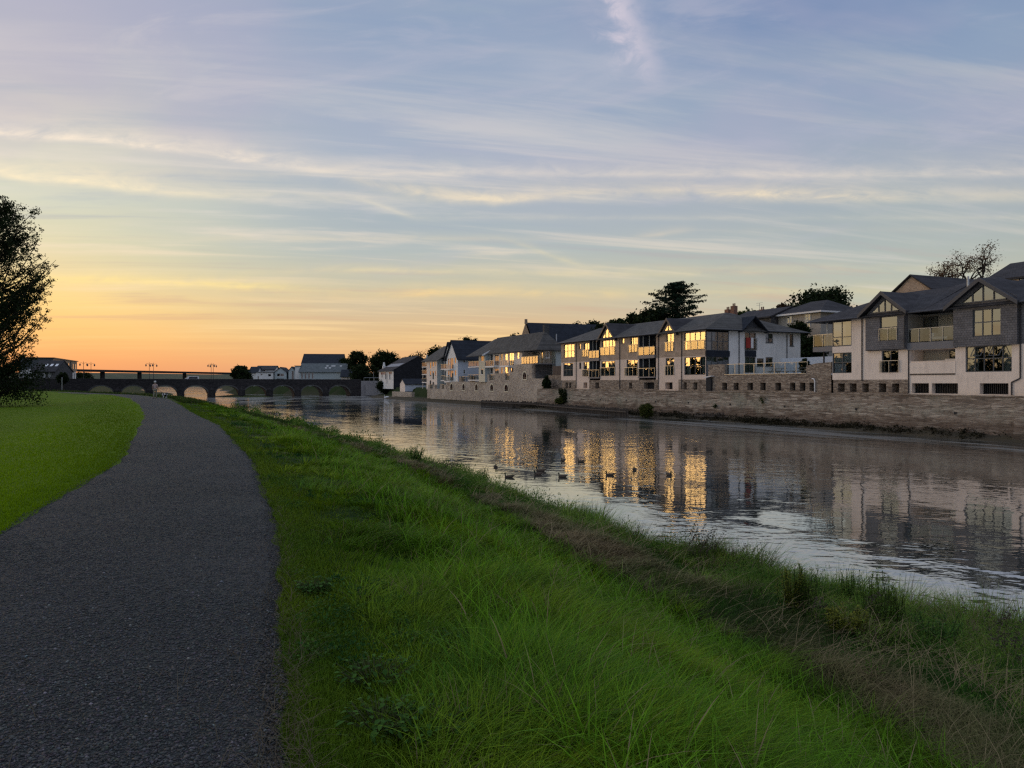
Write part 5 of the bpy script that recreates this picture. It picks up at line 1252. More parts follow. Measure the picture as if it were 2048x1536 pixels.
# modern terrace beyond the left end of the bridge
frL = Fr(at(98, 757, 215).xy, 0, flip=(-.36, .93))
def townhouses():
    lab = ['tall dark-topped modern townhouse, nearest of three behind the left end of the bridge', 'dark-topped modern townhouse, middle of the three left of the bridge', 'dark-topped modern townhouse, farthest of the three left of the bridge']
    for i, (pa, pb_, pc) in enumerate(((98, 124, 716), (125.5, 139, 720.5), (140.5, 152.5, 724.5))):
        T = thing('townhouse', lab[i], 'house', frL.world(0, 0, 0), frL.rz, 'modern townhouses left of the bridge')
        x0, x1 = frL.at(pa, 740)[0], frL.at(pb_, 740)[0]; zt = frL.at(pa, pc)[1]; zt = 11.4; zm_ = 8.2; L = min(x1-x0, 60)
        if i == 0: x0 = x1-15
        x1 -= .5
        u = MB(); u.pb(PF(0), x0, x1, zm_, zt, -.3, 8); u.build('upper_storey', MT['frame'], T)
        l = MB(); hs = [(x0+(x1-x0)*q, x0+(x1-x0)*(q+.2), 3.5, zm_-.8) for q in (.15, .6)]
        panel(l, PF(0), x0, x1, 2, zm_-.003, hs, .3); panel(l, PW(x0), 0, 8, 2, zm_-.003); panel(l, PE(x1), 0, 8, 2, zm_); l.build('lower_wall', MT['white'], T)
        for h in hs: window(T, PF(0), h, 1, 2, inset=.2)
        for q in (.2, .62): window(T, PF(-.36), (x0+(x1-x0)*q, x0+(x1-x0)*(q+.2), zm_+.6, zt-.8), 1, 1, inset=0)
        r = MB(); r.pb(PF(0), x0-.3, x1+.3, zt, zt+.25, -.7, 8.3); r.build('flat_roof', MT['pipe'], T)
    T = thing('stone_house', 'old stone house with a slate roof and three bright skylights, left end of the bridge', 'house', at(88, 757, 203), 0)
    w_ = 3.4
    s = MB(); panel(s, PF(0), -w_, w_*.9, -2.5, 2.0, [(-2.9,-1.9,.2,1.5), (-.3,.4,.3,1.5), (1.2,1.9,.3,1.5)], .15); panel(s, PE(w_*.9), 0, 8, -2.5, 2.0); panel(s, PW(-w_), 0, 8, -2.5, 2.0)
    for xx in (-w_, w_*.9): s.poly([(xx, 0, 2), (xx, 8, 2), (xx, 4, 4.8)])
    s.build('wall', MT['dark_stone'], T)
    for h in ((-2.9,-1.9,.2,1.5), (-.3,.4,.3,1.5), (1.2,1.9,.3,1.5)): window(T, PF(0), h, 2, 1, inset=.1, fmat='whitepaint', fw=.12)
    r = MB(); r.prism([(-w_-.2, -.4, 1.9), (-w_-.2, 4, 5.0), (-w_-.2, 4, 4.8), (-w_-.2, -.4, 1.7)], (w_*1.9+.4, 0, 0)); r.prism([(-w_-.2, 8.4, 1.9), (-w_-.2, 4, 5.0), (-w_-.2, 4, 4.8), (-w_-.2, 8.4, 1.7)], (w_*1.9+.4, 0, 0)); r.build('roof', MT['roof'], T)
    for x in (-.9, .5, 1.9): MB().add([(x, 1.6, 3.38), (x+.7, 1.6, 3.38), (x+.7, 2.5, 4.02), (x, 2.5, 4.02)], [(0, 1, 2, 3)]).build('skylight', MT['blind'], T)
townhouses()
def text_mesh(txt, size, mat, parent, loc, rot, name='lettering'):
    cu = bpy.data.curves.new('t', 'FONT'); cu.body = txt; cu.size = size; cu.extrude = .02; cu.align_x = 'CENTER'
    o = bpy.data.objects.new('t', cu); C.objects.link(o)
    me = bpy.data.meshes.new_from_object(o); bpy.data.objects.remove(o)
    r = bpy.data.objects.new(name, me); C.objects.link(r); me.materials.clear(); me.materials.append(mat); r.parent = parent; r.location = loc; r.rotation_euler = rot
    return r
def inn():
    fr = Fr(at(758, 760, 228).xy, -.477)
    T = thing('old_inn', 'white-fronted old inn with red lettering and a huge dark slate-hung gable end', 'building', fr.world(0, 0, 0), fr.rz)
    x1 = fr.at(787, 760)[0]; ze = 7.9; D = 15; zr = 11.9
    hs = [rc(fr, zO, 355,385,750,850), rc(fr, zO, 468,500,745,900), rc(fr, zO, 595,625,740,915)]
    w_ = MB(); panel(w_, PF(0), 0, x1, 2.5, ze, hs, .15); w_.build('front_wall', MT['white'], T)
    for h in hs: window(T, PF(0), h, 1, 2, inset=.1)
    e = MB(); panel(e, PE(x1), 0, D, 1, ze); e.poly([(x1, 0, ze), (x1, D, ze), (x1, D/2, zr)]); e.build('slate_end', slate('dark_slate_hanging', (.03,.031,.036), .25, .3, 'wall', .2), T)
    e = MB(); panel(e, PW(0), 0, D, 1, ze); e.poly([(0, 0, ze), (0, D, ze), (0, D/2, zr)]); e.build('side_wall', MT['white'], T)
    r = MB()
    for s in (-1, 1): r.prism([(-.2, D/2, zr+.2), (-.2, D/2+s*(D/2+.5), ze-.12), (-.2, D/2+s*(D/2+.5), ze-.3), (-.2, D/2, zr)], (x1+.3, 0, 0))
    r.build('roof', MT['roof'], T)
    r = MB(); k = (zr-ze)/(D/2); r.poly([(1.5, 1.6, ze+.12+1.6*k), (x1-.4, 1.6, ze+.12+1.6*k), (x1-.4, 3.4, ze+.12+3.4*k), (1.5, 3.4, ze+.12+3.4*k)]); 
    for i in range(len(r.v)): r.v[i] = (r.v[i][0], r.v[i][1], r.v[i][2]+.12)
    r.build('roof_light_strip', plain('grey_lead', (.2,.21,.24), .5, .1, 2), T)
    c = MB(); c.box(.1, 1.0, 1.0, 1.8, ze, ze+1.5); c.loft([[(.55+r_*math.cos(a), 1.4+r_*math.sin(a), z) for a in (0, 1.57, 3.14, 4.71)] for r_, z in ((.4, ze+1.5), (.25, ze+2.6))]); c.build('chimney', MT['white'], T)
    mr, t_ = M('red_lettering'); t_.b.inputs['Base Color'].default_value = (.28, .045, .03, 1)
    Lx = x1
    text_mesh('BRIDGE ON', .95, mr, T, (Lx*.31, -.03, 6.75), (math.pi/2, 0, 0)); text_mesh('WOOL', .95, mr, T, (Lx*.80, -.03, 6.75), (math.pi/2, 0, 0))
    MB().tube((Lx*.58, -.08, 4), (Lx*.58, -.08, ze), .07).build('downpipe', MT['pipe'], T)
    # small boathouse in front
    f2 = Fr(at(800, 775, 200).xy, -.477); xe = f2.at(810, 775)[0]
    S_ = thing('boathouse', 'small white boathouse with a pale blue boarded side, in front of the inn', 'shed', f2.world(0, 0, 0), f2.rz)
    w_ = MB(); panel(w_, PF(0), 0, xe, 1.4, 4.1); w_.poly([(0, 0, 4.1), (xe, 0, 4.1), (xe/2, 0, 5.2)]); w_.build('front_wall', MT['cream'], S_)
    Ls = 7.5; w_ = MB(); panel(w_, PE(xe), 0, Ls, 2.0, 4.1); panel(w_, PW(0), 0, Ls, 1.4, 4.1); w_.build('side_wall', MT['skylit_render'], S_)
    r = MB()
    for s in (-1, 1): r.prism([(xe/2, -.15, 5.35), (xe/2+s*(xe/2+.3), -.15, 3.95), (xe/2+s*(xe/2+.3), -.15, 3.8), (xe/2, -.15, 5.2)], (0, Ls+.3, 0))
    r.build('roof', MT['roof_blue'], S_)
    q = thing('low_wall', 'low pale stone wall at the waterline below the boathouse', 'wall', f2.world(-4, -1.0, 0), f2.rz)
    m = MB(); m.box(0, 17, 0, .8, -.8, 1.9); m.build('masonry', MT['arch_stone'], q)
inn()

# ================================================================== houses on the rise behind
def back_house(label, org, far, x1, D, zb, ze, zr, wall, roofm, hip=2.5, wins=(), name='hill_house', soff=True):
    fr = Fr(org, far); T = thing(name, label, 'house', fr.world(0, 0, 0), fr.rz)
    w_ = MB(); panel(w_, PF(0), 0, x1, zb, ze, [w[:4] for w in wins], .12); panel(w_, PE(x1), 0, D, zb, ze); panel(w_, PW(0), 0, D, zb, ze); panel(w_, PF(D), 0, x1, zb, ze)
    if not hip: 
        for x in (0, x1): w_.poly([(x, 0, ze), (x, D, ze), (x, D/2, zr-.1)])
    w_.build('wall', MT[wall] if isinstance(wall, str) else wall, T)
    for w__ in wins: window(T, PF(0), w__[:4], 2, 2, inset=.08, fmat='whitepaint')
    r = MB()
    if hip: hip_roof(r, -.6, x1+.6, -.6, D+.6, ze+.25, zr, hip, x1-hip, D/2)
    else:
        for s in (-1, 1): r.prism([(-.4, D/2, zr+.12), (-.4, D/2+s*(D/2+.5), ze), (-.4, D/2+s*(D/2+.5), ze-.2), (-.4, D/2, zr-.1)], (x1+.8, 0, 0))
    r.build('roof', MT[roofm], T)
    if soff and hip: s = MB(); s.box(-.7, x1+.7, -.7, D+.7, ze-.02, ze+.22); s.build('soffit', MT['whitepaint'], T)
    return T, fr
T, fr_ = back_house('brown two-storey hipped house with white eaves band, up behind the gap between the blocks', at(1552, 700, 118).xy, -.47, 8.8, 9, 5, 14.6, 16.9, 'inwall', 'roof', 2.8)
for (a, b, c, d) in ((520,612,695,830), (862,970,655,775), (870,965,785,910)):
    h = rc(fr_, zH, a, b, c, d, -.06); window(T, PF(-.1), h, 2, 2, inset=.04, fmat='whitepaint')
T, fr_ = back_house('slate roof with chimneys just showing above the middle of the shingled block', at(1462, 700, 125).xy, -.47, 9, 8, 8, 14.6, 16.2, 'dark_stone', 'roof', 0)
for (px, py, h_, mt) in ((1468, 612, 2.2, 'brick'), (1456, 619, 1.2, 'brick'), (1525, 619, 1.7, 'brick')):
    x, z = fr_.at(px, py, 4); c = MB(); c.box(x-.45, x+.45, 3.6, 4.4, 14.5, z); c.build('chimney', MT[mt], T); c = MB()
    for q in (-.2, .2): c.tube((x+q, 4, z), (x+q, 4, z+.45), .11)
    c.build('chimney_pot', MT[mt], T)
x, z = fr_.at(1519, 606, 4); c = MB(); c.tube((x, 4, 15), (x, 4, z), .03); [c.tube((x-.7, 4, z-k*.35), (x+.7, 4, z-k*.35), .02) for k in range(2)]; c.build('aerial', MT['rail'], T)
def gabled(label, fr, px0, px1, pya, pye, y0, depth, wall, roofm, zb=6):
    T = thing('hill_house', label, 'house', fr.world(0, 0, 0), fr.rz)
    x0, x1 = fr.at(px0, 600, y0)[0], fr.at(px1, 600, y0)[0]; xc = (x0+x1)/2; za = fr.at((px0+px1)/2, pya, y0)[1]; ze = fr.at((px0+px1)/2, pye, y0)[1]
    w_ = MB(); panel(w_, PF(y0), x0, x1, zb, ze); w_.poly([(x0, y0, ze), (x1, y0, ze), (xc, y0, za)]); panel(w_, PE(x1), y0, y0+depth, zb, ze); panel(w_, PW(x0), y0, y0+depth, zb, ze); w_.build('wall', MT[wall], T)
    r = MB()
    for s in (-1, 1): r.prism([(xc, y0-.3, za+.2), (xc+s*((x1-x0)/2+.3), y0-.3, ze+.1), (xc+s*((x1-x0)/2+.3), y0-.3, ze-.05), (xc, y0-.3, za+.03)], (0, depth, 0))
    r.build('roof', MT[roofm], T)
    return T
gabled('beige gable rising behind the roof of the right-hand cream block', frR, 1786, 1862, 552, 584, 24, 14, 'shingle', 'roof', 8)
T = thing('hill_house', 'dark-roofed house with a white gable end at the top right corner of the hill', 'house', frR.world(0, 0, 0), frR.rz)
y0 = 22; x0 = frR.at(1978, 550, y0)[0]; x1 = frR.at(2062, 550, y0)[0]; ze = frR.at(2010, 556, y0)[1]; zr = frR.at(2020, 527, y0+4)[1]
w_ = MB(); w_.pb(PF(0), x0, x1, 8, ze, y0, y0+8); w_.build('wall', MT['cream'], T)
r = MB()
for s in (-1, 1): r.prism([(x0-.4, y0+4, zr), (x0-.4, y0+4+s*4.5, ze-.1), (x0-.4, y0+4+s*4.5, ze-.3), (x0-.4, y0+4, zr-.2)], (x1-x0+.4, 0, 0))
r.build('roof', MT['roof'], T); w_ = MB(); w_.poly([(x1+.02, y0, ze), (x1+.02, y0+8, ze), (x1+.02, y0+4, zr-.1)]); w_.build('gable_end', MT['white'], T)
window(T, PF(y0), (x0+3.2, x0+5.0, ze-1.2, ze-.2), 2, 1, inset=-.05)
# chapel-like hall behind the left group
frK = Fr(at(1072, 700, 172).xy, 0, flip=(1, .35))
T = thing('chapel_hall', 'long steep blue-slate hall with a stone gable and stubby finial behind the white-balconied range', 'building', frK.world(0, 0, 0), frK.rz)
xe = frK.at(1235, 700)[0]; zt = 18.6
w_ = MB(); w_.pb(PF(0), 0, xe, 4, 11.0, 0, 14); w_.poly([(0, 0, 11), (0, 14, 11), (0, 7, zt-.1)]); w_.prism([(-.1, 6.6, zt-.3), (-.1, 7.4, zt-.3), (-.1, 7.3, zt+.8), (-.1, 6.7, zt+.8)], (.5, 0, 0)); w_.build('wall', MT['base_stone'], T)
r = MB()
for s in (-1, 1): r.prism([(.3, 7, zt), (.3, 7+s*7.6, 10.9), (.3, 7+s*7.6, 10.7), (.3, 7, zt-.2)], (xe, 0, 0))
r.build('roof', MT['roof_blue'], T)
x_, z_ = frK.at(1092, 660, -1); c = MB(); c.box(x_-.6, x_+.6, -1.5, -.5, 12.3, z_+1.2); c.build('chimney', MT['dark_stone'], T)
# white garden wall behind the terrace
T = thing('garden_wall', 'white rendered garden wall seen through the gap right of the end wall', 'wall', frR.world(-2.5, 7, 0), frR.rz)
m = MB(); m.box(-14, .0, 0, .3, 4, 7.05); m.build('wall_panel', MT['skylit_render'], T)

# ================================================================== far road viaduct
T = thing('road_viaduct', 'far thin road viaduct crossing the estuary on the horizon', 'bridge', (0, 0, 0))
pa = at(100, 737.5, 830); pb_ = at(600, 748.4, 1330); pa.z = pb_.z = 20.0
d = (pb_-pa).normalized(); nn = Vector((-d.y, d.x, 0))
m = MB(); m.prism([pa-nn*7, pb_-nn*7, pb_-nn*7-Vector((0, 0, 2.6)), pa-nn*7-Vector((0, 0, 2.6))], nn*14); m.build('deck', MT['bridge_stone'], T)
for px in (130, 205, 279, 369, 470):
    k = (px-100)/500; p_ = pa.lerp(pb_, k)
    for _ in range(1):
        # intersect the picture column with the deck line
        t0 = 0; r = Vector(((px-1024)/F, 1)); det = d.x*r.y-d.y*r.x; t0 = -(pa.x*r.y-pa.y*r.x)/det; p_ = pa+d*t0
    m = MB(); m.box(p_.x-1.3, p_.x+1.3, p_.y-3, p_.y+3, 0, 17.4); m.build('pier', MT['bridge_stone'], T)
# ================================================================== trees
def leaves_np(centers, n_each, rad, size, flat=.75, rng=RNG):
    """clusters of small leaf faces round the clump centres"""
    c = np.repeat(centers, n_each, 0); N_ = len(c)
    rr = np.repeat(rad, n_each)[:, None]
    p = c+rng.normal(0, 1, (N_, 3))*rr*np.array([.5, .5, .5*flat])
    u = rng.normal(0, 1, (N_, 3)); u /= np.linalg.norm(u, axis=1)[:, None]
    v = np.cross(u, rng.normal(0, 1, (N_, 3))); v /= np.linalg.norm(v, axis=1)[:, None]+1e-9
    s = (size*rng.uniform(.6, 1.3, N_))[:, None]
    co = np.stack([p-u*s, p-v*s*.55, p+u*s, p+v*s*.55], 1).reshape(-1, 3)
    q = np.arange(N_*4).reshape(-1, 4)
    return co, q
LF = {'dark': leafmat('dark_foliage', (.016, .028, .010), (.03, .045, .014)), 'green': leafmat('mid_foliage', (.025, .045, .012), (.05, .075, .02)),
      'brown': leafmat('autumn_foliage', (.060, .036, .018), (.11, .06, .03)), 'cedar': leafmat('cedar_foliage', (.012, .026, .014), (.02, .042, .02), trans=.1),
      'olive': leafmat('olive_foliage', (.045, .06, .015), (.10, .11, .02))}
BARK = plain('bark', (.045, .036, .028), .95, .3, 4, bmp=.6)
def tree(name, label, base, h, w_, kind='dark', n=2600, leaf=.42, trunk=.35, fill=.62, group=None, crown0=.25, clumps=60, seed=0, cat='tree', gap=1.0, depth=None):
    rng = np.random.default_rng(seed+int(abs(base[0])*10)); T = thing(name, label, cat, base, 0, group)
    dep = depth or w_
    cs = []
    clumps = int(clumps*1.6); zc_, hz_ = h*(1+crown0)/2, h*(1-crown0)/2; ph = rng.uniform(0, 6.28, 4)
    while len(cs) < clumps:
        u = rng.normal(0, 1, 3); u /= np.linalg.norm(u); r = rng.uniform(.35, 1.0)**.6; az_ = math.atan2(u[1], u[0])
        lump = 1.02+.13*math.sin(3*az_+ph[0]+2*u[2])+.10*math.sin(5*u[2]+ph[1]+az_*2)+.07*math.sin(9*u[0]+ph[2])
        r *= min(lump, 1.08)*.88
        cs.append(np.array([u[0]*w_/2*r*(1-.25*max(0, -u[2])), u[1]*dep/2*r, zc_+u[2]*hz_*r]))
    cs = np.array(cs); rad = np.full(len(cs), w_*.075*gap)*rng.uniform(.6, 1.3, len(cs))
    co, q = leaves_np(cs, max(8, int(n*3.2)//clumps), rad*1.7, leaf*.85, rng=rng)
    npmesh('crown', co, q, LF[kind], smooth=False, parent=T)
    m = MB(); top = h*(crown0+.35)
    m.path([(0, 0, -.6), (w_*.01, 0, h*crown0*.6), (-.01*w_, .1, top)], [trunk, trunk*.8, trunk*.35], 8)
    for p in cs[::4]:
        s = Vector((0, 0, min(top*.95, max(h*crown0*.5, p[2]*.55)))); e = Vector(p); mid = s.lerp(e, .5)+Vector((0, 0, h*.03))
        m.path([s, mid, e], [trunk*.3, trunk*.2, trunk*.07], 5)
    m.build('trunk', BARK, T)
    return T
def treepx(label, px0, px1, ptop, d, base_z, **k):
    xc = ((px0+px1)/2-1024)/F*d; w_ = (px1-px0)/F*d; zt = H+(HY-ptop)/F*d
    nm = k.pop('name', 'broadleaf_tree')
    return tree(nm, label, (xc, d, base_z), zt-base_z, w_, **k)
treepx('dark round oak-like tree behind the warehouse, nearest the lean-to house', 672, 712, 712, 300, 2, seed=1, n=1800)
treepx('tall loose tree behind the bridge end, left of the round one by the inn', 692, 738, 698, 292, 2, seed=2, n=2200)
treepx('wide round dark tree standing behind the bridge end beside the inn', 735, 802, 699, 275, 2, seed=3, n=3600, clumps=80)
treepx('dark lower tree filling the space under the round tree by the bridge end', 700, 765, 728, 262, 1.5, seed=4, n=2600, crown0=.05)
treepx('flat-topped tree on the skyline right of the inn roof', 802, 856, 704, 290, 2, seed=5, n=2000)
treepx('tree on the skyline above the farthest waterside house', 845, 905, 692, 235, 3, seed=6, n=2400)
treepx('dark tree crown peeping over the house with the blue-lit flank', 905, 965, 674, 215, 4, seed=7, n=2400)
treepx('distant tree crown between the hipped range and the white house', 1008, 1048, 668, 210, 5, seed=8, n=1400)
treepx('reddish tree beside the chapel gable', 1045, 1080, 655, 185, 6, seed=9, n=1400, kind='brown')
treepx('low tree on the ridge right of the chapel roof', 1165, 1212, 638, 190, 8, seed=10, n=1600)
treepx('dark ridge tree left of the cedar, farther one', 1212, 1262, 634, 170, 8, seed=11, n=1800)
treepx('dark ridge tree close against the left side of the cedar', 1240, 1305, 626, 160, 8, seed=12, n=2200)
treepx('dark ridge tree behind the far end of the shingled block roof', 1130, 1180, 646, 185, 8, seed=31, n=1800)
treepx('broad low ridge tree between the chapel roof and the cedar', 1185, 1240, 640, 180, 8, seed=32, n=2200)
treepx('dark undergrowth tree directly under the cedar', 1270, 1345, 616, 152, 8, seed=33, n=2600)
treepx('green tree behind the chimneys of the shingled block', 1465, 1535, 616, 140, 8, seed=13, n=1800, kind='green')
treepx('big round dark tree behind the hipped brown house', 1575, 1705, 577, 140, 9, seed=14, n=12000, clumps=150, leaf=.34, crown0=.15)
treepx('small autumn-brown tree at the left shoulder of the brown house', 1540, 1592, 600, 138, 9, seed=15, n=2200, kind='brown', crown0=.05, leaf=.3)
treepx('dark hedge tree in the gap between white end wall and the cream block', 1600, 1652, 668, 104, 5, seed=16, n=3000, leaf=.26, crown0=.0, name='garden_tree')
treepx('upper dark shrub in front of the brown hipped house', 1572, 1622, 642, 110, 6, seed=17, n=2200, leaf=.26, crown0=.2, name='garden_tree')
treepx('spiky dark bushy tree at the left end of the far town buildings', 463, 503, 728, 262, 1.5, seed=18, n=2400, kind='dark', crown0=.0)
treepx('low dark tree just behind the bridge, right of the townhouses', 150, 186, 742, 300, 1.5, seed=19, n=1200, crown0=.0)
treepx('small round street tree in front of the modern townhouses', 115, 136, 743, 196, 2, seed=20, n=800, crown0=.3, leaf=.3)
treepx('scrubby dark bush at the foot of the inn', 752, 785, 758, 226, .8, seed=21, n=1400, crown0=.0, name='bush', cat='bush', leaf=.3)
treepx('narrow dark conical shrub against the rubble wall', 1084, 1102, 751, 122, 2.2, seed=22, n=1800, crown0=.0, name='conical_shrub', cat='shrub', leaf=.16, trunk=.12)
treepx('rounded bush growing from the river edge below the long quay wall', 1278, 1307, 806, 91.5, -.2, seed=23, n=2400, kind='olive', crown0=.0, name='bush', cat='bush', leaf=.1, trunk=.08)
treepx('dark bush spilling over the right end of the terrace railing', 1598, 1622, 716, 78, 5.0, seed=24, n=900, crown0=.0, name='bush', cat='bush', leaf=.12, trunk=.08)
treepx('low bush left of the ivy at the foot of the quay', 1110, 1134, 794, 116, .8, seed=25, n=900, kind='olive', crown0=.0, name='bush', cat='bush', leaf=.13, trunk=.08)
# ivy on the quay
rng = np.random.default_rng(5)
n = 150; s_ = frM.world(2.2, -1.15); cs = []
for k in range(n):
    z = rng.uniform(.9, 3.3); sp = .35+.4*(z/3.3); cs.append(np.array(frM.world(2.6+rng.uniform(-sp, sp)*1.6+(.8-(z-.9)*.3), -1.25+(.2 if z < 1.2 else 0), z)))
co, q = leaves_np(np.array(cs), 16, np.full(n, .26), .11, rng=rng)
setp(npmesh('ivy', co, q, LF['dark'], smooth=False), 'dark ivy patch hanging over the quay wall near its left end', 'ivy')
# cedar: horizontal plates
def cedar(label, px0, px1, ptop, pbot, d, bz):
    xc = (1348-1024)/F*d; zt = H+(HY-ptop)/F*d; T = thing('cedar_tree', label, 'tree', (xc, d, bz)); h = zt-bz; rng = np.random.default_rng(77)
    cs = []; rad = []; m = MB(); m.path([(0, 0, -1), (.2, 0, h*.5), (.6, 0, h*.97)], [.5, .35, .05], 8)
    zlo = (H+(HY-pbot)/F*d-bz)
    for k in range(46):
        f = k/45; z = zlo+(h-zlo)*f; Lr = (.22+.78*(1-f**1.7))*8.8*rng.uniform(.6, 1.0)*(1.0-.35*(f < .12)); a = k*2.4
        Lr *= (1.0 if math.cos(a) > 0 else .9)*(1+.25*math.sin(k*1.3))
        e = np.array([Lr*math.cos(a)*.95+.6*f, Lr*math.sin(a), z+Lr*.07])
        m.path([(.5*f, 0, z-.4), tuple(e*[.55, .55, 1]), tuple(e)], [.10, .07, .03], 5)
        for j in range(7):
            u = (j+1)/7; cs.append(np.array([.5*f, 0, z-.4])*(1-u)+e*u+rng.normal(0, .18, 3)); rad.append(.55+.5*(1-u))
    cs = np.array(cs); co, q = leaves_np(cs, 26, np.array(rad)*1.3, .22, flat=.28, rng=rng)
    npmesh('crown', co, q, LF['cedar'], smooth=False, parent=T); m.build('trunk', BARK, T)
cedar('tall dark cedar with layered plates on the skyline above the shingled block', 1280, 1422, 566, 640, 150, 8)
# open tree with bare twisting limbs, top right
def open_tree(label, px, ptop, d, bz, h0):
    T = thing('open_tree', label, 'tree', ((px-1024)/F*d, d, bz)); zt = H+(HY-ptop)/F*d-bz; rng = np.random.default_rng(9); m = MB(); tips = []
    def grow(p, dirv, L, r, lev):
        pts = [p]; d_ = Vector(dirv)
        for k in range(4):
            d_ = (d_+Vector((rng.normal(.06, .28), rng.normal(0, .28), rng.normal(.02, .16)))).normalized(); pts.append(pts[-1]+d_*L/4)
        m.path(pts, [r*(1-.14*k) for k in range(5)], 5 if lev else 7)
        if lev >= 4: tips.append(pts[-1]); tips.append(pts[2]); return
        for k in range(3 if lev < 3 else 2):
            nd = (d_+Vector((rng.normal(0, .75), rng.normal(0, .6), rng.normal(.1, .4)))).normalized(); grow(pts[-1] if k else pts[3], nd, L*.72, r*.60, lev+1)
    grow(Vector((-1.2, 0, h0)), (-.45, 0, 1), zt*.24, .30, 0); grow(Vector((.8, 0, h0)), (.15, .1, 1), zt*.28, .34, 0); grow(Vector((1.0, 0, h0)), (.7, -.1, .8), zt*.24, .3, 0)
    m.path([(0, 0, -1), (0, 0, h0)], [.5, .4], 8)
    m.path([(0, 0, h0-.3), (-1.2, 0, h0)], [.3, .22]); m.path([(0, 0, h0-.3), (.9, 0, h0)], [.3, .24])
    m.build('trunk', BARK, T)
    cs = np.array([tuple(t_) for t_ in tips]); cs = cs[cs[:, 2] > 1]; co, q = leaves_np(cs, 15, np.full(len(cs), .75), .11, rng=rng)
    npmesh('crown', co, q, leafmat('rusty_leaves', (.13, .065, .028), (.22, .11, .045)), smooth=False, parent=T)
open_tree('thin-leaved brown tree with bare twisting limbs on the hill at upper right', 1940, 488, 100, 9, 3.5)
# tall tree on the lawn at the left edge
def lawn_tree():
    d = 63.0; X = (-22-1024)/F*d; bz = float(Hgt(X, d)); T = thing('tall_tree', 'tall dark upright tree with ragged twigs at the left edge of the lawn', 'tree', (X, d, bz)); rng = np.random.default_rng(4)
    h = H+(HY-378)/F*d-bz; m = MB(); m.path([(0, 0, -.5), (.1, 0, h*.3), (0, .1, h*.62), (.1, 0, h*.93)], [.38, .30, .18, .04], 10)
    prof = np.array([(0, 3.4), (.08, 4.2), (.16, 3.6), (.24, 4.6), (.30, 6.0), (.36, 5.0), (.45, 5.0), (.55, 5.4), (.66, 5.4), (.74, 4.6), (.82, 4.1), (.90, 3.3), (1, 1.0)])
    cs = []; rad = []
    for k in range(120):
        f = rng.uniform(.05, .985); z0 = h*f*.92; R_ = np.interp(f, prof[:, 0], prof[:, 1])*rng.uniform(.62, 1.05); a = rng.uniform(0, 2*math.pi)
        if k < 46: a = rng.normal(0, .5)
        up = R_*rng.uniform(.30, .75)
        e = Vector((R_*math.cos(a), R_*math.sin(a), min(z0+up, h)))
        s = Vector((0, 0, max(.6, z0-up*.4))); mid = s.lerp(e, .55)-Vector((0, 0, up*.22))
        m.path([s, mid, e], [.085*(1-f*.6), .05, .014], 5)
        for j in range(9):
            u = .28+.72*(j+.5)/9; p = (s.lerp(mid, u/.55) if u < .55 else mid.lerp(e, (u-.55)/.45))
            cs.append(tuple(p+Vector(rng.normal(0, .22, 3)))); rad.append(.75-.45*u)
            if rng.random() < .5:
                tw = p+Vector((rng.normal(0, .6), rng.normal(0, .6), rng.uniform(.1, .8))); m.tube(p, tw, .014, .006, 4, False)
                cs.append(tuple(tw)); rad.append(.22)
    for k in range(260):        # dense skirt of shrub at the foot
        a = rng.uniform(0, 6.28); r_ = math.sqrt(rng.uniform(0, 1))*4.1; cs.append((r_*math.cos(a), r_*math.sin(a), rng.uniform(.35, 5.2-r_*.55))); rad.append(.62)
    cs = np.array(cs); cs[:, 2] = np.maximum(cs[:, 2], .15)
    co, q = leaves_np(cs, 29, np.array(rad)*1.12, .088, rng=rng)
    co[:, 2] = np.maximum(co[:, 2], -.1)
    npmesh('crown', co, q, LF['dark'], smooth=False, parent=T); m.build('trunk', BARK, T)
lawn_tree()
# woodland on the rise to the left (seen in window reflections)
rng = np.random.default_rng(31); cs = []
for k in range(900):
    y = rng.uniform(-60, 420); x = -min(-195, -(.74*y+60))*-1-rng.uniform(0, 40); cs.append((x, y, 2+rng.uniform(0, 11.0)))
co, q = leaves_np(np.array(cs), 22, np.full(900, 6.0), 1.4, rng=rng)
setp(npmesh('woodland', co, q, LF['dark'], smooth=False), 'far wooded rise to the left of the lawn', 'wood', kind='stuff')
# weed along the foot of the quay
rng = np.random.default_rng(17); cs = []; rd_ = []
for k in range(1500):
    y = rng.uniform(50, 132); x = float(cv(QL, y))-.55; dens = .55+.45*math.sin(y*.21)+.35*math.sin(y*.57+1)
    if 72 < y < 92: dens += .7
    if rng.uniform(0, 1.3) > dens: continue
    o_ = rng.uniform(-.3, 1.3); cs.append((x-o_-.1, y, max(.02, .62-.30*o_)*rng.uniform(.2, 1.15))); rd_.append(rng.uniform(.15, .38))
co, q = leaves_np(np.array(cs), 26, np.array(rd_)*1.4, .075, flat=.5, rng=rng)
setp(npmesh('seaweed', co, q, leafmat('wrack', (.018, .017, .010), (.05, .042, .02), trans=0), smooth=False), 'dark seaweed and weed clinging along the foot of the quay wall', 'seaweed', kind='stuff')
# small plants rooted in the quay joints
for i, (px, py, lb) in enumerate(((1888, 820, 'green tuft growing from the quay wall near its right end'), (1528, 800, 'small tuft in the quay wall below the terrace'), (1432, 812, 'low tuft at mid height of the quay wall under the shingled block'), (1960, 806, 'tiny tuft high in the quay wall at far right'))):
    d = 60.0
    for _ in range(200):
        p = at(px, py, d)
        if p.x >= float(cv(QL, p.y))-.45: break
        d += .25
    cs = np.array([(p.x-.1, p.y, p.z)])+rng.normal(0, .12, (6, 3)); co, q = leaves_np(cs, 26, np.full(6, .22), .07, rng=rng)
    setp(npmesh('wall_plant', co, q, LF['green'], smooth=False), lb, 'plant', 'plants rooted in the quay wall')
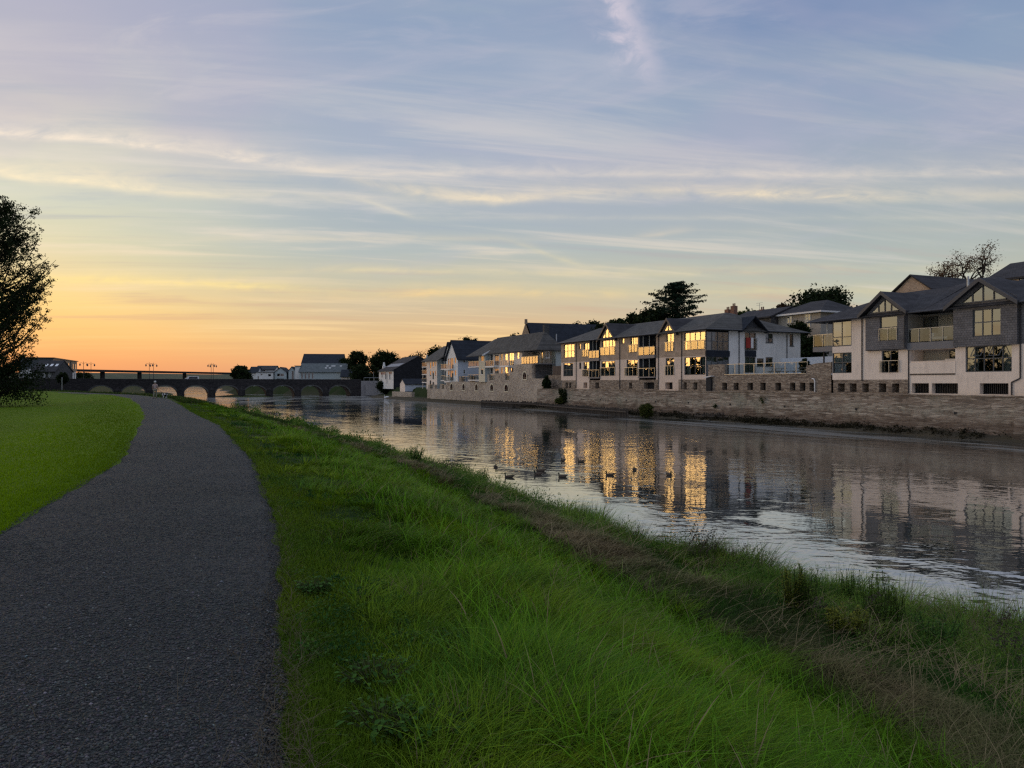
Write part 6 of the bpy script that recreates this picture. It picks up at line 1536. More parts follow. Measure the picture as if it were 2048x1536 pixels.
# post on the lawn
T = thing('lawn_post', 'thin white post at the far edge of the lawn, before the boundary wall', 'post', at(124, 775, 150).xy.to_3d()+Vector((0, 0, 2.2)))
m = MB(); m.tube((0, 0, -.6), (0, 0, 3.0), .07, .07, 8); m.build('pole', MT['rail'], T); m = MB(); m.tube((0, 0, 3.0), (0, 0, 3.1), .1, .02, 8); m.build('cap', MT['rail'], T)

# ================================================================== person, dog, birds
def skinned(name, verts, edges, radii, mat, parent=None, sub=2, root=0):
    me = bpy.data.meshes.new(name); me.from_pydata(verts, edges, []); o = bpy.data.objects.new(name, me); C.objects.link(o)
    sk = o.modifiers.new('skin', 'SKIN'); sk.use_smooth_shade = True
    for i, r in enumerate(radii):
        v = me.skin_vertices[0].data[i]; v.radius = (r, r) if not isinstance(r, tuple) else r; v.use_root = (i == root)
    ss = o.modifiers.new('sub', 'SUBSURF'); ss.levels = sub; ss.render_levels = sub
    dg = bpy.context.evaluated_depsgraph_get(); ev = o.evaluated_get(dg); nm = bpy.data.meshes.new_from_object(ev)
    bpy.data.objects.remove(o); r = bpy.data.objects.new(name, nm); C.objects.link(r); nm.materials.clear(); nm.materials.append(mat)
    nm.polygons.foreach_set('use_smooth', [True]*len(nm.polygons))
    if parent: r.parent = parent
    return r
def cmat(n, c, r=.8):
    m, t = M(n); t.b.inputs['Base Color'].default_value = (*c, 1); t.b.inputs['Roughness'].default_value = r; spec(t, .2); return m
SKIN = cmat('skin', (.42, .27, .20))
def person():
    T = thing('person', 'person in pinkish top and pale trousers walking away with a small dog', 'person', (-36.65, 77.0, 2.62), math.radians(12))
    V = [(0,0,.93), (0,.01,1.10), (0,.02,1.30), (0,.01,1.44), (0,.02,1.52), (0,.03,1.60), (0,.03,1.69),
         (.10,0,.90), (.115,.10,.50), (.11,.02,.09), (.115,.14,.04),
         (-.10,0,.90), (-.105,-.02,.49), (-.10,-.12,.11), (-.10,-.02,.04),
         (.17,.01,1.40), (.25,.0,1.14), (.27,.10,.90), (.275,.13,.83),
         (-.17,.01,1.40), (-.24,-.04,1.14), (-.25,.03,.92), (-.25,.06,.84)]
    E_ = [(0,1),(1,2),(2,3),(3,4),(4,5),(5,6),(0,7),(7,8),(8,9),(9,10),(0,11),(11,12),(12,13),(13,14),(3,15),(15,16),(16,17),(17,18),(3,19),(19,20),(20,21),(21,22)]
    Rr = [(.145,.11),(.135,.10),(.16,.11),(.11,.08),.052,.088,.075,.085,.058,.040,.035,.085,.058,.040,.035,.055,.043,.032,.034,.055,.043,.032,.034]
    skinned('body', V, E_, Rr, SKIN, T)
    top = skinned('top', [(0,.0,.98),(0,.01,1.12),(0,.02,1.30),(0,.015,1.42),(.17,.01,1.40),(.215,.0,1.24),(-.17,.01,1.40),(-.21,-.02,1.24)], [(0,1),(1,2),(2,3),(3,4),(4,5),(3,6),(6,7)], [(.165,.125),(.155,.12),(.175,.125),(.12,.09),.072,.062,.072,.062], cmat('pink_top', (.50,.38,.35)), T)
    skinned('trousers', [(0,0,.95),(.10,0,.88),(.115,.10,.50),(.11,.02,.14),(-.10,0,.88),(-.105,-.02,.49),(-.10,-.12,.16)], [(0,1),(1,2),(2,3),(0,4),(4,5),(5,6)], [(.165,.13),.105,.078,.06,.105,.078,.06], cmat('khaki_trousers', (.26,.25,.19)), T)
    m = MB(); m.loft([[(r*math.cos(k*math.pi/5), .03+r*1.12*math.sin(k*math.pi/5), z) for k in range(10)] for r, z in ((.112,1.66),(.115,1.72),(.09,1.78),(.03,1.81))]); m.loft([[(r*math.cos(k*math.pi/5)*.8, .12+r*math.sin(k*math.pi/5), z) for k in range(10)] for r, z in ((.10,1.665),(.10,1.675))]); m.build('cap', cmat('pale_cap', (.6,.6,.58)), T, True)
    m = MB(); m.loft([[(r*math.cos(k*math.pi/5), .0+r*math.sin(k*math.pi/5), z) for k in range(10)] for r, z in ((.07,1.54),(.098,1.60),(.10,1.665))]); m.build('hair', cmat('grey_hair', (.30,.27,.24)), T, True)
    for s, x, y in ((1, .112, .08), (-1, -.10, -.07)):
        m = MB(); m.loft([[(x+.045*math.cos(k*math.pi/4), y+.13*math.sin(k*math.pi/4), z) for k in range(8)] for z in (.0, .06)]+[[(x+.035*math.cos(k*math.pi/4), y-.03+.07*math.sin(k*math.pi/4), .10) for k in range(8)]]); m.build('shoe', cmat('dark_shoe', (.03,.03,.03)), T)
    m = MB(); m.tube((.275, .14, .84), (.85, .25, .50), .006, .006, 5); m.build('dog_lead', cmat('lead_strap', (.05,.02,.02)), T)
person()
def dog():
    T = thing('dog', 'small black and white dog walking beside the person on the path', 'dog', (-35.72, 77.1, 2.60), math.radians(-20))
    V = [(0,.22,.42),(0,0,.43),(0,-.22,.41),(0,.30,.50),(0,.36,.60),(0,.47,.57),(0,-.30,.46),(0,-.38,.56),(0,-.40,.66),
         (.07,.20,.22),(.07,.22,.02),(-.07,.20,.22),(-.07,.17,.02),(.07,-.18,.28),(.07,-.26,.17),(.07,-.23,.02),(-.07,-.18,.28),(-.07,-.28,.17),(-.07,-.28,.02)]
    E_ = [(0,1),(1,2),(0,3),(3,4),(4,5),(2,6),(6,7),(7,8),(0,9),(9,10),(0,11),(11,12),(2,13),(13,14),(14,15),(2,16),(16,17),(17,18)]
    Rr = [.12,.105,.095,.075,.075,.035,.035,.025,.02,.04,.028,.04,.028,.055,.03,.026,.055,.03,.026]
    m, t = M('dog_coat'); o = t.new('ShaderNodeTexCoord').outputs['Object']; t.put(t.b.inputs['Base Color'], t.mix(t.map(t.noise(o, 4.5, 1, .4), .49, .52), (.02,.02,.02,1), (.75,.73,.70,1))); t.b.inputs['Roughness'].default_value = .9
    skinned('body', V, E_, Rr, m, T, root=1)
    e = MB()
    for s in (-1, 1): e.add([(s*.03, .35, .66), (s*.08, .34, .65), (s*.085, .37, .56), (s*.05, .33, .64)], [(0, 1, 2), (0, 2, 3), (0, 3, 1), (1, 3, 2)])
    e.build('ear', cmat('dog_ear', (.02,.02,.02)), T)
dog()
def duck_proto():
    T = thing('duck', 'x', 'duck', (0, 0, 0), 0, 'ducks on the river'); n = 12
    def ring(x, w_, z0, z1, sq=1): return [(x, w_*math.cos(2*math.pi*k/n), (z0+z1)/2+(z1-z0)/2*math.sin(2*math.pi*k/n)) for k in range(n)]
    b = MB(); b.loft([ring(-.21,.035,-.02,.05), ring(-.17,.085,-.05,.09), ring(-.06,.115,-.06,.115), ring(.08,.10,-.05,.115), ring(.17,.055,-.01,.115), ring(.24,.03,.055,.125), ring(.30,.006,.10,.135)])
    o = b.build('body', cmat('duck_plumage', (.075,.055,.04)), T, True)
    h = MB()
    def rr(c, r, tilt=0): return [(c[0]+r*math.cos(2*math.pi*k/n)*.9, r*math.sin(2*math.pi*k/n), c[1]) for k in range(n)]
    h.loft([rr((-.15,.04),.055), rr((-.185,.10),.035), rr((-.19,.15),.030), rr((-.197,.185),.044), rr((-.20,.21),.046), rr((-.195,.235),.034), rr((-.19,.248),.010)]); h.build('head', cmat('duck_head', (.03,.035,.025)), T, True)
    m = MB(); m.loft([[(-.235, y, z) for y, z in ((-.016,.195), (.016,.195), (.016,.218), (-.016,.218))], [(-.295, y, z) for y, z in ((-.014,.188), (.014,.188), (.014,.196), (-.014,.196))]]); m.build('bill', cmat('duck_bill', (.25,.20,.06)), T)
    for s in (-1, 1):
        w_ = MB(); w_.loft([[(x, s*(yy+.006), z) for z in (zz-.03, zz+.035)]+[(x, s*(yy-.02), zz)] for x, yy, zz in ((-.08,.115,.06), (.05,.115,.07), (.16,.075,.085), (.23,.03,.10))]); w_.build('wing', cmat('duck_wing', (.11,.08,.055)), T)
    return T
proto = duck_proto()
dk = [(1018,953.6,10,'duck in front, farthest left of the near ducks'), (991,934,100,'duck turned away, leftmost and farther out from the reeds'), (1076,948.5,30,'nearer duck of the overlapping pair'), (1081,941.5,5,'farther duck of the overlapping pair'), (1125,953,15,'duck swimming left between the overlapping pair and the centre of the flock'), (1126,921,60,'small far duck swimming just beyond the flock, left of another far one'), (1162,923,20,'small far duck at the edge of the golden reflections'), (1220,949.5,0,'duck swimming left across the dim gap in the golden reflection, right of centre'), (1269,940,70,'duck swimming in front of the brightest golden reflection'), (1338,949.5,110,'rightmost duck, turned away')]
for i, (px, py, rz, lb) in enumerate(dk):
    if i == 0: o = proto
    else:
        o = proto.copy(); C.objects.link(o)
        for ch in proto.children: c = ch.copy(); C.objects.link(c); c.parent = o
    d = (H-.03)*F/(py-HY); o.location = ((px-1024)/F*d, d, .0); o.rotation_euler = (0, 0, math.radians(rz)); o['label'] = lb; s = random.uniform(.80, .94); o.scale = (s, s, s)
def swan():
    d = 205.0; T = thing('swan', 'white swan floating near the end of the stone bridge', 'swan', ((773-1024)/F*d, d, 0)); n = 12
    def ring(x, w_, z0, z1): return [(x, w_*math.cos(2*math.pi*k/n), (z0+z1)/2+(z1-z0)/2*math.sin(2*math.pi*k/n)) for k in range(n)]
    b = MB(); b.loft([ring(-.6,.08,.0,.2), ring(-.45,.22,-.1,.42), ring(0,.32,-.12,.55), ring(.35,.25,-.05,.55), ring(.6,.1,.2,.5), ring(.75,.02,.35,.45)]); b.build('body', MT['whitepaint'], T, True)
    skinned('neck', [(-.5,0,.25),(-.62,0,.5),(-.55,0,.78),(-.6,0,.98),(-.68,0,.97)], [(0,1),(1,2),(2,3),(3,4)], [.11,.06,.05,.06,.045], MT['whitepaint'], T, 1)
    m = MB(); m.tube((-.73, 0, .96), (-.86, 0, .90), .03, .01, 6); m.build('bill', cmat('swan_bill', (.5,.2,.04)), T)
swan()
# ================================================================== grass and plants
def blades(P_, h, w_, lean_a, lean, col, segs=3, name='grass', mat=None, label=None, curl=1.0, tipcol=1.25):
    N_ = len(P_); t = np.linspace(0, 1, segs+1)
    la = np.stack([np.cos(lean_a), np.sin(lean_a)], 1)
    side = np.stack([-np.sin(lean_a+RNG.normal(0, .6, N_)), np.cos(lean_a), 0*lean_a], 1); side /= np.linalg.norm(side, axis=1)[:, None]
    vs = []; cols = []
    for k, tt in enumerate(t):
        hz = h*(tt-.35*lean*tt**2*curl); hr = h*lean*tt**1.7
        c = P_+np.concatenate([la*hr[:, None], hz[:, None]], 1)
        wk = w_*(1-tt)**.8 if k < segs else w_*0
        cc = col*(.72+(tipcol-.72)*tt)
        if k < segs: vs += [c-side*wk[:, None]*.5, c+side*wk[:, None]*.5]; cols += [cc, cc]
        else: vs += [c]; cols += [cc]
    n = 2*segs+1; co = np.stack(vs, 1).reshape(-1, 3); cl = np.stack(cols, 1).reshape(-1, 3)
    base = (np.arange(N_)*n)[:, None]
    qs = [np.concatenate([base+2*k, base+2*k+1, base+2*k+3, base+2*k+2], 1) for k in range(segs-1)]
    q = np.concatenate(qs, 0) if qs else None
    tr = np.concatenate([base+2*segs-2, base+2*segs-1, base+2*segs], 1)
    return npmesh(name, co, q, mat, tris=tr, col=np.clip(cl, 0, 1))
GM = leafmat('grass_blade', (.1, .2, .02), trans=.3, rough=.55, attr='col')
def sampleY(n, y0, y1, p=1.0, rng=RNG):
    """distances with density falling off with distance"""
    u = rng.uniform(0, 1, n)
    if p == 1: return 1/(1/y0+(1/y1-1/y0)*u)
    return y0*(y1/y0)**u
def in_view(x, y, m=1.12, pad=1.5): return np.abs(x) < y*.683*m+pad
rng = RNG
# --- long grass on the bank slope
N0 = 210000
Y = sampleY(N0, 1.9, 70); u = rng.uniform(0, 1.04, N0); pr, toe = cv(PR, Y), cv(TOE, Y)
X = pr+.0+(toe-pr)*u+rng.normal(0, .05, N0)
# tussocks: blades fanning out from shared roots
NT = 8200; yt = sampleY(NT, 1.9, 60); ut = rng.uniform(.10, 1.0, NT); xt = cv(PR, yt)+(cv(TOE, yt)-cv(PR, yt))*ut; kt = in_view(xt, yt); xt, yt, ut = xt[kt], yt[kt], ut[kt]
nb = 46; TX = np.repeat(xt, nb); TY = np.repeat(yt, nb); TU = np.repeat(ut, nb); rt = np.repeat(rng.uniform(.04, .12, len(xt)), nb)*(1+TY*.03)
ox, oy = rng.normal(0, 1, len(TX))*rt, rng.normal(0, 1, len(TX))*rt
TH = np.repeat(rng.uniform(.12, .33, len(xt))*(.30+.70*sstep(.05, .3, ut))*np.clip(1+1.0*vnoise(xt, yt, 71, 2.3), .25, 2), nb)*rng.uniform(.5, 1.15, len(TX))
sw = np.repeat(2.6*vnoise(xt, yt, 65, .8)-.3+rng.normal(0, .25, len(xt)), nb); TA = np.arctan2(np.sin(sw)*.8+oy/rt*.6, np.cos(sw)*.8+ox/rt*.6)
TL = np.clip(np.repeat(rng.uniform(.6, 1.35, len(xt)), nb)+rng.normal(0, .15, len(TX)), .1, 1.3)
th_ = np.repeat(rng.uniform(0, 1, len(xt)), nb)[:, None]; tb = np.repeat(rng.uniform(.45, 1.4, len(xt)), nb)[:, None]; th_ = np.clip(th_*.6+.40*(np.repeat(vnoise(xt, yt, 73, 1.8), nb)[:, None]+.25), 0, 1)
TC = (np.array((.056, .155, .010))*(1-th_)+np.array((.215, .295, .012))*th_)*tb*rng.uniform(.75, 1.25, (len(TX), 1))
dt = np.repeat(rng.uniform(0, 1, len(xt)) < .05, nb)[:, None] & (rng.uniform(0, 1, (len(TX), 1)) < .6); TC = np.where(dt, np.array((.17, .14, .07)), TC)
TX2, TY2 = TX+ox, TY+oy; ktt = TX2 > cv(PR, TY2)+.03
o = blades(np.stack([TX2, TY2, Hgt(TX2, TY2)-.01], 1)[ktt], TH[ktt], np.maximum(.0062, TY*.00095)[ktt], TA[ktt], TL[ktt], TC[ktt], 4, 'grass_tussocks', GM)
setp(o, 'fanning tussocks of long bright grass on the bank slope', 'grass', kind='stuff'); ok = in_view(X, Y) & (X > cv(PR, Y)-.12+.14*vnoise(X, Y, 51, 3)+.06*vnoise(X, Y, 52, 9))
X, Y, u = X[ok], Y[ok], u[ok]
# thin by area so that density per ground area falls with distance only
area = (toe-pr)[ok]; keep = rng.uniform(0, 1, len(X)) < area/ (area.max())*1.6; X, Y, u = X[keep], Y[keep], u[keep]
tuft = vnoise(X, Y, 61, 2.6)*.6+vnoise(X, Y, 62, 6.0)*.4; tuft2 = vnoise(X, Y, 63, .9)
edge = sstep(.0, .30, u+.07*vnoise(X, Y, 64, 1.3))
h = (.04+.11*edge)*(1+.55*tuft)*(1+.28*tuft2)*rng.uniform(.55, 1.25, len(X)); h = np.clip(h, .025, .5)
bare = (vnoise(X, Y, 68, 1.6) > .52) & (u < .5); h[bare] *= .4
ang = 2.2*vnoise(X, Y, 65, .7)+1.1*vnoise(X, Y, 66, 2.4)-.2+rng.normal(0, .45, len(X)); lean = np.clip(.55+.35*vnoise(X, Y, 67, 1.4)+rng.normal(0, .18, len(X)), .05, 1.15)*(.35+.65*edge)
w_ = np.maximum(.0052+.003*rng.uniform(0, 1, len(X)), Y*.00085); kk = vnoise(X, Y, 74, 1.9)+.25*rng.normal(0, 1, len(X)) < .30
hue = np.clip(.5+.5*vnoise(X, Y, 69, 1.0)+rng.normal(0, .22, len(X)), 0, 1)[:, None]
lush = np.array((.085, .21, .006)); yel = np.array((.18, .22, .008)); deep = np.array((.035, .12, .008))
colr = deep*(1-hue)+lush*hue
yl = np.clip((1-edge)*.9+.35*(vnoise(X, Y, 70, .8) > .35)+rng.normal(0, .12, len(X)), 0, 1)[:, None]; colr = colr*(1-yl*.7)+yel*yl*.7
dry = (rng.uniform(0, 1, len(X)) < .045)[:, None]; colr = np.where(dry, np.array((.16, .13, .06)), colr)
P_ = np.stack([X, Y, Hgt(X, Y)-.01], 1)
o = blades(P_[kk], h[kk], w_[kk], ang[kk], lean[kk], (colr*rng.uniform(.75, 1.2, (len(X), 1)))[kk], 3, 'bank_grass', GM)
setp(o, 'lush green long grass covering the river bank beside the path', 'grass', kind='stuff')
# --- short turf right up to the gravel edge
N7 = 60000; Y = sampleY(N7, 2.2, 60); X = cv(PR, Y)-.05+np.abs(rng.normal(0, .28, N7))+.05*vnoise(Y, Y*0, 131, 5); ok = in_view(X, Y); X, Y = X[ok], Y[ok]
hh7 = np.clip(.5+.6*vnoise(X, Y, 132, 2.0)+rng.normal(0, .2, len(X)), 0, 1)[:, None]
o = blades(np.stack([X, Y, Hgt(X, Y)-.005], 1), rng.uniform(.03, .085, len(X)), np.maximum(.005, Y*.0009), rng.uniform(-3.1, 3.1, len(X)), rng.uniform(.2, 1.0, len(X)), (np.array((.13, .20, .010))*hh7+np.array((.06, .13, .010))*(1-hh7))*rng.uniform(.7, 1.2, (len(X), 1)), 2, 'verge_grass', GM)
setp(o, 'short ragged turf along the right-hand edge of the gravel', 'grass', kind='stuff')
# --- scattered coarse blades, long and arching
N1 = 15000; Y = sampleY(N1, 2.4, 30); u = rng.uniform(.22, 1.0, N1); X = cv(PR, Y)+(cv(TOE, Y)-cv(PR, Y))*u; ok = in_view(X, Y); X, Y = X[ok], Y[ok]
colr = np.array((.11, .25, .012))*rng.uniform(.5, 1.4, (len(X), 1)); colr = np.where(rng.uniform(0, 1, (len(X), 1)) < .10, np.array((.26, .21, .11)), colr)
o = blades(np.stack([X, Y, Hgt(X, Y)], 1), rng.uniform(.18, .50, len(X)), np.maximum(.006+.010*rng.uniform(0, 1, len(X))**2, Y*.0010), rng.uniform(-3.1, 3.1, len(X)), rng.uniform(.3, 1.2, len(X)), colr, 5, 'coarse_grass', GM)
setp(o, 'long arching coarse blades scattered over the green bank', 'grass', kind='stuff')
# --- low leafy herbs (clover, dock) among the bank grass
r = np.random.default_rng(29); n = 900; yh = sampleY(n, 2.3, 40, rng=r); uh = r.uniform(.04, .85, n)**1.3; xh = cv(PR, yh)+(cv(TOE, yh)-cv(PR, yh))*uh; k = in_view(xh, yh) & (vnoise(xh, yh, 111, 1.3) > .05); xh, yh = xh[k], yh[k]
rad = r.uniform(.06, .20, len(xh)); m_ = 60; ux = r.normal(0, 1, (len(xh), m_, 3)); ux[..., 2] = np.abs(ux[..., 2]); ux /= np.linalg.norm(ux, axis=2)[..., None]
pt = (ux*r.uniform(.4, 1.05, (len(xh), m_, 1))*np.stack([rad, rad, rad*.55], 1)[:, None, :]+np.stack([xh, yh, Hgt(xh, yh)+.02], 1)[:, None, :]).reshape(-1, 3); L = np.repeat(np.maximum(.018, yh*.002), m_)*r.uniform(.7, 1.5, len(pt))
dv = ux.reshape(-1, 3)*.5+r.normal(0, .6, (len(pt), 3)); dv[:, 2] += .15; dv /= np.linalg.norm(dv, axis=1)[:, None]; sv = np.cross(dv, r.normal(0, .4, dv.shape)+np.array([0, 0, 1])); sv /= np.linalg.norm(sv, axis=1)[:, None]
co = np.stack([pt, pt+dv*(L*.5)[:, None]+sv*(L*.32)[:, None], pt+dv*L[:, None], pt+dv*(L*.5)[:, None]-sv*(L*.32)[:, None]], 1).reshape(-1, 3)
ch = np.repeat(r.uniform(0, 1, (len(xh), 1)), m_, 0); cc_ = (np.array((.02, .075, .018))*(1-ch)+np.array((.07, .15, .02))*ch)*r.uniform(.6, 1.3, (len(pt), 1))
setp(npmesh('bank_herbs', co, np.arange(len(co)).reshape(-1, 4), GM, col=np.repeat(cc_, 4, 0), smooth=False), 'low dark leafy herbs mixed into the bank grass', 'herbs', kind='stuff')
# --- mown lawn left of the path
N2 = 190000; Y = sampleY(N2, 5.5, 95); pl = cv(PL, Y); X = pl+.10-rng.exponential(1, N2)*(2.0+Y*.3)+.13*vnoise(Y, Y*0, 81, 2.3); ok = in_view(X, Y, 1.1); X, Y = X[ok], Y[ok]
strip = .5+.5*np.sin((X*.86+Y*.5)*1.25+.6*vnoise(X, Y, 83, .2))
h = .045*rng.uniform(.6, 1.3, len(X))*(1+.3*vnoise(X, Y, 82, 1.5)); w_ = np.maximum(.006, Y*.0009)
colr = (np.array((.185, .31, .003))*(1-.35*strip[:, None])+np.array((.02, .02, .0))*rng.normal(0, .4, (len(X), 1)))*rng.uniform(.8, 1.15, (len(X), 1))
o = blades(np.stack([X, Y, Hgt(X, Y)-.005], 1), h, w_, rng.uniform(-3.1, 3.1, len(X)), rng.uniform(.1, .6, len(X)), np.clip(colr, .002, 1), 2, 'lawn_grass', GM)
setp(o, 'short mown lawn grass left of the path', 'grass', kind='stuff')
# --- rough marsh grass along the water
N3 = 300000; Y = sampleY(N3, 3.0, 110); toe, sh = cv(TOE, Y), cv(SH, Y); u = rng.uniform(0, 1.03, N3); wigv = .25
X = toe+(sh-toe)*u; ok = in_view(X, Y, 1.1); X, Y, u = X[ok], Y[ok], u[ok]
ok = Hgt(X, Y) > .03; X, Y, u = X[ok], Y[ok], u[ok]
dead = np.clip(.45+.9*vnoise(X, Y, 33, .9)+.8*vnoise(X, Y, 34, 2.2)+rng.normal(0, .12, len(X)), 0, 1)*(1-sstep(.16, .38, u+.14*vnoise(X, Y, 35, 1.2)))
tus = np.clip(vnoise(X, Y, 91, 1.5)*.7+vnoise(X, Y, 92, 3.5)*.5, -1, 1)
h = (.10+.26*sstep(.3, .85, u))*(1+.75*tus)*rng.uniform(.5, 1.3, len(X)); h = np.where(dead > .5, h*.8+.04, h); h = np.clip(h, .04, .75)
lean = np.clip(.5+.4*vnoise(X, Y, 93, 1.8)+rng.normal(0, .2, len(X)), .05, 1.1); lean = np.where(dead > .45, rng.uniform(1.1, 3.0, len(X)), lean)
ang = 1.8*vnoise(X, Y, 94, .8)+.9*vnoise(X, Y, 95, 2.5)+rng.normal(0, .5, len(X)); ang = np.where(dead > .45, ang+rng.normal(0, .9, len(X)), ang)
g1 = np.array((.05, .14, .012)); g2 = np.array((.13, .16, .03)); g3 = np.array((.03, .085, .014)); st_ = np.array((.34, .26, .13)); st2 = np.array((.12, .09, .045))
hh = np.clip(.5+.6*vnoise(X, Y, 96, .9)+rng.normal(0, .2, len(X)), 0, 1)[:, None]; colr = g1*hh+g3*(1-hh); my = np.clip(vnoise(X, Y, 97, 1.2)*1.4-.2, 0, 1)[:, None]; colr = colr*(1-my)+g2*my
sr_ = rng.uniform(0, 1, (len(X), 1)); colr = colr*(1-dead[:, None])+(st_*sr_+st2*(1-sr_))*dead[:, None]
w_ = np.maximum(.0065, Y*.0010)
NT = 6200; yt = sampleY(NT, 3.0, 90); ut = rng.uniform(.16, 1.0, NT)**.7; xt = cv(TOE, yt)+(cv(SH, yt)-cv(TOE, yt))*ut; kt = in_view(xt, yt) & (Hgt(xt, yt) > .08) & (rng.uniform(0, 1, NT) < .35+.65*sstep(.4, .8, ut)); xt, yt, ut = xt[kt], yt[kt], ut[kt]
nb = 52; TX = np.repeat(xt, nb); TY = np.repeat(yt, nb); rt = np.repeat(rng.uniform(.05, .16, len(xt)), nb)*(1+TY*.03); ox, oy = rng.normal(0, 1, len(TX))*rt, rng.normal(0, 1, len(TX))*rt
TH = np.repeat(rng.uniform(.22, .80, len(xt))*(.35+.85*sstep(.4, .95, ut)), nb)*rng.uniform(.5, 1.15, len(TX)); sw = np.repeat(1.8*vnoise(xt, yt, 94, .8)+rng.normal(0, .5, len(xt)), nb); TA = np.arctan2(np.sin(sw)*.8+oy/rt*.7, np.cos(sw)*.8+ox/rt*.7)
TL = np.clip(np.repeat(rng.uniform(.3, 1.1, len(xt)), nb)+rng.normal(0, .15, len(TX)), .1, 1.3); th_ = np.repeat(rng.uniform(0, 1, len(xt)), nb)[:, None]; tb = np.repeat(rng.uniform(.5, 1.4, len(xt)), nb)[:, None]
TC = (np.array((.06, .17, .020))*(1-th_)+np.array((.21, .27, .04))*th_)*tb*rng.uniform(.75, 1.25, (len(TX), 1)); dt = np.repeat(rng.uniform(0, 1, len(xt)) < .24, nb)[:, None] & (rng.uniform(0, 1, (len(TX), 1)) < .7); TC = np.where(dt, np.array((.19, .145, .09)), TC)
TX2, TY2 = TX+ox, TY+oy
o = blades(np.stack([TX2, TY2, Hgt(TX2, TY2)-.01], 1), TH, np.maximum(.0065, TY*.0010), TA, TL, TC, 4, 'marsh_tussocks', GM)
setp(o, 'dark tussocks of rough grass beside the water', 'grass', kind='stuff')
z = Hgt(X, Y); hz_ = np.where(dead > .45, .02+.10*rng.uniform(0, 1, len(X))**2, 0)
o = blades(np.stack([X, Y, z+hz_], 1), h, w_, ang, lean, colr, 3, 'marsh_grass', GM, curl=np.where(dead > .45, .55, 1.0), tipcol=1.15)
setp(o, 'rough dark marsh grass and flattened brown straw along the water edge', 'grass', kind='stuff')
N6 = 6000; Y = sampleY(N6, 3.2, 45); u = rng.uniform(.02, .42, N6); X = cv(TOE, Y)+(cv(SH, Y)-cv(TOE, Y))*u; ok = in_view(X, Y) & (vnoise(X, Y, 121, 1.7)+.6*rng.normal(0, 1, N6) > .1); X, Y = X[ok], Y[ok]
o = blades(np.stack([X, Y, Hgt(X, Y)+rng.uniform(.02, .12, len(X))], 1), rng.uniform(.15, .42, len(X)), np.maximum(.006, Y*.0009), 1.2*vnoise(X, Y, 94, .8)+rng.normal(0, .9, len(X)), rng.uniform(1.2, 2.6, len(X)), np.array((.36, .28, .15))*rng.uniform(.4, 1.2, (len(X), 1)), 3, 'straw_stalks', GM, curl=.45, tipcol=1.05)
setp(o, 'pale dead stalks lying flat on the ledge above the water', 'straw', kind='stuff')
# --- shaggy waterside herbs: domed leafy clumps along the edge
r = np.random.default_rng(23); n = 1250; yh = sampleY(n, 5.0, 95, rng=r); uh = np.clip(r.normal(.74, .26, n), .12, 1.03); xh = cv(TOE, yh)+(cv(SH, yh)-cv(TOE, yh))*uh; k = in_view(xh, yh) & (Hgt(xh, yh) > .02); xh, yh = xh[k], yh[k]
patch = vnoise(xh, yh, 101, .9)+.5*r.normal(0, 1, len(xh)) > -.25; xh, yh = xh[patch], yh[patch]
rad = r.uniform(.16, .42, len(xh))*(1+yh*.012); hh_ = rad*r.uniform(.8, 1.9, len(xh)); m_ = 150
ux = r.normal(0, 1, (len(xh), m_, 3)); ux[..., 2] = np.abs(ux[..., 2]); ux /= np.linalg.norm(ux, axis=2)[..., None]; rr = r.uniform(.5, 1.06, (len(xh), m_, 1))
pt = ux*rr*np.stack([rad, rad, hh_], 1)[:, None, :]+np.stack([xh, yh, Hgt(xh, yh)], 1)[:, None, :]; pt = pt.reshape(-1, 3); L = np.repeat(np.maximum(.028, yh*.0022), m_)*r.uniform(.7, 1.5, len(pt))
dv = ux.reshape(-1, 3)+r.normal(0, .6, (len(pt), 3)); dv[:, 2] += .5; dv /= np.linalg.norm(dv, axis=1)[:, None]; sv = np.cross(dv, r.normal(0, 1, dv.shape)); sv /= np.linalg.norm(sv, axis=1)[:, None]
co = np.stack([pt, pt+dv*(L*.5)[:, None]+sv*(L*.2)[:, None], pt+dv*L[:, None], pt+dv*(L*.5)[:, None]-sv*(L*.2)[:, None]], 1).reshape(-1, 3)
ch = np.repeat(r.uniform(0, 1, (len(xh), 1)), m_, 0); cc_ = (np.array((.035, .11, .016))*(1-ch)+np.array((.14, .23, .035))*ch)*r.uniform(.6, 1.3, (len(pt), 1))
setp(npmesh('waterside_herbs', co, np.arange(len(co)).reshape(-1, 4), GM, col=np.repeat(cc_, 4, 0), smooth=False), 'shaggy leafy ground herbs crowding the water edge', 'herbs', kind='stuff')
# --- low green spit before the bridge
def spit():
    n = 1400; r = np.random.default_rng(8); x = r.normal(0, 1, n)*5.5; y = r.normal(0, 1, n)*2.4
    return x, y
mv = []; mf = []; K = 28
for j in range(6):
    for i in range(K):
        a = 2*math.pi*i/K; q = j/5; mv.append(((9.5*math.cos(a)*(1+.12*math.sin(3*a)))*q, 4.2*math.sin(a)*q, .75*(1-q**2)-.08))
for j in range(5):
    for i in range(K): mf.append((j*K+i, j*K+(i+1) % K, (j+1)*K+(i+1) % K, (j+1)*K+i))
o = meshobj('grass_spit', mv, mf, plain('spit_turf', (.05, .065, .02), .95, .3, 1.5), None, True); o.location = at(482, 790, 226).xy.to_3d(); setp(o, kind='structure')
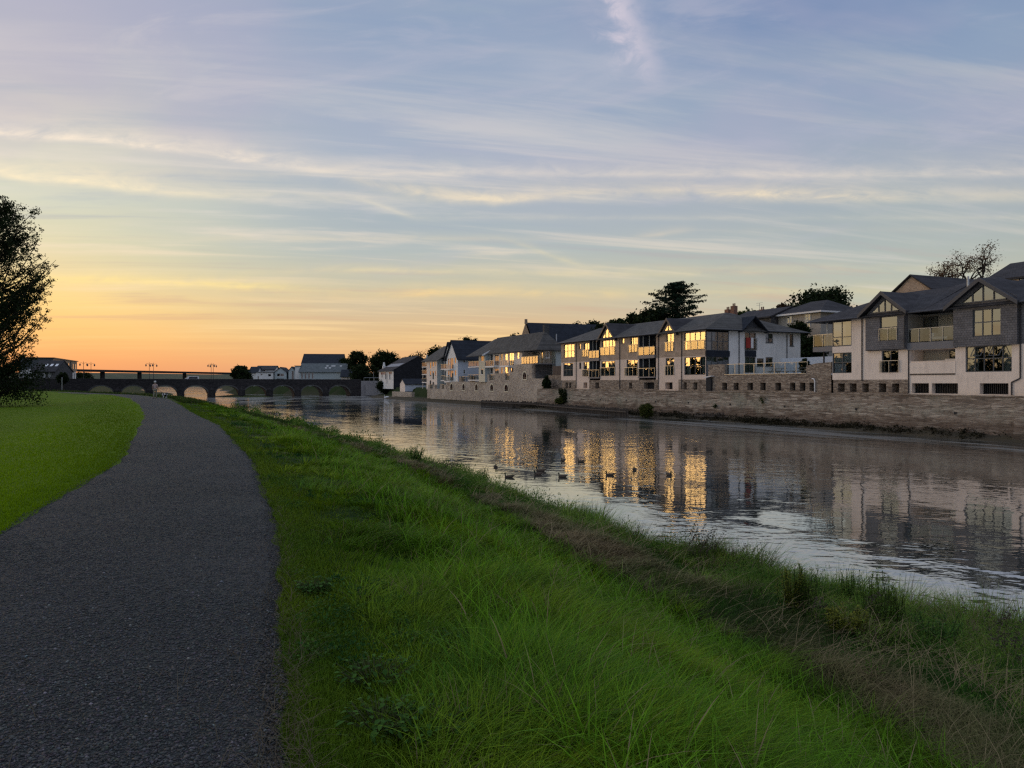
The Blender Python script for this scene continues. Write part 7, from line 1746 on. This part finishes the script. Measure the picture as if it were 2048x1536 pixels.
# --- grass tufts far along the bank and at the bridge foot
N4 = 24000; Y = sampleY(N4, 60, 200); sd_ = rng.uniform(0, 1, N4); X = cv(PR, Y)+(cv(SH, Y)-cv(PR, Y))*sd_; X += .3; z = Hgt(X, Y); ok = z > .02; X, Y, z = X[ok], Y[ok], z[ok]
hh = rng.uniform(0, 1, (len(X), 1)); o = blades(np.stack([X, Y, z], 1), rng.uniform(.15, .45, len(X)), Y*.0013, rng.uniform(-3, 3, len(X)), rng.uniform(.1, .7, len(X)), np.array((.035, .085, .010))*hh+np.array((.05, .06, .018))*(1-hh), 2, 'distant_grass', GM)
setp(o, 'rough grass on the far stretch of the near bank', 'grass', kind='stuff')

# --- gravel stones
def pebbles(n, y0, y1, smin, smax, name, label, seed, mat, colr):
    r = np.random.default_rng(seed); Y = sampleY(n, y0, y1, rng=r); u = r.uniform(-.01, 1.01, n); X = cv(PL, Y)+(cv(PR, Y)-cv(PL, Y))*u; ok = in_view(X, Y, 1.05); X, Y = X[ok], Y[ok]; n = len(X)
    base = np.array([(1,0,0), (0,1,0), (-1,0,0), (0,-1,0), (0,0,1), (0,0,-1)], float); fc = np.array([(0,1,4), (1,2,4), (2,3,4), (3,0,4), (1,0,5), (2,1,5), (3,2,5), (0,3,5)])
    s = (smin+(smax-smin)*r.uniform(0, 1, n)**2.5)
    sc = np.stack([s*r.uniform(.7, 1.4, n), s*r.uniform(.5, 1.0, n), s*r.uniform(.3, .65, n)], 1); a = r.uniform(0, 6.28, n)
    v = base[None]*sc[:, None]*(1+.25*r.uniform(-1, 1, (n, 6, 1)))
    ca, sa = np.cos(a)[:, None], np.sin(a)[:, None]; vx = v[..., 0]*ca-v[..., 1]*sa; vy = v[..., 0]*sa+v[..., 1]*ca
    uu = (X-cv(PL, Y))/(cv(PR, Y)-cv(PL, Y))
    z = 2.6+.004+.015*vnoise(X, Y, 45, .9)+.03*np.sin(np.clip(uu, 0, 1)*math.pi)
    co = np.stack([vx+X[:, None], vy+Y[:, None], v[..., 2]+z[:, None]+s[:, None]*.15], -1).reshape(-1, 3)
    tr = (fc[None]+(np.arange(n)*6)[:, None, None]).reshape(-1, 3)
    c = np.repeat(colr(r, n), 6, 0)
    return setp(npmesh(name, co, None, mat, tris=tr, col=c, smooth=False), label, 'gravel', kind='stuff')
SM, t_ = M('gravel_stone'); t_.put(t_.b.inputs['Base Color'], t_.new('ShaderNodeAttribute', attribute_name='col').outputs['Color']); t_.b.inputs['Roughness'].default_value = .7; spec(t_, .35)
def gcol(r, n): g = .030+.065*r.uniform(0, 1, (n, 1))**2; g = np.where(r.uniform(0, 1, (n, 1)) < .006, .20, g); return g*np.array([[.97, 1, 1.01]])*(1+.08*r.normal(0, 1, (n, 3)))
pebbles(150000, 2.3, 22, .004, .0135, 'gravel_stones', 'loose dark grey gravel chippings on the path', 3, SM, gcol)
# litter and straw ends on the path edge
N5 = 1500; Y = sampleY(N5, 2.6, 16); X = cv(PR, Y)-rng.exponential(.16, N5)+.08; k_ = rng.uniform(0, 1, N5) < .2; X = np.where(k_, cv(PL, Y)+(cv(PR, Y)-cv(PL, Y))*rng.uniform(0, 1, N5), X); ok = in_view(X, Y); X, Y = X[ok], Y[ok]
o = blades(np.stack([X, Y, np.full(len(X), 2.645)], 1), rng.uniform(.04, .13, len(X)), np.full(len(X), .0035), rng.uniform(-3.1, 3.1, len(X)), rng.uniform(1.6, 2.4, len(X)), np.array((.14, .115, .075))*rng.uniform(.5, 1.3, (len(X), 1)), 3, 'dry_stalks', GM, curl=.5)
setp(o, 'dry stalks strewn along the edge of the gravel path', 'straw', kind='stuff')

# --- ground finder
def ground_at(px, py, zoff=0):
    r = Vector(((px-1024)/F, 1, (HY-py)/F)); lo, hi = 1.0, 140.0; d = 1.5
    while d < hi:
        p = r*d
        if H+p.z <= max(float(Hgt(p.x, p.y)), 0)+zoff: break
        d *= 1.01
    p = r*d; return Vector((p.x, p.y, float(Hgt(p.x, p.y))))
def leafy_plant(label, px, py, ht, wd, kind, n_st=14, lf=.035, name='leafy_plant', seed=0, group=None, dens=38):
    g = ground_at(px, py); T = thing(name, label, 'plant', g, 0, group); r = np.random.default_rng(seed); m = MB(); L = []
    for k in range(n_st):
        a = r.uniform(0, 6.28); s = math.sqrt(r.uniform(0, 1))*.62*wd; b = Vector((math.cos(a)*s*.5, math.sin(a)*s*.5, -.03)); hh = ht*r.uniform(.65, 1.05)
        tip = Vector((math.cos(a)*s, math.sin(a)*s, hh)); mid = b.lerp(tip, .5)+Vector((r.normal(0, .03), r.normal(0, .03), 0))
        m.path([b, mid, tip], [.006, .005, .003], 5)
        for j in range(dens):
            u = r.uniform(.12, 1.0)**.75; p = b.lerp(mid, u*2) if u < .5 else mid.lerp(tip, u*2-1); L.append(tuple(p)+(1.0-.45*u,))
    m.build('stem', cmat('plant_stem', (.05, .07, .02)), T)
    L = np.array(L); c = L[:, :3]; N_ = len(c); a = r.uniform(0, 6.28, N_); el_ = r.uniform(-.1, .9, N_); ln = lf*L[:, 3]*r.uniform(.8, 1.5, N_)*1.6
    dirv = np.stack([np.cos(a)*np.cos(el_), np.sin(a)*np.cos(el_), np.sin(el_)], 1); sd = np.stack([-np.sin(a), np.cos(a), 0*a], 1)
    q0 = c; q1 = c+dirv*(ln*.5)[:, None]+sd*(ln*.17)[:, None]; q2 = c+dirv*ln[:, None]-np.array([0, 0, 1])*(ln*.15)[:, None]; q3 = c+dirv*(ln*.5)[:, None]-sd*(ln*.17)[:, None]
    co = np.stack([q0, q1, q2, q3], 1).reshape(-1, 3); npmesh('leaves', co, np.arange(N_*4).reshape(-1, 4), LF[kind], smooth=False, parent=T)
    return T
LF['sea'] = leafmat('aster_leaves', (.12, .21, .03), (.22, .30, .05), trans=.45); LF['seay'] = leafmat('yellowing_leaves', (.19, .22, .03), (.32, .31, .05), trans=.45); LF['dk'] = leafmat('dark_herb_leaves', (.05, .13, .022), (.10, .21, .04), trans=.4)
pl_ = [('tall yellowing leafy plant on the water edge, left of the three green ones', 1583, 1258, .62, .34, 'seay', 1), ('yellow-green leafy plant right beside the tall yellowing one', 1612, 1262, .60, .30, 'sea', 2),
       ('bushy green leafy plant standing out against the water, middle of the right bank', 1697, 1262, .62, .32, 'sea', 3), ('bushy green leafy plant just right of the middle one, against the water', 1752, 1288, .64, .36, 'sea', 4),
       ('open leafy plant with separate stems, rightmost of those against the water', 1787, 1300, .62, .30, 'sea', 5), ('low yellow plant in front of the green leafy ones', 1690, 1300, .30, .45, 'seay', 6),
       ('broad low leafy plant at the water edge further right', 1880, 1335, .42, .55, 'dk', 7), ('upright leafy plant by the water left of the ducks', 966, 975, .80, .42, 'dk', 8), ('small leafy plant just right of the upright one by the ducks', 1030, 992, .50, .5, 'dk', 9),
       ('short dark plant on the tip of the grassy tongue', 1130, 1032, .50, .3, 'dk', 10), ('dark leafy plant on the far water edge, above the green slope', 752, 905, .75, .8, 'dk', 11), ('feathery plant by the water between the far dark one and the upright one', 832, 935, .6, .7, 'dk', 12),
       ('dark leafy clump at the water edge farthest up the bank', 690, 885, .6, .9, 'dk', 13), ('narrow plant by the water left of the upright one', 906, 950, .45, .25, 'dk', 14)]
for (lb, px, py, ht, wd, kd, sd_) in pl_: leafy_plant(lb, px, py-(34 if py > 1100 else 8), ht*1.1, wd, kd, seed=sd_, n_st=26 if wd < .4 else 34, lf=.042 if py > 1100 else .06, group='leafy plants at the water edge')
# broad-leaved weeds in the near grass
def weed(label, px, py, r_, seed):
    g = ground_at(px, py, .1); T = thing('broadleaf_weed', label, 'weed', g, 0, 'broad-leaved weeds in the bank grass'); r = np.random.default_rng(seed); V = []; Q = []; m = MB()
    for k in range(170):
        a = r.uniform(0, 6.28); L = r.uniform(.02, .045); s = math.sqrt(r.uniform(0, 1))*r_; c = np.array([math.cos(a)*s, math.sin(a)*s, r.uniform(.02, .10)]); el_ = r.uniform(-.35, .5)
        d_ = np.array([math.cos(a+r.normal(0, .8))*math.cos(el_), math.sin(a+r.normal(0, .8))*math.cos(el_), math.sin(el_)]); sd = np.cross(d_, [0, 0, 1]); sd /= np.linalg.norm(sd); up = np.array([0, 0, 1])
        b = len(V); w_ = L*.30
        prof = [(0, .1), (.25, .8), (.5, 1.0), (.75, .75), (1, .02)]
        for (t, wv) in prof:
            p = c+d_*L*t-up*L*.25*t*t; V += [p-sd*w_*wv+up*w_*.25*wv, p, p+sd*w_*wv+up*w_*.25*wv]
        for j in range(4): Q += [(b+j*3, b+j*3+1, b+j*3+4, b+j*3+3), (b+j*3+1, b+j*3+2, b+j*3+5, b+j*3+4)]
        m.tube((c[0]*.3, c[1]*.3, 0), tuple(c), .003, .002, 4, False)
    meshobj('leaves', V, Q, LF['dk'], T); m.build('stem', cmat('weed_stem', (.05, .06, .02)), T)
for i, (px, py, r_, lb) in enumerate(((745, 1330, .22, 'broad-leaved weed patch beside the path, upper of the two near ones'), (860, 1425, .24, 'broad-leaved weed patch lower in the grass, right of the path edge'), (760, 1420, .20, 'broad-leaved weed patch closest to the gravel edge at lower centre'), (625, 1165, .14, 'small pale-leaved weed at the gravel edge halfway up'), (905, 1270, .16, 'weed half hidden in the long grass above centre of the bank'))): weed(lb, px, py, r_, 40+i)
# reed tufts with feathery heads
def reeds(label, px, py, ht, wd, n, seed, lean=.35):
    g = ground_at(px, py); g.z = max(g.z, 0); r = np.random.default_rng(seed); T = thing('reed_tuft', label, 'reeds', g, 0, 'feathery reed tufts by the water')
    a = r.uniform(0, 6.28, n); s = np.sqrt(r.uniform(0, 1, n))*wd; P_ = np.stack([np.cos(a)*s, np.sin(a)*s, np.full(n, -.05)], 1)
    la = r.normal(.15, .7, n); hgt = ht*r.uniform(.45, 1.05, n); ln = r.uniform(.1, lean, n)+.1
    col = np.array((.040, .075, .018))*(1-r.uniform(0, 1, (n, 1)))+np.array((.12, .10, .06))*r.uniform(0, 1, (n, 1))
    o = blades(P_, hgt, np.full(n, .006), la, ln, col, 4, 'blades', GM); o.parent = T
    k = n//4; idx = np.arange(k); tt = np.array([.72, .8, .88, .96]); V = []
    tipc = []
    for i in idx:
        for t in tt:
            hz = hgt[i]*(t-.35*ln[i]*t*t); hr = hgt[i]*ln[i]*t**1.7; tipc.append(P_[i]+np.array([math.cos(la[i])*hr, math.sin(la[i])*hr, hz]))
    co, q = leaves_np(np.array(tipc), 7, np.full(len(tipc), .022), .016, rng=r); npmesh('seed_heads', co, q, leafmat('seed_head_'+str(seed), (.10, .085, .06)), smooth=False, parent=T)['kind'] = 'stuff'; o['kind'] = 'stuff'
reeds('tall feathery reed tuft standing by the water in the middle of the bank', 1392, 1132, .95, .35, 190, 1)
reeds('sparse feathery reeds leaning over the water right of the tall tuft', 1490, 1142, .70, .35, 70, 2, .7)
reeds('thin reeds arching over the water at the right edge', 1985, 1320, .95, .35, 110, 3, .7)
reeds('short reeds at the end of the grassy tongue', 1150, 1045, .55, .35, 130, 4, .6)
reeds('single arching stems by the yellowing plants', 1660, 1250, .60, .5, 36, 5, .8)
reeds('tangle of yellowish reeds at the lower right corner by the water', 2035, 1350, .70, .4, 160, 6, .6)
reeds('wispy tuft beside the feathery plant up the bank', 880, 950, .75, .5, 90, 7, .7)
